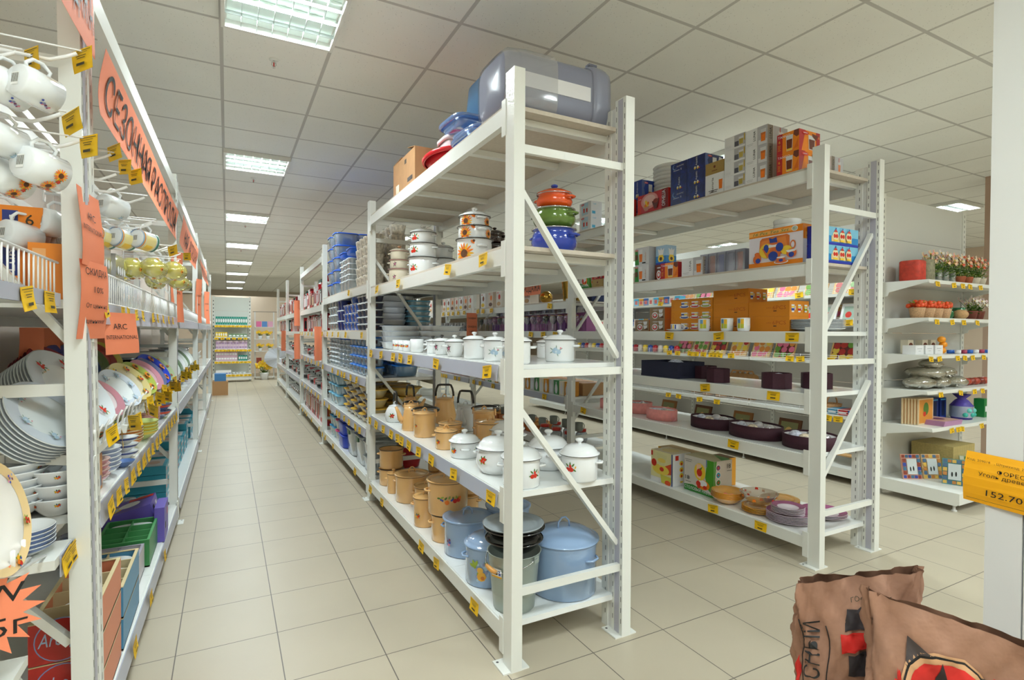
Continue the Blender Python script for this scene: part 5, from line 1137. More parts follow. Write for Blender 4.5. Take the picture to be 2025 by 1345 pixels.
def hang_rot(ax, upv=Vector((0,0,1))):
    z = ax.normalized(); x = (upv-z*upv.dot(z)).normalized(); y = z.cross(x); return Matrix((x,y,z)).transposed().to_euler()
HR = hang_rot(axis)
def hang(kind, x, y, z, s=1.0, desc='', label=None):
    o = place('hm_'+kind, lambda: make_hmug(kind), (x,y,z), rot=HR, scale=s); reg(o, desc, 'mug', 'the left rack hook', label=label, ref='the camera', joiner='on'); return o
hk = {}
def hook(x, y, z, L=.25, lab=True):
    o = place('hook%.2f' % L, make_hook(L), (x-L-.05, y, z)); reg(o, 'white wire display hook', 'hook', 'left rack', ref='the camera', key=y+z*.17+x*.071); return o
# near hooks and mugs (picture left edge)
for (x, y, z) in ((-.309,1.6,2.015),(-.417,1.6,1.992),(-.34,1.6,1.868),(-.31,1.62,1.818),(-.375,1.6,2.136),(-.45,1.5,1.80)): hook(x, y, z, .2)
AX = axis*.045
def hangc(kind, c, s_=1.0, **k): p = Vector(c)-AX*s_; return hang(kind, p.x, p.y, p.z, s_, **k)
hangc('apple', (-.360,1.50,1.905), 0.88, label='white hanging mug with apple print and green stem')
hangc('apple', (-.415,1.52,1.905), 0.88, label='hanging apple mug cut by the left picture edge')
hangc('yellow', (-.368,1.57,1.752), 0.95, label='hanging white mug with yellow flowers, largest in view')
hangc('yellow', (-.44,1.62,1.735), 0.92, label='second yellow flower mug behind the largest one')
hangc('blue', (-.43,1.55,1.80), 0.85, label='hanging mug cut by the left edge, above the yellow ones')
for (x, y, z) in ((-.338,2.3,1.909),(-.307,2.3,1.87),(-.352,2.3,1.975),(-.33,2.45,1.765),(-.25,2.45,1.775),(-.29,2.6,1.90),(-.29,2.9,1.86),(-.28,3.0,1.76),(-.27,3.3,1.80),(-.27,3.6,1.84),(-.26,3.9,1.80),(-.27,4.2,1.88)): hook(x, y, z, .26)
hangc('blue', (-.365,2.40,1.834), .95, label='white hanging mug with small blue flower, right of the post')
for x in (-.400,-.342,-.276): hangc('green', (x, 2.45+(x+.4)*.1, 1.73), .85, desc='yellow and green patterned mug')
for i, (x, y, z) in enumerate(((-.56,2.25,1.66),(-.50,2.2,1.70),(-.46,2.1,1.71),(-.60,2.15,1.72),(-.53,2.05,1.66),(-.42,2.12,1.65),(-.65,2.3,1.70))): hangc('plain', (x,y,z), 1.0, desc='plain white mug hanging behind near post')
YGL = clear('#E8E05A', .55, .05, .2)
def vase():
    b = MB(); b.lathe([(.0001,0),(.024,0),(.045,.025),(.05,.05),(.045,.072),(.036,.085),(.04,.094),(.038,.094),(.032,.08),(.0001,.008)], YGL, 20); o = b.build('glass_cup')
    p = MB()
    for a in (.5,1.7,2.9,4.1,5.3): wrap_print(p, [(.045,.025),(.05,.05),(.045,.072)], a, .05, 'sun', .010, int(a*9))
    p.build('flower_print', o); return o
for i, (x, y, z) in enumerate(((-.415,2.96,1.68),(-.335,2.96,1.685),(-.27,3.2,1.70),(-.48,2.9,1.68),(-.36,3.5,1.70),(-.30,3.85,1.70),(-.30,4.2,1.71),(-.5,3.3,1.69),(-.42,3.9,1.70))):
    o = place('vase', vase, (x,y,z), rot=HR); reg(o, 'round yellow-green glass cup hanging low', 'cup', 'left rack', ref='the camera', key=y+x*.1+z*.1)
# goods on the fence shelf
ZF = 1.480
shelf_box('lum', lambda: carton(.14,.10,.27,c('#E8821A',.35),F=lambda f: (f.rect(.35,.25,.6,.95,c('#24357A',.4)), f.text('Luminarc',.55,.3,.14,WB,w=.6,rot=True), f.text('6',.72,.8,.12,INK)),name='glassware_box'), -.62, 2.06, ZF, label='orange Luminarc box behind the wire fence')
shelf_box('lum2', lambda: carton(.10,.09,.16,c('#EC8A2A',.35),F=lambda f: f.rect(.1,.1,.4,.9,c('#F2B070',.4)),name='glassware_box'), -.50, 2.0, ZF, label='small orange box in film in front of the Luminarc box')
for k, (x, y) in enumerate(((-.60,2.3),(-.48,2.22),(-.48,2.5),(-.62,2.62))): shelf_box('wmb', lambda: carton(.11,.18,.2,clear('#D8D8DC',.5),F=lambda f: [f.ell(.3+.4*(i % 2),.2+.2*(i//2),.14,None,WB,12) for i in range(8)] and None,R=lambda f: [f.ell(.15+.23*(i % 4),.2+.25*(i//4),.09,None,WB,12) for i in range(12)] and None,name='mug_box'), x, y, ZF, desc='clear pack of white mugs', where=WH)
shelf_box('mag', lambda: carton(.1,.2,.22,c('#A01850',.4),name='glassware_box'), -.62, 2.84, ZF, label='magenta box behind the fence of the left rack')
cols = ['#3A62B8','#D84A2A','#4A90C8','#E8C020','#5A9A4A','#D8D8E0','#2A3A8A']
i = 0; y = 2.75
while y < 9.4:
    if not any(abs(y-p) < .08 for p in (4.5,7.1)):
        for s_ in (.07,.20):
            m = cols[i % 7]; key = 'tum%d' % (i % 7)
            def fn(m=m):
                b = MB(); b.lathe([(.0001,0),(.028,0),(.036,.10),(.034,.10),(.026,.005),(.0001,.005)], clear(m,.55), 14); o = b.build('tumbler'); q = MB(); wrap_print(q, [(.031,.04),(.034,.08)], pi*.0, .055, 'sun', .012, 1); wrap_print(q, [(.031,.04),(.034,.08)], -1.2, .055, 'sun', .012, 1); q.build('flower_print', o); return o
            o = place(key, fn, (fx('A',y)-s_, y, ZF)); reg(o, ('blue','orange','sky blue','yellow','green','clear','navy')[i % 7]+' printed tumbler', 'glass', WH, ref='the camera'); i += 1
    y += .11
# plates standing on edge in wire racks
def plate_rack(y, n, r, col, rimc, desc, x=-.52, z=.0, tilt=28, dy=.013, name='plate', pr='rose', z0=1.02, face=None):
    for k in range(n):
        def fn():
            b = make_plate(r, col, rimc, h=r*.17); o = b.build(name)
            if pr:
                q = MB()
                for a in (0,1.6,3.1,4.6):
                    for kk, (poly, m) in enumerate(motif(pr, r*.13, int(a*3))): q.add([(r*.8*cos(a)+px, r*.8*sin(a)+py, r*.17+.003+.0003*kk) for px, py in poly], [tuple(range(len(poly)))], m)
                q.build('flower_print', o)
            return o
        o = place('pr_%s_%.2f' % (desc, r), fn, (x, y+k*dy, z0+r*.9), rot=(radians(90-tilt*.35), 0, radians(20))); reg(o, desc, 'plate', 'the left rack', tier=None, key=y+k*dy, ref='the camera')
# stand: slanted wire holder on brackets
for nm, ya, yb in (('first',1.98,4.45),('second',4.6,7.05),('third',7.2,9.6)):
    t = empty('plate_stand')
    for x, z in ((-.38,1.0),(-.56,1.03),(-.74,1.06)):
        b = MB(); b.box(x-.012, x+.012, ya, yb, z-.012, z+.012, WHITE); b.build('rail', t)
    for k in range(5):
        y = ya+.02+(yb-ya-.1)*k/4; b = MB(); b.bar((-.96,y,1.10),(-.35,y,1.0),.022,.03,WHITE); b.build('bracket', t)
        for q_ in range(5):
            yy = y+(yb-ya-.1)/4*q_/5; b = MB(); b.tube([(-.37,yy,1.01),(-.36,yy+.005,1.07),(-.35,yy+.01,1.09)], .004, WIRE, 6); b.build('prong', t) if k < 4 else None
    reg(t, '', 'plate stand', label='slanted white plate stand in the %s bay of the left rack' % nm)
def nrot(n):
    z = Vector(n).normalized(); y = (Vector((0,1,0))-z*z.y).normalized(); x = y.cross(z); return Matrix((x,y,z)).transposed().to_euler()
def fan(y0, n, dz, r, col, rimc, desc, x=-.385, z=1.045, nv=(.70,-.34,.62), pr='rose', sx=1.0, ps=.22, slant=0.0):
    """a row of plates leaning back on the stand, face plate nearest the aisle"""
    N = Vector(nv).normalized(); R_ = nrot(nv); up = (Vector((0,0,1))-N*N.z).normalized(); c0 = Vector((x, y0, z))+up*r*sx
    for k in range(n):
        def fn():
            b = make_plate(r, col, rimc, h=r*.10); o = b.build('display_plate')
            if pr:
                for a in (0.3,1.4,2.4,3.5,4.5,5.5):
                    q = MB()
                    for kk, (poly, m) in enumerate(motif(pr, r*ps, int(a*3))): q.add([(r*.70*cos(a)+px, r*.70*sin(a)+py, r*.085+.005+.0004*kk) for px, py in poly], [tuple(range(len(poly)))], m)
                    q.build('flower_print', o)
            return o
        p = c0-N*(dz*k)+Vector((0, slant*k, 0)); o = place('fan_%s' % desc, fn, p, rot=R_, scale=(sx,1,1) if sx != 1 else None); reg(o, desc, 'plate', 'left rack', key=k*1.0, ref='the front', joiner='on')
BLW = c('#E8EFF0',.15,coat=.5); BLR = c('#D3DDE8',.2,coat=.4); PKR = c('#C78A98',.25,coat=.4); PKW = c('#EBDCE0',.2,coat=.5)
fan(2.30, 14, .012, .135, BLW, c('#DCE4EA',.2,coat=.4), 'oval white plate with blue flower sprig', pr='straw', sx=1.25, ps=.2, nv=(.72,-.32,.58))
fan(1.98, 8, .012, .12, BLW, BLR, 'round white plate at the left edge', pr='blue', x=-.40, ps=.2)
fan(2.62, 10, .012, .105, PKW, PKR, 'pink flowered plate', x=-.50, z=1.10, pr='rose')
fan(2.60, 14, .011, .095, PKW, PKR, 'pink scalloped plate behind the post', pr=None)
fan(2.92, 9, .01, .105, BLW, BLR, 'white plate with blue flowers, right of post', x=-.37, pr='blue', ps=.25)
fan(3.16, 15, .012, .115, c('#E9E0C0',.25,coat=.4), c('#D8C98A',.3), 'cream plate with coloured checks', x=-.36, pr='fruit', ps=.24)
fan(3.42, 14, .012, .11, c('#B9C46A',.25,coat=.4), c('#A8B852',.3), 'green glass plate', x=-.36, pr='sun')
fan(3.66, 8, .014, .11, c('#D8B0B8',.25,coat=.4), PKR, 'dusky pink plate', x=-.35, pr=None)
fan(3.84, 12, .013, .11, c('#4A5278',.25,coat=.4), c('#5F6890',.3), 'slate blue plate', x=-.35, pr=None)
fan(4.06, 7, .014, .12, c('#2238B0',.2,coat=.5), c('#2A46C8',.2), 'bright blue plate', x=-.35, pr='sun')
fan(4.28, 10, .014, .11, c('#C8D0C0',.25,coat=.4), c('#A8B890',.3), 'pale green plate', x=-.34, pr='berry')
for y, m1, nm in ((3.0,'#8A2030','dark red'),(3.25,'#3A3A80','violet'),(3.5,'#2C4A78','steel blue'),(3.75,'#5A6A30','olive'),(4.0,'#A83020','brick red'),(4.2,'#D8C040','yellow')):
    fan(y, 6, .02, .11, c(m1,.25,coat=.4), c(m1,.3), nm+' plate in the rear row', x=-.62, z=1.14, pr=None)
for i, y in enumerate((4.8,5.1,5.4,5.7,6.0,6.3,6.6)):
    fan(y, 9, .016, .11, (c('#C8D0C8',.3),c('#4A6A40',.3),c('#D8DCDC',.3))[i % 3], None, ('pale plate','dark green plate','white plate')[i % 3]+', second bay %d' % i if False else ('pale','dark green','white','grey','cream','olive','silver')[i]+' plate, second bay', x=-.34+.0*i, pr=None)
# middle shelf (z .85) crockery
ZL = .8505; WL = 'left rack middle shelf'
def sbowl(r, h, m, bandc=None, pr=None):
    def f():
        o = make_bowl(r, h, m, name='bowl')
        if bandc: q = MB(); q.lathe([(r*.86+.0008,h*.62),(r*.985+.0008,h*.9)], bandc, 28); q.build('band', o)
        if pr:
            for a in (-.3,-1.3,-2.3,.8): q = MB(); wrap_print(q, [(r*.75,h*.4),(r*.97,h*.92)], a, h*.68, pr, .012, 2); q.build('flower_print', o)
        return o
    return f
stack('b1', sbowl(.10,.055,ENW,None,'fruit'), -.56, 2.02, ZL, 6, .022, 'white bowl with fruit band behind the post', '', 'bowl')
stack('b2', sbowl(.065,.055,ENW,None,'fruit'), -.445, 2.02, ZL, 3, .04, 'small white bowl with fruit band', '', 'bowl')
stack('b2', sbowl(.065,.055,ENW,None,'fruit'), -.50, 2.10, ZL, 3, .04, 'small white bowl with fruit band, rear', '', 'bowl')
stack('b3', sbowl(.07,.03,ENW,c('#6A82B8',.3)), -.475, 1.835, .801, 5, .011, 'blue-rimmed shallow dish near the shelf corner', '', 'bowl')
stack('b4', sbowl(.13,.06,ENW), -.66, 2.18, ZL, 3, .02, 'large plain white bowl, rear', '', 'bowl')
for i, (x, y, r, m, bc, n, dh, d) in enumerate(((-.50,2.46,.075,ENW,c('#9AA8C8',.3),5,.016,'white bowl with blue rings'),(-.50,2.34,.06,c('#E8C8C0',.25,coat=.4),PKR,4,.018,'pink bowl'),(-.44,2.60,.04,c('#5A78B0',.3),None,1,.05,'blue patterned jar'),
    (-.46,2.78,.05,ENW,c('#3A4A8A',.3),3,.03,'blue and white cup'),(-.50,2.98,.085,c('#E2D8B0',.25,coat=.4),c('#D8823A',.3),5,.013,'cream bowl with orange rim'),(-.46,3.22,.08,c('#C9D88A',.25),c('#E8D050',.3),4,.015,'green and yellow bowl'),
    (-.62,2.80,.09,c('#D87A4A',.3),c('#3A7A5A',.3),5,.016,'orange and green bowl'),(-.62,3.1,.10,c('#A8B868',.3),None,4,.02,'green bowl'),(-.50,3.52,.10,c('#D8A8A0',.3),None,9,.009,'pink plate-like dish'),(-.55,3.82,.11,clear('#A85048',.7),None,2,.03,'red glass dish'),
    (-.46,3.95,.08,clear('#7A90C8',.6),c('#D84A2A',.3),2,.04,'blue glass bowl with red rim'),(-.50,4.22,.09,c('#B8C83A',.3),None,7,.009,'lime plate'),(-.7,3.7,.1,clear('#2A3A98',.8),None,3,.03,'navy glass dish'),(-.7,4.1,.1,clear('#2A3A98',.8),None,3,.03,'navy glass bowl'))):
    stack('cb%d' % i, sbowl(r,r*.6,m,bc), x+.075, y, ZL, n, dh, d, WL, 'bowl')
shelf_box('mbx', lambda: carton(.12,.1,.08,c('#7A1A38',.5),R=lambda f: f.poly([(.2,.7),(.8,.7),(.5,.3)],LG),F=lambda f: f.poly([(.2,.7),(.8,.7),(.5,.3)],LG)), -.53, 2.66, ZL, label='maroon box with a pale triangle on the middle shelf')
shelf_box('obx', lambda: carton(.05,.16,.12,c('#C88A50',.5),R=lambda f: f.rect(.1,.1,.9,.4,c('#6A7A98',.5)),F=lambda f: f.rect(.1,.1,.9,.4,OR)), -.43, 2.13, ZL, label='tan and orange box at the near post, middle shelf')
# bottom shelf boxes with cup sets
ZB = .1565; WBm = 'left rack bottom shelf'
def crate(dx, dy, h, side, inner, nx, ny, cups=True, wood=None, open_col=None, plates=0):
    """open gift box with dividers and cups, printed sides"""
    t = empty('cup_set_box'); b = MB(); w = .006
    b.box(0,dx,0,dy,0,.006,inner); b.box(0,w,0,dy,0,h,side); b.box(dx-w,dx,0,dy,0,h,side); b.box(w,dx-w,0,w,0,h,side); b.box(w,dx-w,dy-w,dy,0,h,side); b.build('body', t)
    d = MB(); wd = wood or inner
    d.box(w,dx-w,w,dy-w,h*.35,h*.37,inner)
    for i in range(1,nx): d.box(dx*i/nx-.003,dx*i/nx+.003,w,dy-w,h*.37,h*.97,wd)
    for j in range(1,ny): d.box(w,dx-w,dy*j/ny-.003,dy*j/ny+.003,h*.37,h*.97,wd)
    for a in ((0,dx,0,.012),(0,dx,dy-.012,dy),(0,.012,.012,dy-.012),(dx-.012,dx,.012,dy-.012)): d.box(*a,h,h+.003,wd)
    d.build('divider', t)
    if cups:
        for i in range(nx):
            for j in range(ny-plates):
                g = MB(); cx, cy = dx*(i+.5)/nx, dy*(j+.5)/ny; r = min(dx/nx, dy/ny)*.3
                g.lathe([(.0001,h*.38),(r*.7,h*.38),(r,h*.75),(r*.95,h*.75),(r*.6,h*.42)], ENW, 14, (cx,cy)); g.tube([(cx+r*.9,cy,h*.7),(cx+r*1.4,cy,h*.65),(cx+r*1.4,cy,h*.5),(cx+r*.8,cy,h*.45)], .003, ENW, 6); g.build('cup', t)
        if plates:
            g = MB(); g.lathe([(.0001,h*.45),(.6,h*.45),(1,h*.85),(.95,h*.87),(.55,h*.5)], ENW, 24, (dx/2, dy*(ny-.5)/ny), sx=dx*.42, sy=dy/ny*.42); g.build('saucer', t)
    return t
def put(o, x, y, z, cat, label, rz=0): o.location = (x,y,z); o.rotation_euler = (0,0,rz); return reg(o, '', cat, label=label)
REDX = c('#B3261E',.4,noise=.25,nscale=20); BEI = c('#D9C79A',.6); BLX = c('#4E90B8',.4)
def script_front(o, dx, h, flip):
    f = MB(); F_ = Face(f, (dx,-.0008,h), (-dx,0,0), (0,0,-h), (0,-1,0)) if flip else Face(f, (0,-.0008,0), (dx,0,0), (0,0,h), (0,-1,0))
    F_.rect(0,0,1,1,REDX); F_.ell(.5,.55,.42,None,c('#7A98C8',.4),28); F_.ell(.5,.55,.40,None,c('#B3261E',.4),28); F_.text('Arcopal',.14,.42,.34,c('#A8C0E0',.4),w=.72,shear=.25); f.build('brand_print', o)
for k, (z, fl) in enumerate(((ZB,False),(ZB+.126,True),(ZB+.252,False))):
    o = crate(.155,.46,.12,c('#D8805A',.4),BEI,1,4); put(o, -.512, 2.025, z, 'box', ('lowest','middle','topmost')[k]+' red Arcopal cup set box behind the near post'); script_front(o, .155, .12, fl)
for k in range(2):
    o = crate(.22,.42,.12,BLX,BEI,2,4,plates=1); put(o, -.575, 2.52, ZB+.124*k, 'box', ('lower','upper')[k]+' blue-sided cup set box with cream dividers')
o = crate(.20,.38,.13,c('#C8C4C8',.4),c('#A8A4B0',.5),2,3,plates=1); put(o, -.58, 2.96, ZB, 'box', 'grey cup set box in clear film, bottom shelf')
o = crate(.24,.40,.14,c('#3E8A4E',.4),c('#4A9A5A',.5),2,4,plates=1); put(o, -.60, 3.36, ZB, 'box', 'green cup set box with white cups, bottom shelf')
PURP = c('#6A5AB8',.4)
o = carton(.30,.26,.14,PURP,T=lambda f: (f.ell(.3,.4,.2,.25,YLW,16), f.ell(.3,.4,.14,.18,LG,16), f.ell(.6,.5,.18,.22,WB,16), f.rect(.55,.75,.98,.95,REDB)),R=lambda f: (f.rect(.2,.5,.4,.8,BLACKINK), f.rect(.6,.5,.8,.8,LG)),name='dinner_set_box'); put(o, -.66, 3.80, ZB, 'box', 'purple plate set box with a red corner', rz=0)
o.rotation_euler = (0, radians(-14), 0); o.location.z = ZB+.0
o = carton(.05,.22,.20,PURP,R=lambda f: (f.rect(.2,.3,.4,.5,BLACKINK), f.rect(.6,.6,.8,.8,REDB))); put(o, -.375, 3.72, ZB, 'box', 'narrow purple box at the shelf edge')
for i, y in enumerate((3.62,3.82,4.02)):
    o = place('bg', lambda: make_bowl(.11,.09,clear('#1F2C78',.85),c('#E0562A',.4)), (-.72, y-.05, ZB)) if i < 2 else None
    if o: reg(o, 'navy glass bowl with orange flower', 'bowl', WBm)
for i in range(3):
    def fn():
        b = MB(); b.lathe([(.0001,0),(.045,0),(.045,.15),(.04,.15),(.04,.01)], clear('#2A5AD8',.8), 18); o = b.build('storage_jar'); l = MB(); l.lathe([(.047,.15),(.047,.165),(.0001,.168)], clear('#D8DCE0',.6), 18); l.build('lid', o); p = MB(); wrap_print(p, [(.0452,0),(.0452,.15)], -.9, .08, 'fruit', .03, 4); p.build('fruit_print', o); return o
    o = place('bjar', fn, (-.46-.10*i, 4.14, ZB)); reg(o, 'blue storage jar with orange flower', 'jar', WBm, key=i)
CY = c('#3AA0B8',.4)
def film_box(): return carton(.28,.28,.06,CY,T=lambda f: (f.rect(.08,.08,.92,.92,LG), f.ell(.35,.5,.2,.25,WB,14), f.ell(.7,.5,.14,.2,c('#D8B8A8',.4),12)),R=lambda f: (f.rect(.1,.3,.3,.7,RED), f.rect(.5,.3,.9,.6,WB)),name='boxed_set')
for i, y in enumerate((4.62,4.95,5.28,5.61,5.94,6.27,6.6,7.2,7.55,7.9,8.3,8.7)):
    for k in range(3 if i % 3 else 4): o = place('film', film_box, (fx('A',y)-.36, y, ZB+.064*k)); reg(o, 'turquoise boxed set in film', 'box', "left rack's far bottom shelf", tier=k, key=y)
for i, y in enumerate((4.7,5.0,5.3,5.6,5.9,6.2,6.5,6.8,7.25,7.6,7.95,8.3,8.7,9.1)):
    m = (clear('#C8483A',.6), clear('#D8DCE0',.5), clear('#B8A84A',.6), clear('#8AB0C8',.5))[i % 4]
    stack('fb_%d' % (i % 4), lambda: make_bowl(.11,.06,m), fx('A',y)-.18, y, ZL, 3, .025, ('red','clear','amber','blue')[i % 4]+' glass dish, far bays', WL, 'bowl')
    if y > 4.6: stack('st_%d' % (i % 2), (lambda: pan_mesh(.1,.05,STL)) if i % 2 else (lambda: make_bowl(.1,.06,STL)), fx('A',y)-.30, y, 1.09, 2, .05, 'steel dish on the plate stand', "left rack's far bays", 'bowl')
# big fruit plate at the left picture edge
b = make_plate(.13, c('#F2EEE6',.15,coat=.5), None, h=.02); b.lathe([(.13*.84,.0165),(.13*.985,.0222)], c('#E2C590',.25), 36); o = b.build('serving_plate'); 
for a, kd in ((0.2,'fruit'),(1.2,'berry'),(2.2,'plum'),(3.3,'fruit'),(4.3,'berry'),(5.2,'plum')):
    q = MB()
    for kk, (poly, m) in enumerate(motif(kd, .024, int(a*5))): q.add([(.112*cos(a)+px, .105*sin(a)+py, .0215+.0004*kk) for px, py in poly], [tuple(range(len(poly)))], m)
    q.build('fruit_print', o)
o.location = (-.402, 1.35, 1.03); o.rotation_euler = nrot((.97,-.12,.22)); o.scale = (.86,.86,1); reg(o, '', 'plate', label='large cream-rimmed plate with painted fruit at the left edge')
t = empty('plate_easel'); b = MB(); b.tube([(-.36,1.34,.97),(-.365,1.36,.92),(-.42,1.80,.803)], .004, WIRE, 6); b.tube([(-.36,1.40,.97),(-.365,1.42,.92),(-.45,1.80,.803)], .004, WIRE, 6); b.build('wire', t); reg(t, '', 'plate stand', label='white wire easel that holds the fruit plate')

# ---------------------------------------------------------------- right rack, farther bays
def goblet(m, h=.17):
    def f(): b = MB(); b.lathe([(.032,0),(.03,.002),(.004,.005),(.0035,h*.45),(.02,h*.55),(.035,h*.75),(.03,h),(.028,h),(.033,h*.75),(.0001,h*.52)], m, 16); r = b.build('wine_glass'); q = MB(); q.lathe([(.0305,h-.006),(.0302,h+.0005)], GOLD, 16); q.build('gold_rim', r); return r
    return f
Wc = 'right rack bay two'
for i, y in enumerate([4.72+.145*k for k in range(16)]):
    m = ('#C080B8','#D8C8E0','#E8E8F0','#3A5A5A')[i % 4]
    for s_ in (.06, .17): o = place('gb%d' % (i % 4), goblet(clear(m,.4)), (fx('C',y)+s_, y, 1.4075)); reg(o, ('pink','lilac','clear','smoky green')[i % 4]+' wine glass with gold rim', 'glass', Wc, ref='near post', key=y+s_*.1)
for i, y in enumerate([4.66,4.86,5.06,5.26,5.46,5.66,5.86,6.06,6.3,6.55,6.8]):
    k = i % 4; o = place('gbx%d' % k, lambda: carton(.12,.17,.2,(c('#B06AA8',.4),c('#C890C0',.4),c('#8A5AA0',.4),c('#D8B0D0',.4))[k],L=lambda f: (f.ell(.5,.65,.25,.2,LG,14), f.rect(.47,.2,.53,.5,LG), f.ell(.5,.6,.18,.1,AMB,12)),name='glassware_box'), (fx('C',y)+.26, y, 1.4075)); reg(o, ('magenta','pink','violet','pale pink')[k]+' wine glass box', 'box', Wc, ref='near post')
    o = place('pk%d' % (i % 3), lambda: None, (fx('C',y)+.28, y, 1.608)); reg(o, 'tumbler in clear pack atop boxes', 'glass', Wc, ref='near post')
    # third shelf carafe packs
for i, y in enumerate([4.66+.105*k for k in range(22)]):
    k = i % 4; o = place('crf%d' % k, lambda: carton(.12,.09,.15,(c('#D8901A',.4),c('#E8E0C8',.4),c('#3E8A4A',.4),c('#C8C8C4',.4))[k],L=lambda f: (f.ell(.5,.4,.3,.35,LG,12), f.rect(.42,.6,.58,.9,LG)),name='glass_box'), (fx('C',y)+.05, y, .7255)); reg(o, ('orange','cream','green','grey')[k]+' boxed glass, front row', 'box', Wc, ref='near post')
    if i % 2 == 0: o = place('crr', lambda: carton(.3,.18,.13,KRA,T=lambda f: f.rect(.1,.1,.9,.9,c('#A8744A',.6)),name='carton'), (fx('C',y)+.22, y, .7255)); reg(o, 'brown carton, rear row', 'box', Wc, ref='near post')
SN = [c('#E8E2D8',.4), c('#D8C8B8',.4), WB]
for i, y in enumerate([4.66,4.84]): o = place('gvase', lambda: (lambda b: (b.lathe([(.0001,0)]+[(.05+.03*k/10+(.004 if k % 2 else 0), .03*k) for k in range(11)]+[(.0001,.29)], GOLD, 20), b.build('ribbed_vase'))[1])(MB()), (fx('C',y)+.15, y, 1.722)); reg(o, 'ribbed golden vase', 'vase', Wc, ref='near post')
o = (lambda b: (b.ball((0,0,.07), .075, GOLD, 20, .95), b.build('round_vase'))[1])(MB()); o.location = (fx('C',5.25)+.12, 5.25, 1.722); reg(o, '', 'vase', label='round golden vase on the second bay of the right rack')
o = carton(.2,.2,.3,c('#1F2A4A',.4)); o.location = (fx('C',4.7)+.3, 4.62, 1.722); reg(o, '', 'box', label='dark blue box behind the golden vases')
for i, y in enumerate([5.5,5.75,6.0,6.25,6.5,6.75,7.2,7.38,7.56,7.74,7.92,8.1,8.28,8.46,8.7,8.95,9.2]):
    k = i % 3; o = place('wbx%d' % k, lambda: carton(.12,.15,.22,SN[k],L=lambda f: (logo(f,.3,.85,.16), f.ell(.6,.6,.2,.16,(RED,OR,c('#8A4A2A',.4))[k],12), f.ell(.5,.2,.35,.12,(c('#C8A070',.5),c('#6A4A3A',.5),YLW)[k],14)),name='glassware_box'), (fx('C',y)+.05, y, 1.722)); reg(o, ('cream','beige','white')[k]+' glassware box on the long upper shelf', 'box', 'right rack', ref='near post')
for i, y in enumerate([7.15+.12*k for k in range(18)]):
    o = place('tg%d' % (i % 2), lambda: (lambda b: (b.lathe([(.0001,0),(.035,0),(.036,.13),(.034,.13),(.033,.006),(.0001,.006)], clear(('#DDE4E8','#8A8A98')[i % 2],.35), 14), b.build('tumbler'))[1])(MB()), (fx('C',y)+.08, y, 1.4075)); reg(o, ('clear','smoky')[i % 2]+' straight tumbler, third bay', 'glass', 'right rack', ref='near post')
for i, y in enumerate([7.2,7.5,7.8,8.1,8.4,8.7,9.0]): o = place('rbx', lambda: carton(.3,.24,.12,c('#7A1A1E',.4),L=lambda f: f.rect(.1,.2,.9,.8,c('#C8B0A0',.5)),name='gift_box'), (fx('C',y)+.1, y, .7255)); reg(o, 'dark red gift box, third bay', 'box', 'right rack', ref='near post')
for i, y in enumerate([4.7,4.95,5.2,5.45,5.7,5.95,6.2,6.45,6.7]):
    if i < 3:
        for s_ in (.1,.3): o = place('rjar', lambda: (lambda b: (b.lathe([(.0001,0),(.05,0),(.065,.03),(.065,.09),(.045,.12),(.043,.12),(.06,.09),(.06,.03),(.0001,.006)], clear('#DDE4E8',.25), 20), b.build('glass_jar'))[1])(MB()), (fx('C',y)+s_, y+s_*.3, .2055)); (lambda l: (l.lathe([(.05,.12),(.05,.145),(.0001,.147)], RED, 20), l.build('lid', o))[1])(MB()) if not o.children else None; reg(o, 'glass jar with red screw lid', 'jar', Wc, ref='near post')
    else: o = place('obx2', lambda: carton(.34,.22,.09,c('#C86A1A',.5),T=lambda f: f.rect(.1,.1,.9,.9,c('#E8A040',.5)),name='carton'), (fx('C',y)+.1, y, .2055)); reg(o, 'orange open carton, bottom shelf', 'box', Wc, ref='near post')
    o = place('grm', lambda: make_mug(.045,.09,c('#8A9088',.4)), (fx('C',y)+.2, y, .2955+(.0 if i >= 3 else .055))); reg(o, 'grey mug standing on goods', 'mug', Wc, ref='near post') if i >= 3 else bpy.data.objects.remove(o) if False else reg(o, 'grey mug standing on goods', 'mug', Wc, ref='near post')
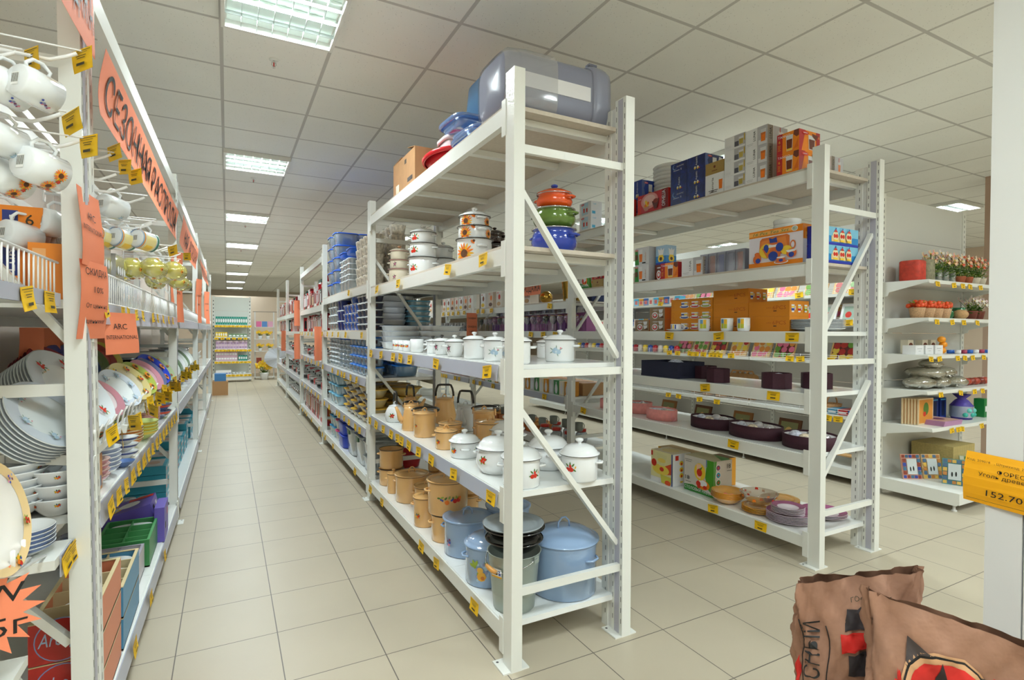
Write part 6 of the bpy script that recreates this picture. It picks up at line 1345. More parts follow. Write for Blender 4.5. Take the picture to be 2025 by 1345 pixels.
# row right behind: two-sided gondola with long wire-front shelves
GP = c('#D0CEC8',.5,noise=.02,nscale=3)
t = empty('shelving_gondola'); GX = 5.55
for k, (ya, yb) in enumerate(((2.86,4.06),(4.06,5.26),(5.26,6.46),(6.46,7.66),(7.66,8.86))):
    for (z0, z1) in ((.14,.5),(.505,.9),(.905,1.3),(1.305,1.7),(1.705,2.02)): b = MB(); b.box(GX,GX+.02,ya+.02,yb-.02,z0,z1,GP); b.build('panel', t)
    b = MB(); b.box(GX-.02,GX+.04,ya-.02,ya+.02,0,2.02,WHITE)
    z = .2
    while z < 2.0: b.box(GX-.0208,GX-.02,ya-.003,ya+.003,z,z+.02,DARKSLOT); z += .05
    b.build('upright', t)
    b = MB(); b.box(5.07,GX+.5,ya+.0,yb-.004,.06,.14,WHITE); b.build('base_deck', t)
    for xx in (5.12,): b = MB(); b.lathe([(.018,0),(.018,.008),(.008,.012),(.008,.06)], WHITE2, 12, (xx, ya+.05)); b.build('foot', t)
    for z in (.62,1.13,1.49,1.78):
        b = MB(); b.box(5.13 if z < 1.6 else 5.18,GX,ya+.004,yb-.004,z-.03,z,WHITE); b.build('shelf_board', t)
        b = MB(); X_ = 5.135 if z < 1.6 else 5.185
        for zz in (.015,.035,.055): b.tube([(X_,ya+.02,z+zz),(X_,yb-.02,z+zz)], .0022, WIRE, 5)
        for j in range(7): yy = ya+.02+(yb-ya-.04)*j/6; b.tube([(X_,yy,z),(X_,yy,z+.06)], .0022, WIRE, 5)
        b.build('wire_front', t)
        b = MB(); b.prism([(0,0),(.38,0),(.38,-.09),(.30,-.05)], 0, .004, WHITE, xf=Matrix.Translation((5.17,ya+.03,z-.03)) @ Matrix.Rotation(pi/2,4,'X')); b.build('bracket', t)
reg(t, '', 'shelving gondola', label='long white wire-fronted shelving row seen through the right rack')
t = empty('shelving_rack')
for y in (4.05,6.7): b = MB(); b.box(5.98,6.04,y,y+.06,0,2.55,WHITE); b.build('post', t)
b = MB(); b.box(5.98,6.01,2.95,9.0,2.49,2.58,WHITE); b.build('front_beam', t); b = MB(); b.box(6.6,6.63,2.95,9.0,2.49,2.58,WHITE); b.build('back_beam', t)
for y in (2.95,9.0): b = MB(); b.box(5.98,6.04,y-.06,y,0,2.62,WHITE); b.build('post', t)
reg(t, '', 'shelving rack', label='tall white empty-topped rack whose beam shows beyond the gondola')
WG = 'wire-fronted shelf behind right rack'
FR = [c('#D88A3A',.4),c('#E8C84A',.4),c('#B8302A',.4),c('#6A9A3A',.4),c('#E07090',.4)]
def board(k):
    def f():
        b = MB(); b.box(0,.012,0,.24,0,.2,c('#D9B070',.6)); F_ = Face(b,(0,.24,0),(0,-.24,0),(0,0,.2),(-1,0,0)); F_.rect(.06,.06,.94,.94,c('#6A2A2A',.4) if k % 2 else c('#D8C8A0',.4))
        rn = random.Random(k)
        for j in range(9): F_.ell(.2+.3*(j % 3)+rn.uniform(-.04,.04),.2+.3*(j//3)+rn.uniform(-.04,.04),.14,None,FR[(k+j//4) % 5],12)
        F_.poly([(.7,0),(1,0),(1,.4)],c('#D9B070',.6)); return b.build('picture_board')
    return f
for i, y in enumerate((3.0,3.30,3.62,3.90,4.20,4.50,4.78,5.05)):
    for z, s0 in ((1.131,.12),(1.781,.16),(1.491,.12)):
        if z == 1.491 and i > 2: continue
        if z == 1.131 and i == 1: continue
        k = (i+int(z*10)) % 5; o = place('bd%d' % k, board(k), (5.13+s0, y, z+.001), rot=(0,radians(22),0)); reg(o, 'fruit picture board leaning back', 'picture board', WG, ref='near end', key=y+z*.01)
def pframe(col, inner):
    def f():
        b = MB(); b.box(0,.012,0,.15,0,.2,col); F_ = Face(b,(0,.15,0),(0,-.15,0),(0,0,.2),(-1,0,0)); F_.rect(.16,.14,.84,.86,inner); F_.ell(.5,.45,.2,.16,RED,10); return b.build('photo_frame')
    return f
for i, y in enumerate((2.96,3.15,3.34)): o = place('pf', pframe(WB,c('#A0B8A8',.4)), (5.19,y,1.491), rot=(0,radians(18),0)); reg(o, 'white photo frame with red motif', 'photo frame', '', ref='near end')
for i, y in enumerate([5.2+.1*k for k in range(30)]):
    k = i % 4; o = place('sb%d' % k, lambda: carton(.1,.085,.1,(SKY,c('#E8E0D0',.4),c('#3A6AB0',.4),c('#D8A03A',.4))[k],L=lambda f: f.rect(.2,.2,.8,.7,(RED,OR,WB,BRN)[k]),name='small_box'), (5.22,y,1.781)); reg(o, ('sky blue','cream','dark blue','golden')[k]+' small box', 'box', WG, ref='near end')
    o = place('sb%d' % ((k+1) % 4), lambda: carton(.1,.085,.1,(SKY,c('#E8E0D0',.4),c('#3A6AB0',.4),c('#D8A03A',.4))[(k+1) % 4],L=lambda f: f.rect(.2,.2,.8,.7,RED),name='small_box'), (5.22,y,1.491)); reg(o, ('sky blue','cream','dark blue','golden')[(k+1) % 4]+' box, middle wire shelf', 'box', WG, ref='near end')
    o = place('cn%d' % k, lambda: (lambda b: (b.lathe([(.0001,0),(.035,0),(.04,.06),(.03,.09),(.0001,.1)], (c('#B8202A',.3),c('#2A4AA0',.3),YLW,c('#D8D0C8',.3))[k], 14), b.build('spice_jar'))[1])(MB()), (5.22,y+.04,1.131)); reg(o, ('red','blue','yellow','pale')[k]+' spice jar', 'jar', WG, ref='near end')
WOOD = c('#B98A56',.55,noise=.15,nscale=30)
def cutb():
    b = MB(); b.lathe([(.0001,0),(1,0),(1,.02),(.0001,.02)], WOOD, 32, sx=.11, sy=.15, sq=5); o = b.build('cutting_board'); h = MB(); h.tube([(-.05,.14,.01),(-.03,.18,.01),(.03,.18,.01),(.05,.14,.01)], .01, WOOD, 8); h.build('handle', o); return o
for i, y in enumerate((4.15,4.22,4.29,4.36,4.75,4.95)): o = place('cb', cutb, (5.38,y+.1,.62+.15), rot=(radians(90),0,radians(8)+pi/2)); reg(o, 'wooden cutting board standing on edge', 'cutting board', WG, ref='near end')
def basket():
    b = MB(); b.lathe([(.05,0),(.07,.004),(.09,.08),(.085,.08),(.065,.008),(.0001,.008)], c('#B98A5A',.7,noise=.3,nscale=90), 20); o = b.build('wicker_basket'); h = MB(); h.tube([(-.085*cos(pi*k/10),0,.08+.08*sin(pi*k/10)) for k in range(11)], .007, c('#B98A5A',.7), 8); h.build('handle', o); return o
for i, y in enumerate((3.25,3.42,4.6,4.8)): o = place('bsk', basket, (5.33,y,.621)); reg(o, 'small wicker basket', 'basket', WG, ref='near end')
for i, y in enumerate((3.0,3.1,3.2)): o = place('bkk%d' % i, lambda: carton(.2,.09,.05,(NAVY2,RDX,c('#3A8AB0',.4))[i],L=lambda f: f.rect(.1,.3,.9,.5,WB),name='tray'), (5.16,y-.1,.623)); reg(o, ('navy','red','light blue')[i]+' tray on the lower wire shelf', 'tray', '', ref='near end')
o = (lambda b: (b.box(-.12,.0,-.30,.10,-.01,.01,c('#D9A868',.5,noise=.12,nscale=12)), b.build('cutting_board'))[1])(MB()); o.location = (5.28,3.05,.31); o.rotation_euler = (0,radians(-40),0); reg(o, '', 'cutting board', label='pale wooden board leaning on the gondola base')
for i, y in enumerate((3.6,4.2,4.8,5.4)):
    o = place('icn%d' % (i % 2), lambda: (lambda b: (b.box(0,.02,0,.26,0,.34,(BRN,c('#8A5A2A',.5))[i % 2]), Face(b,(0,.26,0),(0,-.26,0),(0,0,.34),(-1,0,0)).rect(.12,.1,.88,.9,c('#7A7A50',.5)).ell(.5,.5,.2,.25,c('#C8A060',.5),12), b.build('framed_picture'))[2])(MB()), (5.30,y,.142), rot=(0,radians(14),0)); reg(o, 'dark framed picture standing on the base', 'picture', '', ref='near end')

# end-cap gondola with flowers
t = empty('shelving_gondola'); Yp = 2.66
for z0, z1 in ((.15,.55),(.555,.98),(.985,1.40),(1.405,1.82),(1.825,2.23),(2.235,2.60)): b = MB(); b.box(5.10,6.45,Yp,Yp+.02,z0,z1,c('#DADCD8',.22,coat=.3)); b.build('panel', t)
for xx in (5.03,6.45):
    b = MB(); b.box(xx,xx+.06,Yp-.01,Yp+.03,0,2.62,WHITE); z = .2
    while z < 2.58: b.box(xx+.028,xx+.034,Yp-.0108,Yp-.01,z,z+.025,DARKSLOT); z += .05
    b.build('upright', t)
b = MB(); b.box(5.03,6.5,2.06,Yp,.13,.15,WHITE); b.box(5.03,6.5,2.06,2.08,.06,.13,WHITE); b.box(5.03,5.05,2.08,Yp,.05,.13,WHITE); b.build('base_deck', t)
for xx in (5.07,6.4): b = MB(); b.lathe([(.02,0),(.02,.008),(.01,.014),(.01,.06)], WHITE2, 14, (xx,2.11)); b.build('foot', t)
for z, d in ((1.843,.36),(1.53,.36),(1.222,.36),(.925,.36),(.625,.40)):
    b = MB(); b.box(5.06,6.48,Yp-d,Yp-.012,z-.03,z,WHITE); b.build('shelf_board', t)
    for xx in (5.055,6.48): b = MB(); b.prism([(0,0),(d-.01,0),(d-.01,-.02),(.05,-.09),(.04,-.12),(0,-.13)], 0, .005, WHITE, xf=Matrix.Translation((xx,Yp-.012,z-.0)) @ Matrix.Rotation(-pi/2,4,'Z') @ Matrix.Rotation(pi/2,4,'X')); b.build('bracket', t)
reg(t, '', 'shelving gondola', label='white end-cap gondola with flowers at the right')
def flower(fc, pot_c, h=.26, vasekind='pot'):
    def f():
        t = empty('flower_pot'); b = MB(); b.lathe([(.0001,0),(.035,0),(.05,.075),(.052,.085),(.047,.085),(.04,.06),(.0001,.06)] if vasekind == 'pot' else [(.0001,0),(.03,0),(.032,.12),(.03,.12),(.028,.01),(.0001,.01)], pot_c, 18); b.build('pot', t)
        rn = random.Random(len(fc)+int(h*100)); st = MB(); lf = MB(); fl = MB()
        for k in range(10):
            a = 2*pi*k/10+rn.random(); rr = .02+.075*rn.random(); hh = h*(.7+.35*rn.random()); tip = (rr*cos(a), rr*sin(a), hh); st.tube([(0,0,.05),(rr*.4*cos(a),rr*.4*sin(a),hh*.6),tip], .002, LF, 5)
            for j in range(5):
                an = 2*pi*j/5; cx, cy, cz = tip; r = .027; d = Vector((cos(an), sin(an)*.6-.3, sin(an))).normalized(); e = d.cross(Vector((.2,-1,.1))).normalized()
                p0 = Vector(tip); fl.add([p0, p0+d*r+e*r*.5, p0+d*r*1.6, p0+d*r-e*r*.5], [(0,1,2,3)], fc[(k+j) % len(fc)])
            fl.ball(tip, .006, YLW, 6)
            for j in range(4): an = rn.random()*6.28; p0 = Vector((rr*.3*cos(a), rr*.3*sin(a), hh*(.3+.13*j))); d = Vector((cos(an), sin(an), .4)).normalized(); e = d.cross(Vector((0,0,1))).normalized(); lf.add([p0, p0+d*.03+e*.014, p0+d*.06, p0+d*.03-e*.014], [(0,1,2,3)], (LF, LF2)[j % 2])
        st.build('stem', t); lf.build('leaf', t); fl.build('blossom', t); return t
    return f
WEt = 'end-cap gondola top shelf'
PEACH = [c('#F0C8A0',.5), c('#E8D8A8',.5), c('#E8A090',.5)]; REDF = [c('#D85A3A',.5), c('#E8B090',.5), c('#E8D8C0',.5)]; WHF = [c('#E8E4D8',.5), c('#E0C8C8',.5)]
for i, (x, fc, pc_, vk) in enumerate(((5.48,PEACH,clear('#D8E0D8',.3),'v'),(5.60,WHF,clear('#D8E0D8',.3),'v'),(5.72,PEACH,clear('#D8E0D8',.3),'v'),(5.84,PEACH,clear('#D8E0D8',.3),'v'),(5.98,REDF,c('#A85A38',.7),'pot'),(6.12,REDF,c('#A85A38',.7),'pot'),(6.26,REDF,c('#D8CDB8',.7),'pot'),(6.38,REDF,c('#D8CDB8',.7),'pot'))):
    o = place('fl%d%d' % (id(fc) % 97, vk == 'pot' and x < 6.2), flower(fc,pc_,.26,vk), (x, 2.48, 1.844)); reg(o, 'artificial flowers in '+('clear vase' if vk == 'v' else 'terracotta pot' if x < 6.2 else 'cream pot'), 'flowers', WEt, key=x, ref='the left')
o = (lambda b: (b.lathe([(.0001,0),(.9,0),(1,.02),(1,.17),(.9,.18),(.0001,.18)], c('#C8402E',.6,noise=.2,nscale=30), 24, sx=.08, sy=.08, sq=5), b.build('candle_pack'))[1])(MB()); o.location = (5.22,2.50,1.844); reg(o, '', 'wreath pack', label='red potpourri pack at the left of the flower shelf')
for x in (5.40,): o = (lambda b: (b.lathe([(.0001,0),(.9,0),(1,.02),(1,.19),(.9,.2),(.0001,.2)], c('#8E8A70',.6,noise=.3,nscale=40), 24, sx=.07, sy=.09, sq=5), b.build('dried_flower_pack'))[1])(MB()); o.location = (x,2.52,1.844); reg(o, '', 'dried flower pack', label='grey-green dried flower pack beside the red one')
def orange_tree():
    t = empty('orange_basket'); b = MB(); b.lathe([(.0001,0),(.045,0),(.062,.09),(.058,.09),(.05,.07),(.0001,.07)], c('#C8A078',.75,noise=.25,nscale=100), 20); b.build('basket', t); rn = random.Random(4)
    for k in range(16): a = rn.random()*6.28; r = .068*math.sqrt(rn.random()); g = MB(); g.ball((r*cos(a), r*sin(a), .105+.035*rn.random()), .021, c('#E8501A',.35,coat=.3), 10); g.build('orange', t)
    l = MB()
    for k in range(10): an = 2*pi*k/10; d = Vector((cos(an),sin(an),.7)).normalized(); p0 = Vector((.04*cos(an),.04*sin(an),.125)); e = d.cross(Vector((0,0,1))).normalized(); l.add([p0,p0+d*.02+e*.01,p0+d*.045,p0+d*.02-e*.01],[(0,1,2,3)],LF2)
    l.build('leaf', t); return t
for x in (5.24,5.40,5.54,5.68): o = place('ort', orange_tree, (x,2.47,1.531)); reg(o, 'wicker basket heaped with small oranges', 'fruit basket', 'end-cap gondola', key=x, ref='the left')
GRN2 = c('#0F6A3A',.15,coat=.6)
for x, r in ((5.82,.05),(6.02,.065)): o = (lambda b: (b.lathe([(.0001,0),(r*.6,0),(r,.03),(r*.95,.07),(r*.7,.085),(r*.95,.11),(r*.9,.11),(.0001,.03)], GRN2, 20), b.build('glass_pot'))[1])(MB()); o.location = (x,2.50,1.531); reg(o, '', 'vase', label=('smaller' if r < .06 else 'larger')+' green glass pot beside the orange baskets')
o = (lambda b: (b.ball((0,0,.045), .06, c('#C8A070',.8,noise=.2,nscale=80), 16, .75), b.build('straw_ball'))[1])(MB()); o.location = (5.92,2.44,1.531); reg(o, '', 'ornament', label='straw-coloured round ornament before the green glass pots')
for x in (6.22,6.36): o = place('orch', flower(WHF,c('#7A3A2A',.6),.20,'pot'), (x,2.48,1.531)); reg(o, 'small orchid in a dark terracotta pot', 'flowers', '', key=x, ref='the left')
WE3 = 'end-cap gondola third shelf'
for i, x in enumerate((5.12,5.28,5.44)): o = place('wcb', lambda: carton(.13,.1,.075,WB,F=lambda f: (f.rect(.2,.6,.8,.66,GRY), f.rect(.35,.35,.65,.4,GRY)),name='small_box'), (x,2.42,1.223)); reg(o, 'small white box with grey print', 'box', WE3, key=x, ref='the left')
for i, x in enumerate((5.26,5.50,5.64)): o = place('cnd', lambda: carton(.09,.06,.12,c('#E8DFC8',.4),F=lambda f: f.ell(.5,.6,.38,.2,DAMB,14),name='candle_box'), (x,2.545,1.223)); reg(o, 'cream candle box with brown oval', 'box', WE3, key=x, ref='the left')
for i, (x, z) in enumerate(((5.60,1.223),(5.62,1.275),(5.59,1.32))): o = place('ocn', lambda: (lambda b: (b.ball((0,0,.028), .032, c('#F09A1A',.4), 14, .9), b.build('candle'))[1])(MB()), (x,2.44,z)); reg(o, 'round orange candle', 'candle', WE3, tier=z, key=5.6)
for i in range(14): x = 5.74+.055*(i % 13); o = place('tl%d' % (i % 3), lambda: (lambda b: (b.lathe([(.0001,0),(.022,0),(.024,.03),(.0001,.03)], (WB,c('#2A6AC8',.4),c('#A83A5A',.4))[i % 3], 12), b.build('tealight'))[1])(MB()), (x,2.38+.06*(i % 2),1.223)); reg(o, ('white','blue','dark pink')[i % 3]+' tealight', 'candle', WE3, key=x, ref='the left')
def netbag(seed):
    def f():
        t = empty('net_bag'); rn = random.Random(seed); b = MB(); b.ball((0,0,.055), .15, clear('#C8C0A0',.35,.1,.25), 18, .36)
        for v in range(len(b.v)): x, y, z = b.v[v]; b.v[v] = (x*1.1+.008*rn.uniform(-1,1), y*.8, max(.001,z+.006*rn.uniform(-1,1)))
        b.build('net', t)
        for k in range(34):
            a = rn.random()*6.28; r = .12*math.sqrt(rn.random()); g = MB(); z = .018+rn.random()*.055*(1-(r/.14)**2); g.lathe([(.0001,0),(.016,0),(.019,.014),(.0001,.015)], c('#C9CACB',.2,metal=.9), 10, xf=Matrix.Translation((r*cos(a)*1.1, r*sin(a)*.8, z)) @ Matrix.Rotation(rn.uniform(-1,1),4,'X') @ Matrix.Rotation(rn.uniform(-1,1),4,'Y')); g.build('silver_cup', t)
        return t
    return f
for i, (x, z, s_) in enumerate(((5.26,.926,1.0),(5.50,.926,1),(5.74,.926,.95),(5.34,1.012,.9),(5.58,1.012,.9),(5.44,1.09,.8))): o = place('nb%d' % (i % 2), netbag(i % 2), (x,2.45,z), rz=i*.7, scale=(s_,s_*.95,s_)); reg(o, 'net bag of silver tealight cups', 'bag', 'end-cap gondola', key=x, ref='the left')
for i, x in enumerate((6.0,6.08,6.17,6.26,6.35)): o = place('rb%d' % (i % 2), lambda: (lambda b: (b.ball((0,0,.035), .04, (c('#A8402A',.35),c('#7A2A1A',.35))[i % 2], 14, .85), b.build('ornament'))[1])(MB()), (x,2.42,.926)); reg(o, ('russet','dark brown')[i % 2]+' round ornament', 'ornament', 'end-cap gondola', key=x, ref='the left')
for i in range(6): o = place('nap', lambda: carton(.24,.012,.22,c('#E0C8A0',.5),F=lambda f: (f.rect(.05,.05,.95,.95,c('#D8903A',.5)), f.ell(.5,.6,.18,.25,LF,12), f.ell(.4,.4,.1,.1,RED,8)),name='placemat'), (5.10+.012*i,2.50-.018*i,.626)); reg(o, 'fruit picture placemat standing in a row', 'placemat', 'end-cap gondola', key=i*1.0, ref='the left')
for i in range(6): o = place('nap2', lambda: carton(.30,.24,.006,c('#B88AB0',.5),T=lambda f: (f.rect(.05,.05,.95,.95,c('#C8A090',.5)), f.ell(.5,.5,.2,.2,PUR,12)),name='placemat'), (5.26+.004*i,2.27,.6255+.0065*i)); reg(o, 'purple placemat lying flat', 'placemat', 'end-cap gondola', key=5.2, tier=i)
for i, x in enumerate((5.58,5.72)): o = place('bbx', lambda: carton(.11,.1,.19,c('#16307A',.4),F=lambda f: (f.rect(.25,.15,.75,.85,c('#0E1A40',.4)),f.rect(.1,.9,.9,.95,SKY)),name='gift_box'), (x,2.5,.626)); reg(o, 'dark blue window gift box', 'box', 'end-cap gondola', key=x, ref='the left')
def pouch():
    t = empty('organza_pouch'); b = MB(); b.lathe([(.0001,0),(.075,0),(.09,.04),(.088,.12),(.05,.17),(.03,.185),(.07,.225),(.02,.215)], c('#4A3A98',.5,noise=.3,nscale=25), 20); b.build('bag', t)
    f = MB(); f.lathe([(.091,.02),(.0915,.05),(.0905,.12)], clear('#C8D8E8',.5), 20); f.build('clear_front', t)
    for k in range(6): g = MB(); a = -1.57+.35*(k-2.5); g.ball((.085*cos(a), .085*sin(a), .045+.04*(k % 2)), .022, (c('#3AB0A0',.4),c('#6AC8C0',.4))[k % 2], 10); g.build('soap', t)
    return t
o = pouch(); o.location = (5.92,2.42,.626); reg(o, '', 'gift pouch', label='purple organza gift pouch with turquoise soaps')
o = carton(.1,.08,.17,c('#1A7A3A',.4),F=lambda f: f.rect(.2,.3,.8,.6,WB)); o.location = (6.2,2.36,.626); reg(o, '', 'box', label='green box right of the purple pouch')
o = (lambda b: (b.lathe([(.0001,0),(1,0),(1.05,.04),(1,.09),(.0001,.1)], c('#6A1020',.5), 28, sx=.2, sy=.15), b.build('round_box'))[1])(MB()); o.location = (6.05,2.36,.151+.0); o.scale = (1,1,1); reg(o, '', 'box', label='dark red round box on the gondola base')
BAM = c('#B8A568',.6,noise=.12,nscale=60)
for i in range(12): o = place('bam', lambda: carton(.03,.32,.27,BAM,T=lambda f: f.rect(.4,0,.45,1,c('#7A6A40',.6)),name='bamboo_mat'), (5.52+.032*i,2.31,.152)); reg(o, 'folded bamboo mat standing on the base', 'mat', 'end-cap gondola', key=5.52+.032*i, ref='the left')
def standframe(fc, pcs):
    def f():
        t = empty('photo_frame'); b = MB(); w, h = .16, .21
        b.box(0,w,0,.012,0,h,fc); F_ = Face(b,(0,0,0),(w,0,0),(0,0,h),(0,-1,0)); rn = random.Random(3)
        for k in range(14): u = (k % 5)/5; v = (k//5)/3; 
        for k in range(5): F_.rect(.03+.19*k,.03,.19+.19*k,.15,pcs[k % 3]); F_.rect(.03+.19*k,.85,.19+.19*k,.97,pcs[(k+1) % 3])
        for k in range(4): F_.rect(.03,.18+.165*k,.2,.32+.165*k,pcs[(k+1) % 3]); F_.rect(.8,.18+.165*k,.97,.32+.165*k,pcs[(k+2) % 3])
        F_.rect(.24,.19,.76,.81,c('#C8D0D0',.3)).ell(.4,.4,.04,.1,BLACKINK,8).ell(.56,.42,.04,.1,BLACKINK,8); b.build('frame', t)
        s_ = MB(); s_.bar((w/2,.012,h*.6),(w/2,.10,.004),.03,.005,BLACKINK); s_.build('easel_leg', t); return t
    return f
PC3 = [NAVY2, c('#8A3A2A',.4), c('#3A6A8A',.4)]; PC4 = [c('#D8B050',.4), c('#4A6A8A',.4), c('#B87A3A',.4)]; PC5 = [c('#8A2A3A',.4), c('#C86A7A',.4), c('#6A2A2A',.4)]
for i, (x, y, p_, fcx, rz) in enumerate(((5.13,2.50,PC3,c('#D8A08A',.5),-.5),(5.27,2.28,PC4,c('#4A8A8A',.5),-1.15),(5.29,2.42,PC4,c('#D8B888',.5),-.5),(5.40,2.15,PC5,c('#7A2A2A',.5),-1.1),(5.52,2.25,[LF2,c('#C8C8B0',.4),LF],c('#A8B088',.5),-.8))):
    o = standframe(fcx,p_)(); o.location = (x,y,.151); o.rotation_euler = (radians(-12),0,rz); reg(o, '', 'photo frame', label=('photo frame with blue mosaic border, farthest left','narrow turquoise-edged photo frame','photo frame with yellow flowered border','dark red mosaic photo frame','pale green photo frame by the price tag')[i])

# far gondola at the end of the aisle
t = empty('shelving_gondola'); Yf = 16.95
for z0, z1 in ((.22,.6),(.6,.95),(.95,1.25),(1.25,1.6),(1.6,1.95),(1.95,2.33)): b = MB(); b.box(-.30,.54,Yf,Yf+.02,z0+.002,z1-.002,c('#DDE2DC',.35)); b.build('panel', t)
for xx in (-.36,.54):
    b = MB(); b.box(xx,xx+.06,Yf-.02,Yf+.03,0,2.35,WHITE); z = .3
    while z < 2.3: b.box(xx+.02,xx+.04,Yf-.0215,Yf-.02,z,z+.035,DARKSLOT); z += .1
    b.build('upright', t)
b = MB(); b.box(-.34,.60,16.5,Yf,.06,.22,WHITE); b.build('base_deck', t)
for z in (.575,.90,1.225,1.56): b = MB(); b.box(-.30,.56,16.55,Yf-.02,z-.03,z,WHITE); b.build('shelf_board', t)
reg(t, '', 'shelving gondola', label='white end gondola with yellow price strips at the end of the aisle')
def cnt(key, fn, z, n, m, nm, cat='box', x0=-.27, x1=.5, y=16.6, rows=1, dz=0):
    for r in range(rows):
        for k in range(n): o = place(key, fn, (x0+(x1-x0)*k/n, y, z+.001+r*dz)); reg(o, nm, cat, 'far end gondola', tier=r if rows > 1 else None, key=x0+(x1-x0)*k/n, ref='the left')
TG = c('#1F8A7A',.4)
cnt('tlc', lambda: carton(.05,.08,.22,TG,F=lambda f: f.ell(.5,.5,.4,.25,WB,10),name='tea_box'), 1.56, 14, None, 'teal tea box')
cnt('ybx', lambda: carton(.06,.06,.13,YLW,F=lambda f: f.ell(.5,.5,.3,.3,WB,10),name='tea_box'), 1.225, 5, None, 'yellow tea box', x1=.0); cnt('lgb', lambda: carton(.08,.08,.08,c('#5A8A4A',.4),F=lambda f: f.rect(.1,.2,.9,.7,WB),name='tea_box'), 1.225, 5, None, 'low green box', x0=.04)
cnt('pkb', lambda: carton(.065,.08,.11,c('#D8C0D0',.4),F=lambda f: f.rect(.1,.2,.9,.6,c('#A88AB0',.4)),name='tea_box'), .90, 11, None, 'pale lilac box', rows=2, dz=.112)
cnt('pkc', lambda: carton(.065,.08,.12,c('#C8A8B8',.4),F=lambda f: f.rect(.1,.3,.9,.7,WB),name='tea_box'), .575, 8, None, 'dusky pink box', x1=.25, rows=2, dz=.122); cnt('tlc2', lambda: carton(.05,.08,.15,TG,F=lambda f: f.ell(.5,.5,.4,.25,WB,10),name='tea_box'), .575, 4, None, 'small teal box', x0=.28)
cnt('wbs', lambda: carton(.075,.1,.1,WB,F=lambda f: f.rect(.1,.1,.9,.3,NAVY2),name='tea_box'), .22, 5, None, 'white box on the base', x1=.1, y=16.55); cnt('wbl', lambda: make_bowl(.04,.04,ENW), .22, 4, None, 'small white bowl', 'bowl', x0=.17, y=16.62)
# flower stand by the far wall
t = empty('display_stand')
for x in (.72,1.22): b = MB(); b.box(x-.015,x+.015,17.35,17.38,0,1.95,WHITE2); b.build('post', t)
for z in (.05,.45,.8,1.15,1.5): b = MB(); b.box(.70,1.24,17.1,17.4,z,z+.012,WHITE2); b.build('shelf_board', t)
for z in (1.95,): b = MB(); b.tube([(.66,17.2,z),(1.34,17.2,z)], .008, c('#6A6058',.4), 8); b.build('top_rail', t)
reg(t, '', 'display stand', label='slim display stand with flowers beside the far gondola')
YF2 = [c('#F0C81A',.5), c('#E8B010',.5)]
for i, (x, y, z, s_) in enumerate(((.85,17.2,1.163,1.1),(1.05,17.2,1.163,1.1),(.95,17.0,.0,2.4),(.85,17.2,.813,1.0),(1.1,17.2,.813,1.0))): o = place('yfl', flower(YF2,WB,.2,'pot'), (x,y,z), scale=s_); reg(o, '', 'flowers', label=('yellow flowers in a white pot, upper left of far stand','yellow flowers in a white pot, upper right of far stand','large white floor pot of yellow flowers by the far wall','yellow flowers on the middle of the far stand, left','yellow flowers on the middle of the far stand, right')[i])
for i, (x, z, m) in enumerate(((.8,1.513,'#D86A9A'),(.95,1.513,'#5A8AC8'),(1.1,1.513,'#D8A0B8'),(.8,.463,'#8A3A2A'),(1.05,.463,'#3A4A8A'))): o = carton(.13,.12,.16,c(m,.5)); o.location = (x-.05,17.15,z); reg(o, '', 'box', label=('pink box at the top of the far stand','blue box at the top of the far stand','pale pink box at the top of the far stand','brown box low on the far stand','navy box low on the far stand')[i])
o = (lambda b: (b.add([(0,0,0)]+[(.42*cos(a), -.03+.05*cos(3*a), .3*sin(a)) for a in [2*pi*k/24 for k in range(24)]], [(0,k+1,(k+1) % 24+1) for k in range(24)], c('#B8BCC4',.4)), b.tube([(0,0,0),(.02,.1,-.55)], .008, CHROME, 6), b.build('open_umbrella'))[2])(MB()); o.location = (1.35,16.8,.62); reg(o, '', 'umbrella', label='grey open umbrella beside the flower stand at the far end')
o = carton(.3,.4,.3,KRA); o.location = (-.28,13.2,0); reg(o, '', 'box', label='small brown carton on the floor at the far left rack')
o = carton(.22,.3,.16,c('#4A8AC8',.4)); o.location = (-.24,13.25,.301); reg(o, '', 'box', label='blue pack lying on the far brown carton')

# ---------------------------------------------------------------- price tags
def tag_fn(w=.09, h=.055, m=YEL, seed=0, curl=.006):
    def f():
        b = MB(); n = 4; vs = []
        for k in range(n+1): v = k/n; dy_ = curl*(1-v)**2; vs += [(0, -w/2, -h*(1-v)+0), (0, w/2, -h*(1-v))]; vs[-2] = (-dy_, vs[-2][1], vs[-2][2]); vs[-1] = (-dy_*(.3 if seed % 2 else 1), vs[-1][1], vs[-1][2])
        b.add(vs, [(2*k,2*k+1,2*k+3,2*k+2) for k in range(n)], m)
        b.add([(x+.0006,y,z) for x,y,z in vs], [(2*k+2,2*k+3,2*k+1,2*k) for k in range(n)], m)
        F_ = Face(b, (-curl-.0002,w/2,-h), (0,-w,0), (curl*.95,0,h), (-1,0,.0)); F_.k = 1
        F_.rect(.05,.88,.95,.91,INK).lines(.25,.68,.5,2,.1,INK,.035).lines(.12,.8,.7,1,.1,INK,.02); F_.rect(.3,.2,.7,.33,INK)
        F_ = Face(b, (curl*.1+.0012,-w/2,-h), (0,w,0), (-curl*.05,0,h), (1,0,.0)); F_.rect(.05,.88,.95,.91,INK).lines(.25,.68,.5,2,.1,INK,.035).lines(.12,.8,.7,1,.1,INK,.02); F_.rect(.3,.2,.7,.33,INK)
        return b.build('price_tag')
    return f
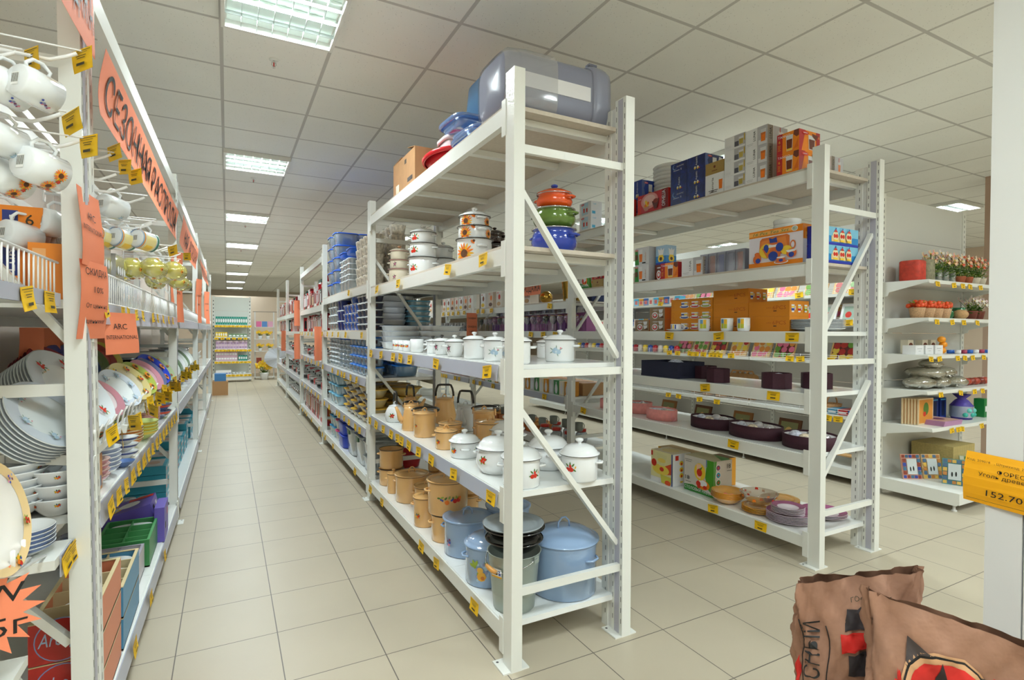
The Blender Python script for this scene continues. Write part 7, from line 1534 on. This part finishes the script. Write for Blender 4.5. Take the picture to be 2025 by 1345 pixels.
def tag(x, y, z, rz, where, desc='yellow price tag', k=0, scale=1.0, ref='near post', key=None):
    o = place('tag%d' % (k % 2), tag_fn(seed=k), (x, y, z), rot=(0.06*((k*7) % 5-2), 0, rz), scale=scale); reg(o, desc, 'price tag', where, ref=ref, key=key if key is not None else y+z*.05+x*.1, group=None); return o
TB = {("middle rack's second shelf edge",1.02,1.742):[4.112,3.527,2.601,2.172], ("middle rack's eye-level shelf edge",1.02,1.25):[4.289,3.976,3.637,3.457,3.251,2.773,2.121],
 ("middle rack's fourth shelf edge",1.02,.712):[4.323,4.112,3.904,3.682,3.532,3.428,3.266,3.073,2.845,2.511,2.076], ("middle rack's bottom shelf edge",1.02,.165):[4.306,3.947,3.018,2.765,2.248],
 ("bay two's top shelf edge",1.035,1.785):[5.214], ("bay two's second shelf edge",1.035,1.39):[6.881,6.479,6.132,5.773,5.362,4.647], ("bay two's third shelf edge",1.035,.995):[6.813,6.132,5.773,5.572,5.417,5.109,4.845],
 ("bay two's fourth shelf edge",1.035,.57):[6.687,6.334,5.85,5.693,5.429,5.186,4.892,4.712], ("bay two's bottom shelf edge",1.035,.17):[6.85,6.63,6.09,4.906],
 ("bay three's bottom shelf edge",1.05,.19):[9.4,9.03,8.71,8.486,7.909,7.151], ("bay three's second shelf edge",1.05,1.385):[7.2,7.5,7.9,8.3,8.7,9.1,9.4], ("bay three's third shelf edge",1.05,1.01):[7.2,7.5,7.9,8.3,8.7,9.1], ("bay three's fourth shelf edge",1.05,.59):[7.2,7.5,7.9,8.3,8.7,9.1]}
i = 0
for (wh, x, z), ys in TB.items():
    for y in ys:
        tag(fx('B',y)-.020-(.0 if z in (1.742,1.785,.165,.17,.19,1.385,1.39) else .002), y, z-.004, 0, wh, k=i); i += 1
TC = {("right rack's third shelf edge",1.402):[3.914,3.165,2.687,2.123,5.364,5.094,4.844], ("right rack's fourth shelf edge",1.028):[2.805,2.246], ("right rack's fifth shelf edge",.662):[4.318,3.945,2.548], ("right rack's bottom shelf edge",.168):[2.721,2.328],
 ("right rack's far upper shelf edge",1.71):[4.955,6.426,6.688,6.867,7.358,7.59,7.809,8.005,8.236], ("right rack's far lower shelf edge",.72):[5.048,6.347,6.765,6.978,7.537,7.694,8.069,8.182,8.303]}
for (wh, z), ys in TC.items():
    for y in ys: tag(fx('C',y)-(.018 if z in (.72,) else .012), y, z-.004, 0, wh, k=i); i += 1
for wh, z, ys in (('wire-fronted upper shelf',1.815,[3.512,2.966,5.5]),('picture frame shelf',1.525,[2.985,3.3]),('wire-fronted middle shelf',1.165,[5.28,5.131,4.913,4.825,4.706,4.585,4.527,4.461,4.301,3.567,3.456,3.152,2.95]),('lower wire shelf',.61,[5.29,5.106,4.763,4.495,3.165,3.066])):
    for y in ys: tag(5.125 if z < 1.8 else 5.175, y, z, 0, wh, k=i, ref='near end'); i += 1
for wh, z, xs in (("end-cap's top shelf",1.83,[5.178,5.445,5.599,5.73,5.916]),("end-cap's second shelf",1.517,[5.178,5.424,5.628,5.871,6.127]),("end-cap's third shelf",1.21,[5.093,5.225,5.53,5.659,5.795,6.001,6.126]),("end-cap's fourth shelf",.91,[5.259,5.596,5.839,5.99]),("end-cap's fifth shelf",.61,[5.353,5.461,5.534,5.878,6.071])):
    for x in xs: tag(x, 2.293 if z > .7 else 2.253, z, pi/2, wh, k=i, ref='the left', key=x, scale=.75); i += 1
for z in (1.545,1.21,.885,.56,.205):
    for k in range(9 if z != 1.21 else 6): tag(-.25+.1*k*(1 if z != 1.21 else 1.4), 16.54 if z > .3 else 16.49, z, pi/2, 'far gondola shelf edge at %s height' % {1.545:'head',1.21:'chest',.885:'waist',.56:'knee',.205:'ankle'}[z], k=i, ref='the left', key=k*1.0); i += 1
# left rack: rail tags and hanging tags
for k, y in enumerate([2.1,2.383,2.492,2.669,2.839,3.155,3.324,3.568,3.821,4.062]): tag(fx('A',y)+.016, y, 1.475, pi, "left rack's fence shelf edge", k=k, scale=.8)
for k, y in enumerate([1.62,1.80]): tag(-.407, y, 1.490, pi, 'nearest fence shelf edge', k=k)
for k in range(16): y = 2.15+.14*k; tag(fx('A',y)+.016, y, .842, pi, "left rack's middle shelf edge", k=k)
for k, y in enumerate((2.6,3.05,3.6)): tag(fx('A',y)+.016, y, .147, pi, "left rack's bottom shelf edge", k=k)
for k, y in enumerate((1.83,1.89)): tag(-.382, y, .797, pi, 'nearest lower shelf edge', k=k, scale=1.0)
for k, (x, y, z, a) in enumerate(((-.391,1.6,2.03,.9),(-.30,1.6,2.05,1.1),(-.322,1.6,1.90,1.0),(-.288,1.6,1.85,1.0),(-.345,2.3,2.03,1.0),(-.313,2.3,1.985,1.0),(-.285,2.3,1.955,1.0),(-.25,3.3,1.83,1.0),(-.235,4.2,1.91,1.0))): tag(x, y, z, pi+a*.6, 'the wire arms of mug hooks', 'yellow tag hanging', k=k, ref='the camera', scale=.9)
for k, y in enumerate([2.1,2.2,2.35,2.62,2.75,2.9,3.0,3.1,3.16,3.3,3.36,3.5,3.6,3.66,3.8,3.86,3.98,4.06,4.2,4.3,4.66,4.8,4.95,5.1,5.25,5.4,5.6,5.8,6.0,6.2,6.4]): tag(-.325+.012*(k % 3)+.008*(y-2), y, 1.085-.03*(k % 2), pi+.35*((k % 3)-.5), "left rack's plate stand", 'yellow tag clipped', k=k) if y < 3.7 else tag(-.325+.012*(k % 3)+.008*(y-2), y, 1.085-.03*(k % 2), pi+.35*((k % 3)-.5), "left rack's farther plate stand", 'yellow tag clipped', k=k)
# big tag on the near column
t = empty('shelving_rack')
XC, YC = 2.0, .67
b = MB(); b.box(XC,XC+.07,YC,YC+.085,0,2.6,c('#E6E8E6',.3)); b.build('post', t)
b = MB(); b.box(XC+.003,XC+.067,YC-.05,YC-.004,0,2.6,WHITE2); 
z = .1
while z < 2.55: b.box(XC+.0022,XC+.003,YC-.03,YC-.026,z,z+.022,DARKSLOT); z += .05
b.build('slotted_channel', t)
b = MB(); b.box(XC+.001,XC+.07,YC-.9,YC-.052,.25,.33,WHITE); b.build('front_beam', t)
b = MB(); b.box(XC+.03,XC+.6,YC-.9,YC-.052,.33,.35,WHITE); b.build('shelf_board', t)
b = MB(); b.box(XC,XC+.07,YC-1.0,YC-.902,0,2.6,WHITE); b.build('post', t)
b = MB(); b.box(XC+.6,XC+.66,YC,YC+.085,0,2.6,WHITE); b.build('post', t)
reg(t, '', 'shelving rack', label='white rack post carrying the large orange price tag, right picture edge')
b = MB(); TW, TH = .27, .15; vs = []
for k in range(7): v = k/6; cx_ = .012*math.sin(v*pi); vs += [(-cx_-.002, .0, -TH*(1-v)), (-cx_-.002-.012*(1-v), -TW, -TH*(1-v))]
b.add(vs, [(2*k,2*k+1,2*k+3,2*k+2) for k in range(6)], c('#FBB20A',.55)); b.add([(x+.0008,y,z) for x,y,z in vs], [(2*k+2,2*k+3,2*k+1,2*k) for k in range(6)], c('#FBB20A',.55))
F_ = Face(b, (-.0165,0,-TH), (0,-TW,0), (.0,0,TH), (-1,0,0))
F_.text('Код: 209018   , Штрихкод: 2009097209018',.03,.84,.045,BLACKINK,w=.72).text('ФОРЕСТЕР',.30,.67,.075,BLACKINK,w=.36).text('Уголь древесный 5кг',.14,.57,.075,BLACKINK,w=.68).text('152.70 руб',.22,.2,.12,BLACKINK,w=.56).rect(.05,.09,.95,.097,INK)
o = b.build('price_tag'); o.location = (XC-.002, .800, 1.038); o.rotation_euler = (.05,0,0); reg(o, '', 'price tag', label='large orange price tag reading 152.70 on the near post')

# ---------------------------------------------------------------- orange sale papers
def sheet(w, h, m, texts, bend=.012, seed=0, name='sale_sign', back=None):
    """hanging paper in its own XZ plane, facing -Y; origin at its top left"""
    b = MB(); nx, nz = 8, 12; rn = random.Random(seed); ph = rn.random()*6
    def P(u, v, o=0.0): return (u*w, -bend*math.sin(v*3.2+ph)-bend*.6*math.sin(u*4+ph*2)-o, -(1-v)*h)
    vs = [P(i/nx, j/nz) for j in range(nz+1) for i in range(nx+1)]; fs = [(j*(nx+1)+i, j*(nx+1)+i+1, (j+1)*(nx+1)+i+1, (j+1)*(nx+1)+i) for j in range(nz) for i in range(nx)]
    b.add(vs, fs, m, True)
    b.add([(x,y+.0005,z) for x,y,z in vs], [f[::-1] for f in fs], back or m, True)
    for (s_, u, v, hh, ww) in texts:
        tv, tf, tw = text_geo(s_); hs = hh/.72
        b.add([P(u+x*ww/tw, v+y*hs, .003) for x, y in tv], tf, BLACKINK)
    return b.build(name)
RZA = pi/2      # facing +X
SG = 'left rack front'
def hang_sheet(w, h, texts, x, y, z, rz, label, seed=0, bend=.012, m=ORANGE, rx=0.0):
    o = sheet(w, h, m, texts, bend, seed); o.location = (x,y,z); o.rotation_euler = (rx,0,rz); reg(o, '', 'sale sign', label=label); return o
P85 = radians(84)
hang_sheet(.21,.22,[('ARC',.3,.62,.1,.4),('INTERNATIONAL',.04,.46,.07,.92)], -.366, 1.885, 1.795, P85, 'orange ARC INTERNATIONAL paper taped high on the near post', 1, bend=.008)
hang_sheet(.215,.225,[('СКИДКА',.12,.82,.09,.74),('10%',.36,.60,.08,.3),('От цены на',.14,.40,.06,.72),('ценнике!',.2,.20,.06,.62)], -.362, 1.89, 1.59, P85, 'orange СКИДКА 10% paper below the ARC paper on near post', 2, bend=.008)
hang_sheet(.21,.14,[('ARC',.3,.6,.14,.4),('INTERNATIONAL',.04,.36,.10,.92)], -.352, 2.15, 1.45, radians(72), 'orange ARC paper hanging right behind the near post', 3, bend=.006)
hang_sheet(.50,.24,[('РАСПРОДАЖА',.02,.25,.5,.94)], -.358, 1.50, 2.43, RZA-.02, 'orange banner end reading ЖА above the near post', 4, bend=.003)
hang_sheet(2.5,.20,[('СЕЗОННАЯ',.03,.22,.6,.40),('РАСПРОДА',.47,.22,.6,.50)], -.333, 2.01, 2.235, RZA-.012, 'long orange СЕЗОННАЯ РАСПРОДАЖА banner on the near bay', 5, bend=.012)
hang_sheet(1.9,.21,[('НАЯ',.2,.2,.55,.2),('РАСПРОДАЖА',.5,.2,.55,.46)], -.292, 4.62, 2.24, RZA-.006, 'orange sale banner on the second bay of the left rack', 6, bend=.012)
hang_sheet(1.7,.21,[('РАСПРОДАЖА',.1,.2,.55,.8)], -.262, 7.4, 2.25, RZA-.004, 'orange sale banner on the third bay of the left rack', 7)
for k, (y, x, z) in enumerate(((4.48,-.318,1.95),(7.08,-.29,1.98),(9.62,-.28,2.0))): hang_sheet(.10,.50,[('СКИДКА',.1,.6,.04,.8),('10%',.3,.4,.04,.4)], x-.02, y, z, .9, 'orange paper strip hanging on the %s post of the left rack' % ('second','third','fourth')[k], 9+k)
for k in range(6): hang_sheet(.08,.18,[], -.78, 3.0+.28*k, 1.40, .6, '', 20+k); REG[-1]['label'] = None; REG[-1]['desc'] = 'small orange paper dangling under the fence shelf'; REG[-1]['ref'] = 'the near post'; REG[-1]['key'] = k*1.0
# starburst
b = MB(); n = 18; pts = []
for k in range(2*n): a = pi*k/n; r = .098 if k % 2 == 0 else .066; pts.append((r*cos(a), r*sin(a)))
pf = [(x, 0, z) for x, z in pts]
b.add(pf, [tuple(range(2*n))], ORANGE); b.add([(x, .0006, z) for x, y, z in pf], [tuple(range(2*n))[::-1]], ORANGE)
F_ = Face(b, (-.075,0,-.075), (.15,0,0), (0,0,.15), (0,-1,0)); F_.text('NEW',.04,.60,.24,BLACKINK,w=.92).text('2005г',.02,.18,.24,BLACKINK,w=.96)
b.f[0] = tuple(b.f[0]); o = b.build('sale_star'); o.location = (-.41,1.328,.86); o.rotation_euler = (0,.0,.25); reg(o, '', 'sale sign', label='orange starburst paper reading NEW 2005 at the left edge')
# sale signs of the right rack
hang_sheet(.62,.16,[('РАСПРОДАЖА',.03,.25,.55,.94)], fx('C',5.75)+.0, 5.80, 1.98, -pi/2, 'orange РАСПРОДАЖА sign over the golden vases', 30, bend=.003)
hang_sheet(.15,.34,[('СКИДКА',.1,.75,.07,.8),('СКИДКА',.1,.4,.07,.8),('10%',.3,.2,.07,.4)], fx('C',6.9)-.13, 6.98, 1.66, -.3, 'orange discount paper strip hanging by the third post', 31)
for k, (y, z) in enumerate(((9.55,1.9),(9.55,1.35),(12.2,1.4),(7.0,1.45))): hang_sheet(.09,.42,[], fx('B',y)-.10, y-.02, z, .1, '', 40+k); REG[-1]['label'] = ('orange paper strip high on the fourth middle-rack post','orange paper strip lower on the fourth middle-rack post','orange paper strip on the fifth middle-rack post','orange paper strip on the third middle-rack post')[k]

# ---------------------------------------------------------------- charcoal sacks in the foreground
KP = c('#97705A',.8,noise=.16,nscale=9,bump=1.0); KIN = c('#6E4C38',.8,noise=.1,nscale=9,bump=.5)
def sack(w, d, h, seed, top, prints):
    """tall paper sack: a crumpled tube, flattened towards its mouth; top(u)->height offset"""
    rn = random.Random(seed); nu, nv = 96, 60; ph = [rn.random()*6.28 for _ in range(8)]
    def P(u, v, o=0.0):
        a = 2*pi*u; f = min(1, v*1.0); q = (abs(cos(a))**4+abs(sin(a))**4)**-.25
        flat = 1-.78*max(0, (v-.55)/.45)**1.2; wid = 1+.10*max(0, (v-.5)/.5)
        x = cos(a)*q*w/2*wid; y = sin(a)*q*d/2*flat
        tri = lambda q: abs((q/3.14159) % 2-1)*2-1; cr = .006*tri(9*a+ph[0]+11*v)+.008*math.sin(4*a+ph[1]-17*v)+.005*tri(13*a+29*v+ph[2])+.004*tri(-21*a+47*v+ph[3])+.003*tri(33*a+71*v+ph[4])
        nrm = Vector((cos(a)*d, sin(a)*w, 0)).normalized(); z = v*(h+top(cos(a))); 
        lean = .05*max(0, v-.5)
        return Vector((x+nrm.x*(cr+o), y+nrm.y*(cr+o)-lean, z))
    t = empty('charcoal_sack'); b = MB()
    vs = [P(i/nu, j/nv) for j in range(nv+1) for i in range(nu)]
    fs = [(j*nu+i, j*nu+(i+1) % nu, (j+1)*nu+(i+1) % nu, (j+1)*nu+i) for j in range(nv) for i in range(nu)]+[tuple(range(nu-1,-1,-1))]
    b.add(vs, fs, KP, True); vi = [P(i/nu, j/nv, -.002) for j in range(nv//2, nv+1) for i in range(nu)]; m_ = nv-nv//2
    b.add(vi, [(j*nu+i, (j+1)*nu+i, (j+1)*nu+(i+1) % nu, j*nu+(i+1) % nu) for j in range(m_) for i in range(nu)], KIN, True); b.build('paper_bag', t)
    for nm, polys in prints:
        p = MB()
        for k, (poly, m) in enumerate(polys):
            # densify and map (u,v) outline on to the sack; fan about centre in a grid
            us = [q[0] for q in poly]; vs_ = [q[1] for q in poly]; cu, cv = sum(us)/len(us), sum(vs_)/len(vs_); ring = []
            for a0, a1 in zip(poly, poly[1:]+poly[:1]):
                NS = 4 if len(poly) > 9 else 10
                for s_ in range(NS): ring.append((a0[0]+(a1[0]-a0[0])*s_/NS, a0[1]+(a1[1]-a0[1])*s_/NS))
            n_ = len(ring); R_ = 10; V_ = [P(cu, cv, .0035+.0012*k)]
            for r_ in range(1, R_+1): V_ += [P(cu+(q[0]-cu)*r_/R_, cv+(q[1]-cv)*r_/R_, .0035+.0012*k) for q in ring]
            F2 = [(0, 1+i_, 1+(i_+1) % n_) for i_ in range(n_)]
            for r_ in range(R_-1): F2 += [(1+r_*n_+i_, 1+(r_+1)*n_+i_, 1+(r_+1)*n_+(i_+1) % n_, 1+r_*n_+(i_+1) % n_) for i_ in range(n_)]
            p.add(V_, F2, m, True)
        p.build(nm, t)
    t['_P'] = 1
    return t, P
def sack_text(t, P, s_, u0, v0, du, hv, m, rot=False, name='lettering', shear=.15, off=.0075):
    vs, fs, tw = text_geo(s_); b = MB(); hs = hv/.72
    if not rot: pts = [P(u0+x/tw*du, v0+y*hs, off) for x, y in vs]
    else: pts = [P(u0-(y*hs)+shear*x/tw*hs, v0+x/tw*du, off) for x, y in vs]
    b.add(pts, fs, m); b.build(name, t)
DK = c('#2B2426',.7,bump=.3,nscale=9); RS = c('#C8221A',.65,bump=.3,nscale=9); CRM = c('#C89A70',.75)
ell = lambda cu, cv, ru, rv, n=20: [(cu+ru*cos(2*pi*k/n), cv+rv*sin(2*pi*k/n)) for k in range(n)]
# u: 0.75 faces -Y of the sack (towards the camera), .5 faces -X
A1, P1 = sack(.27,.15,.75,3, lambda q: .035*q, [('printed_panel', [([(.70,.835),(.83,.835),(.83,.91),(.71,.90)],DK),([(.69,.765),(.84,.765),(.84,.826),(.69,.826)],RS),([(.705,.68),(.84,.68),(.84,.757),(.705,.757)],DK)]), ('red_edge', [([(.485,.35),(.56,.35),(.545,.62),(.51,.72)],RS)])])
sack_text(A1, P1, 'ДРЕВЕСНЫЙ', .635, .46, .40, .05, BLACKINK, rot=True, name='lettering')
for k in (0,1): b = MB(); b.tube([P1(.575+.085*k+.006*math.sin(v*26), v, .004) for v in [.5+.37*i/14-.02*k for i in range(15)]], .0014, BLACKINK, 5); b.build('printed_line', A1)
sack_text(A1, P1, 'ГОСТ 7657', .72, .925, .09, .014, INK, name='small_print')
A1.location = (1.500, .848, -.0); A1.rotation_euler = (0,0,radians(-38)); reg(A1, '', 'charcoal sack', label='brown paper charcoal sack standing farther back, open at the top')
A2, P2 = sack(.46,.15,.712,8, lambda q: -.075*q, [('printed_panel', [([(.637,.55),(.639,.80),(.645,.915),(.665,.885),(.70,.865),(.74,.85),(.74,.55)],c('#4A4242',.7,bump=.3,nscale=9)),([(.745,.86),(.87,.64),(.87,.78),(.80,.86)],RS)]), ('round_emblem', [(ell(.690,.745,.060,.155),CRM),(ell(.690,.745,.057,.148),BLACKINK),(ell(.690,.745,.0545,.142),CRM),(ell(.690,.745,.049,.128),RS),([(.668,.745),(.673,.81),(.679,.875),(.684,.83),(.691,.755),(.686,.70),(.672,.70)],DK),([(.655,.72),(.66,.78),(.667,.74),(.664,.70)],DK),(ell(.712,.78,.012,.03,14),CRM)]), ])
sack_text(A2, P2, 'УГОЛЬ', .632, .50, .32, .010, RS, rot=True, name='lettering')
A2.location = (1.562, .585, 0); A2.rotation_euler = (0,0,radians(-42)); reg(A2, '', 'charcoal sack', label='brown paper charcoal sack in front with a red round tree emblem')
o = carton(.25,.3,.3,c('#C89050',.6),T=lambda f: f.rect(0,.7,1,1,c('#F0B020',.5))); o.location = (2.02,.79,0); o.rotation_euler = (0,0,-.4); reg(o, '', 'box', label='tan box with yellow strip standing behind the near post')
b = MB(); b.box(0,.05,0,.035,0,.003,WD); o = b.build('paper_scrap'); o.location = (2.93,1.42,0); o.rotation_euler = (0,0,.6); reg(o, '', 'paper scrap', label='small white paper scrap lying on the floor tiles')

dups = finish_labels()
for r in REG:
    if len(r['o']['label'].split()) > 16: print('LONG', r['o']['label'])
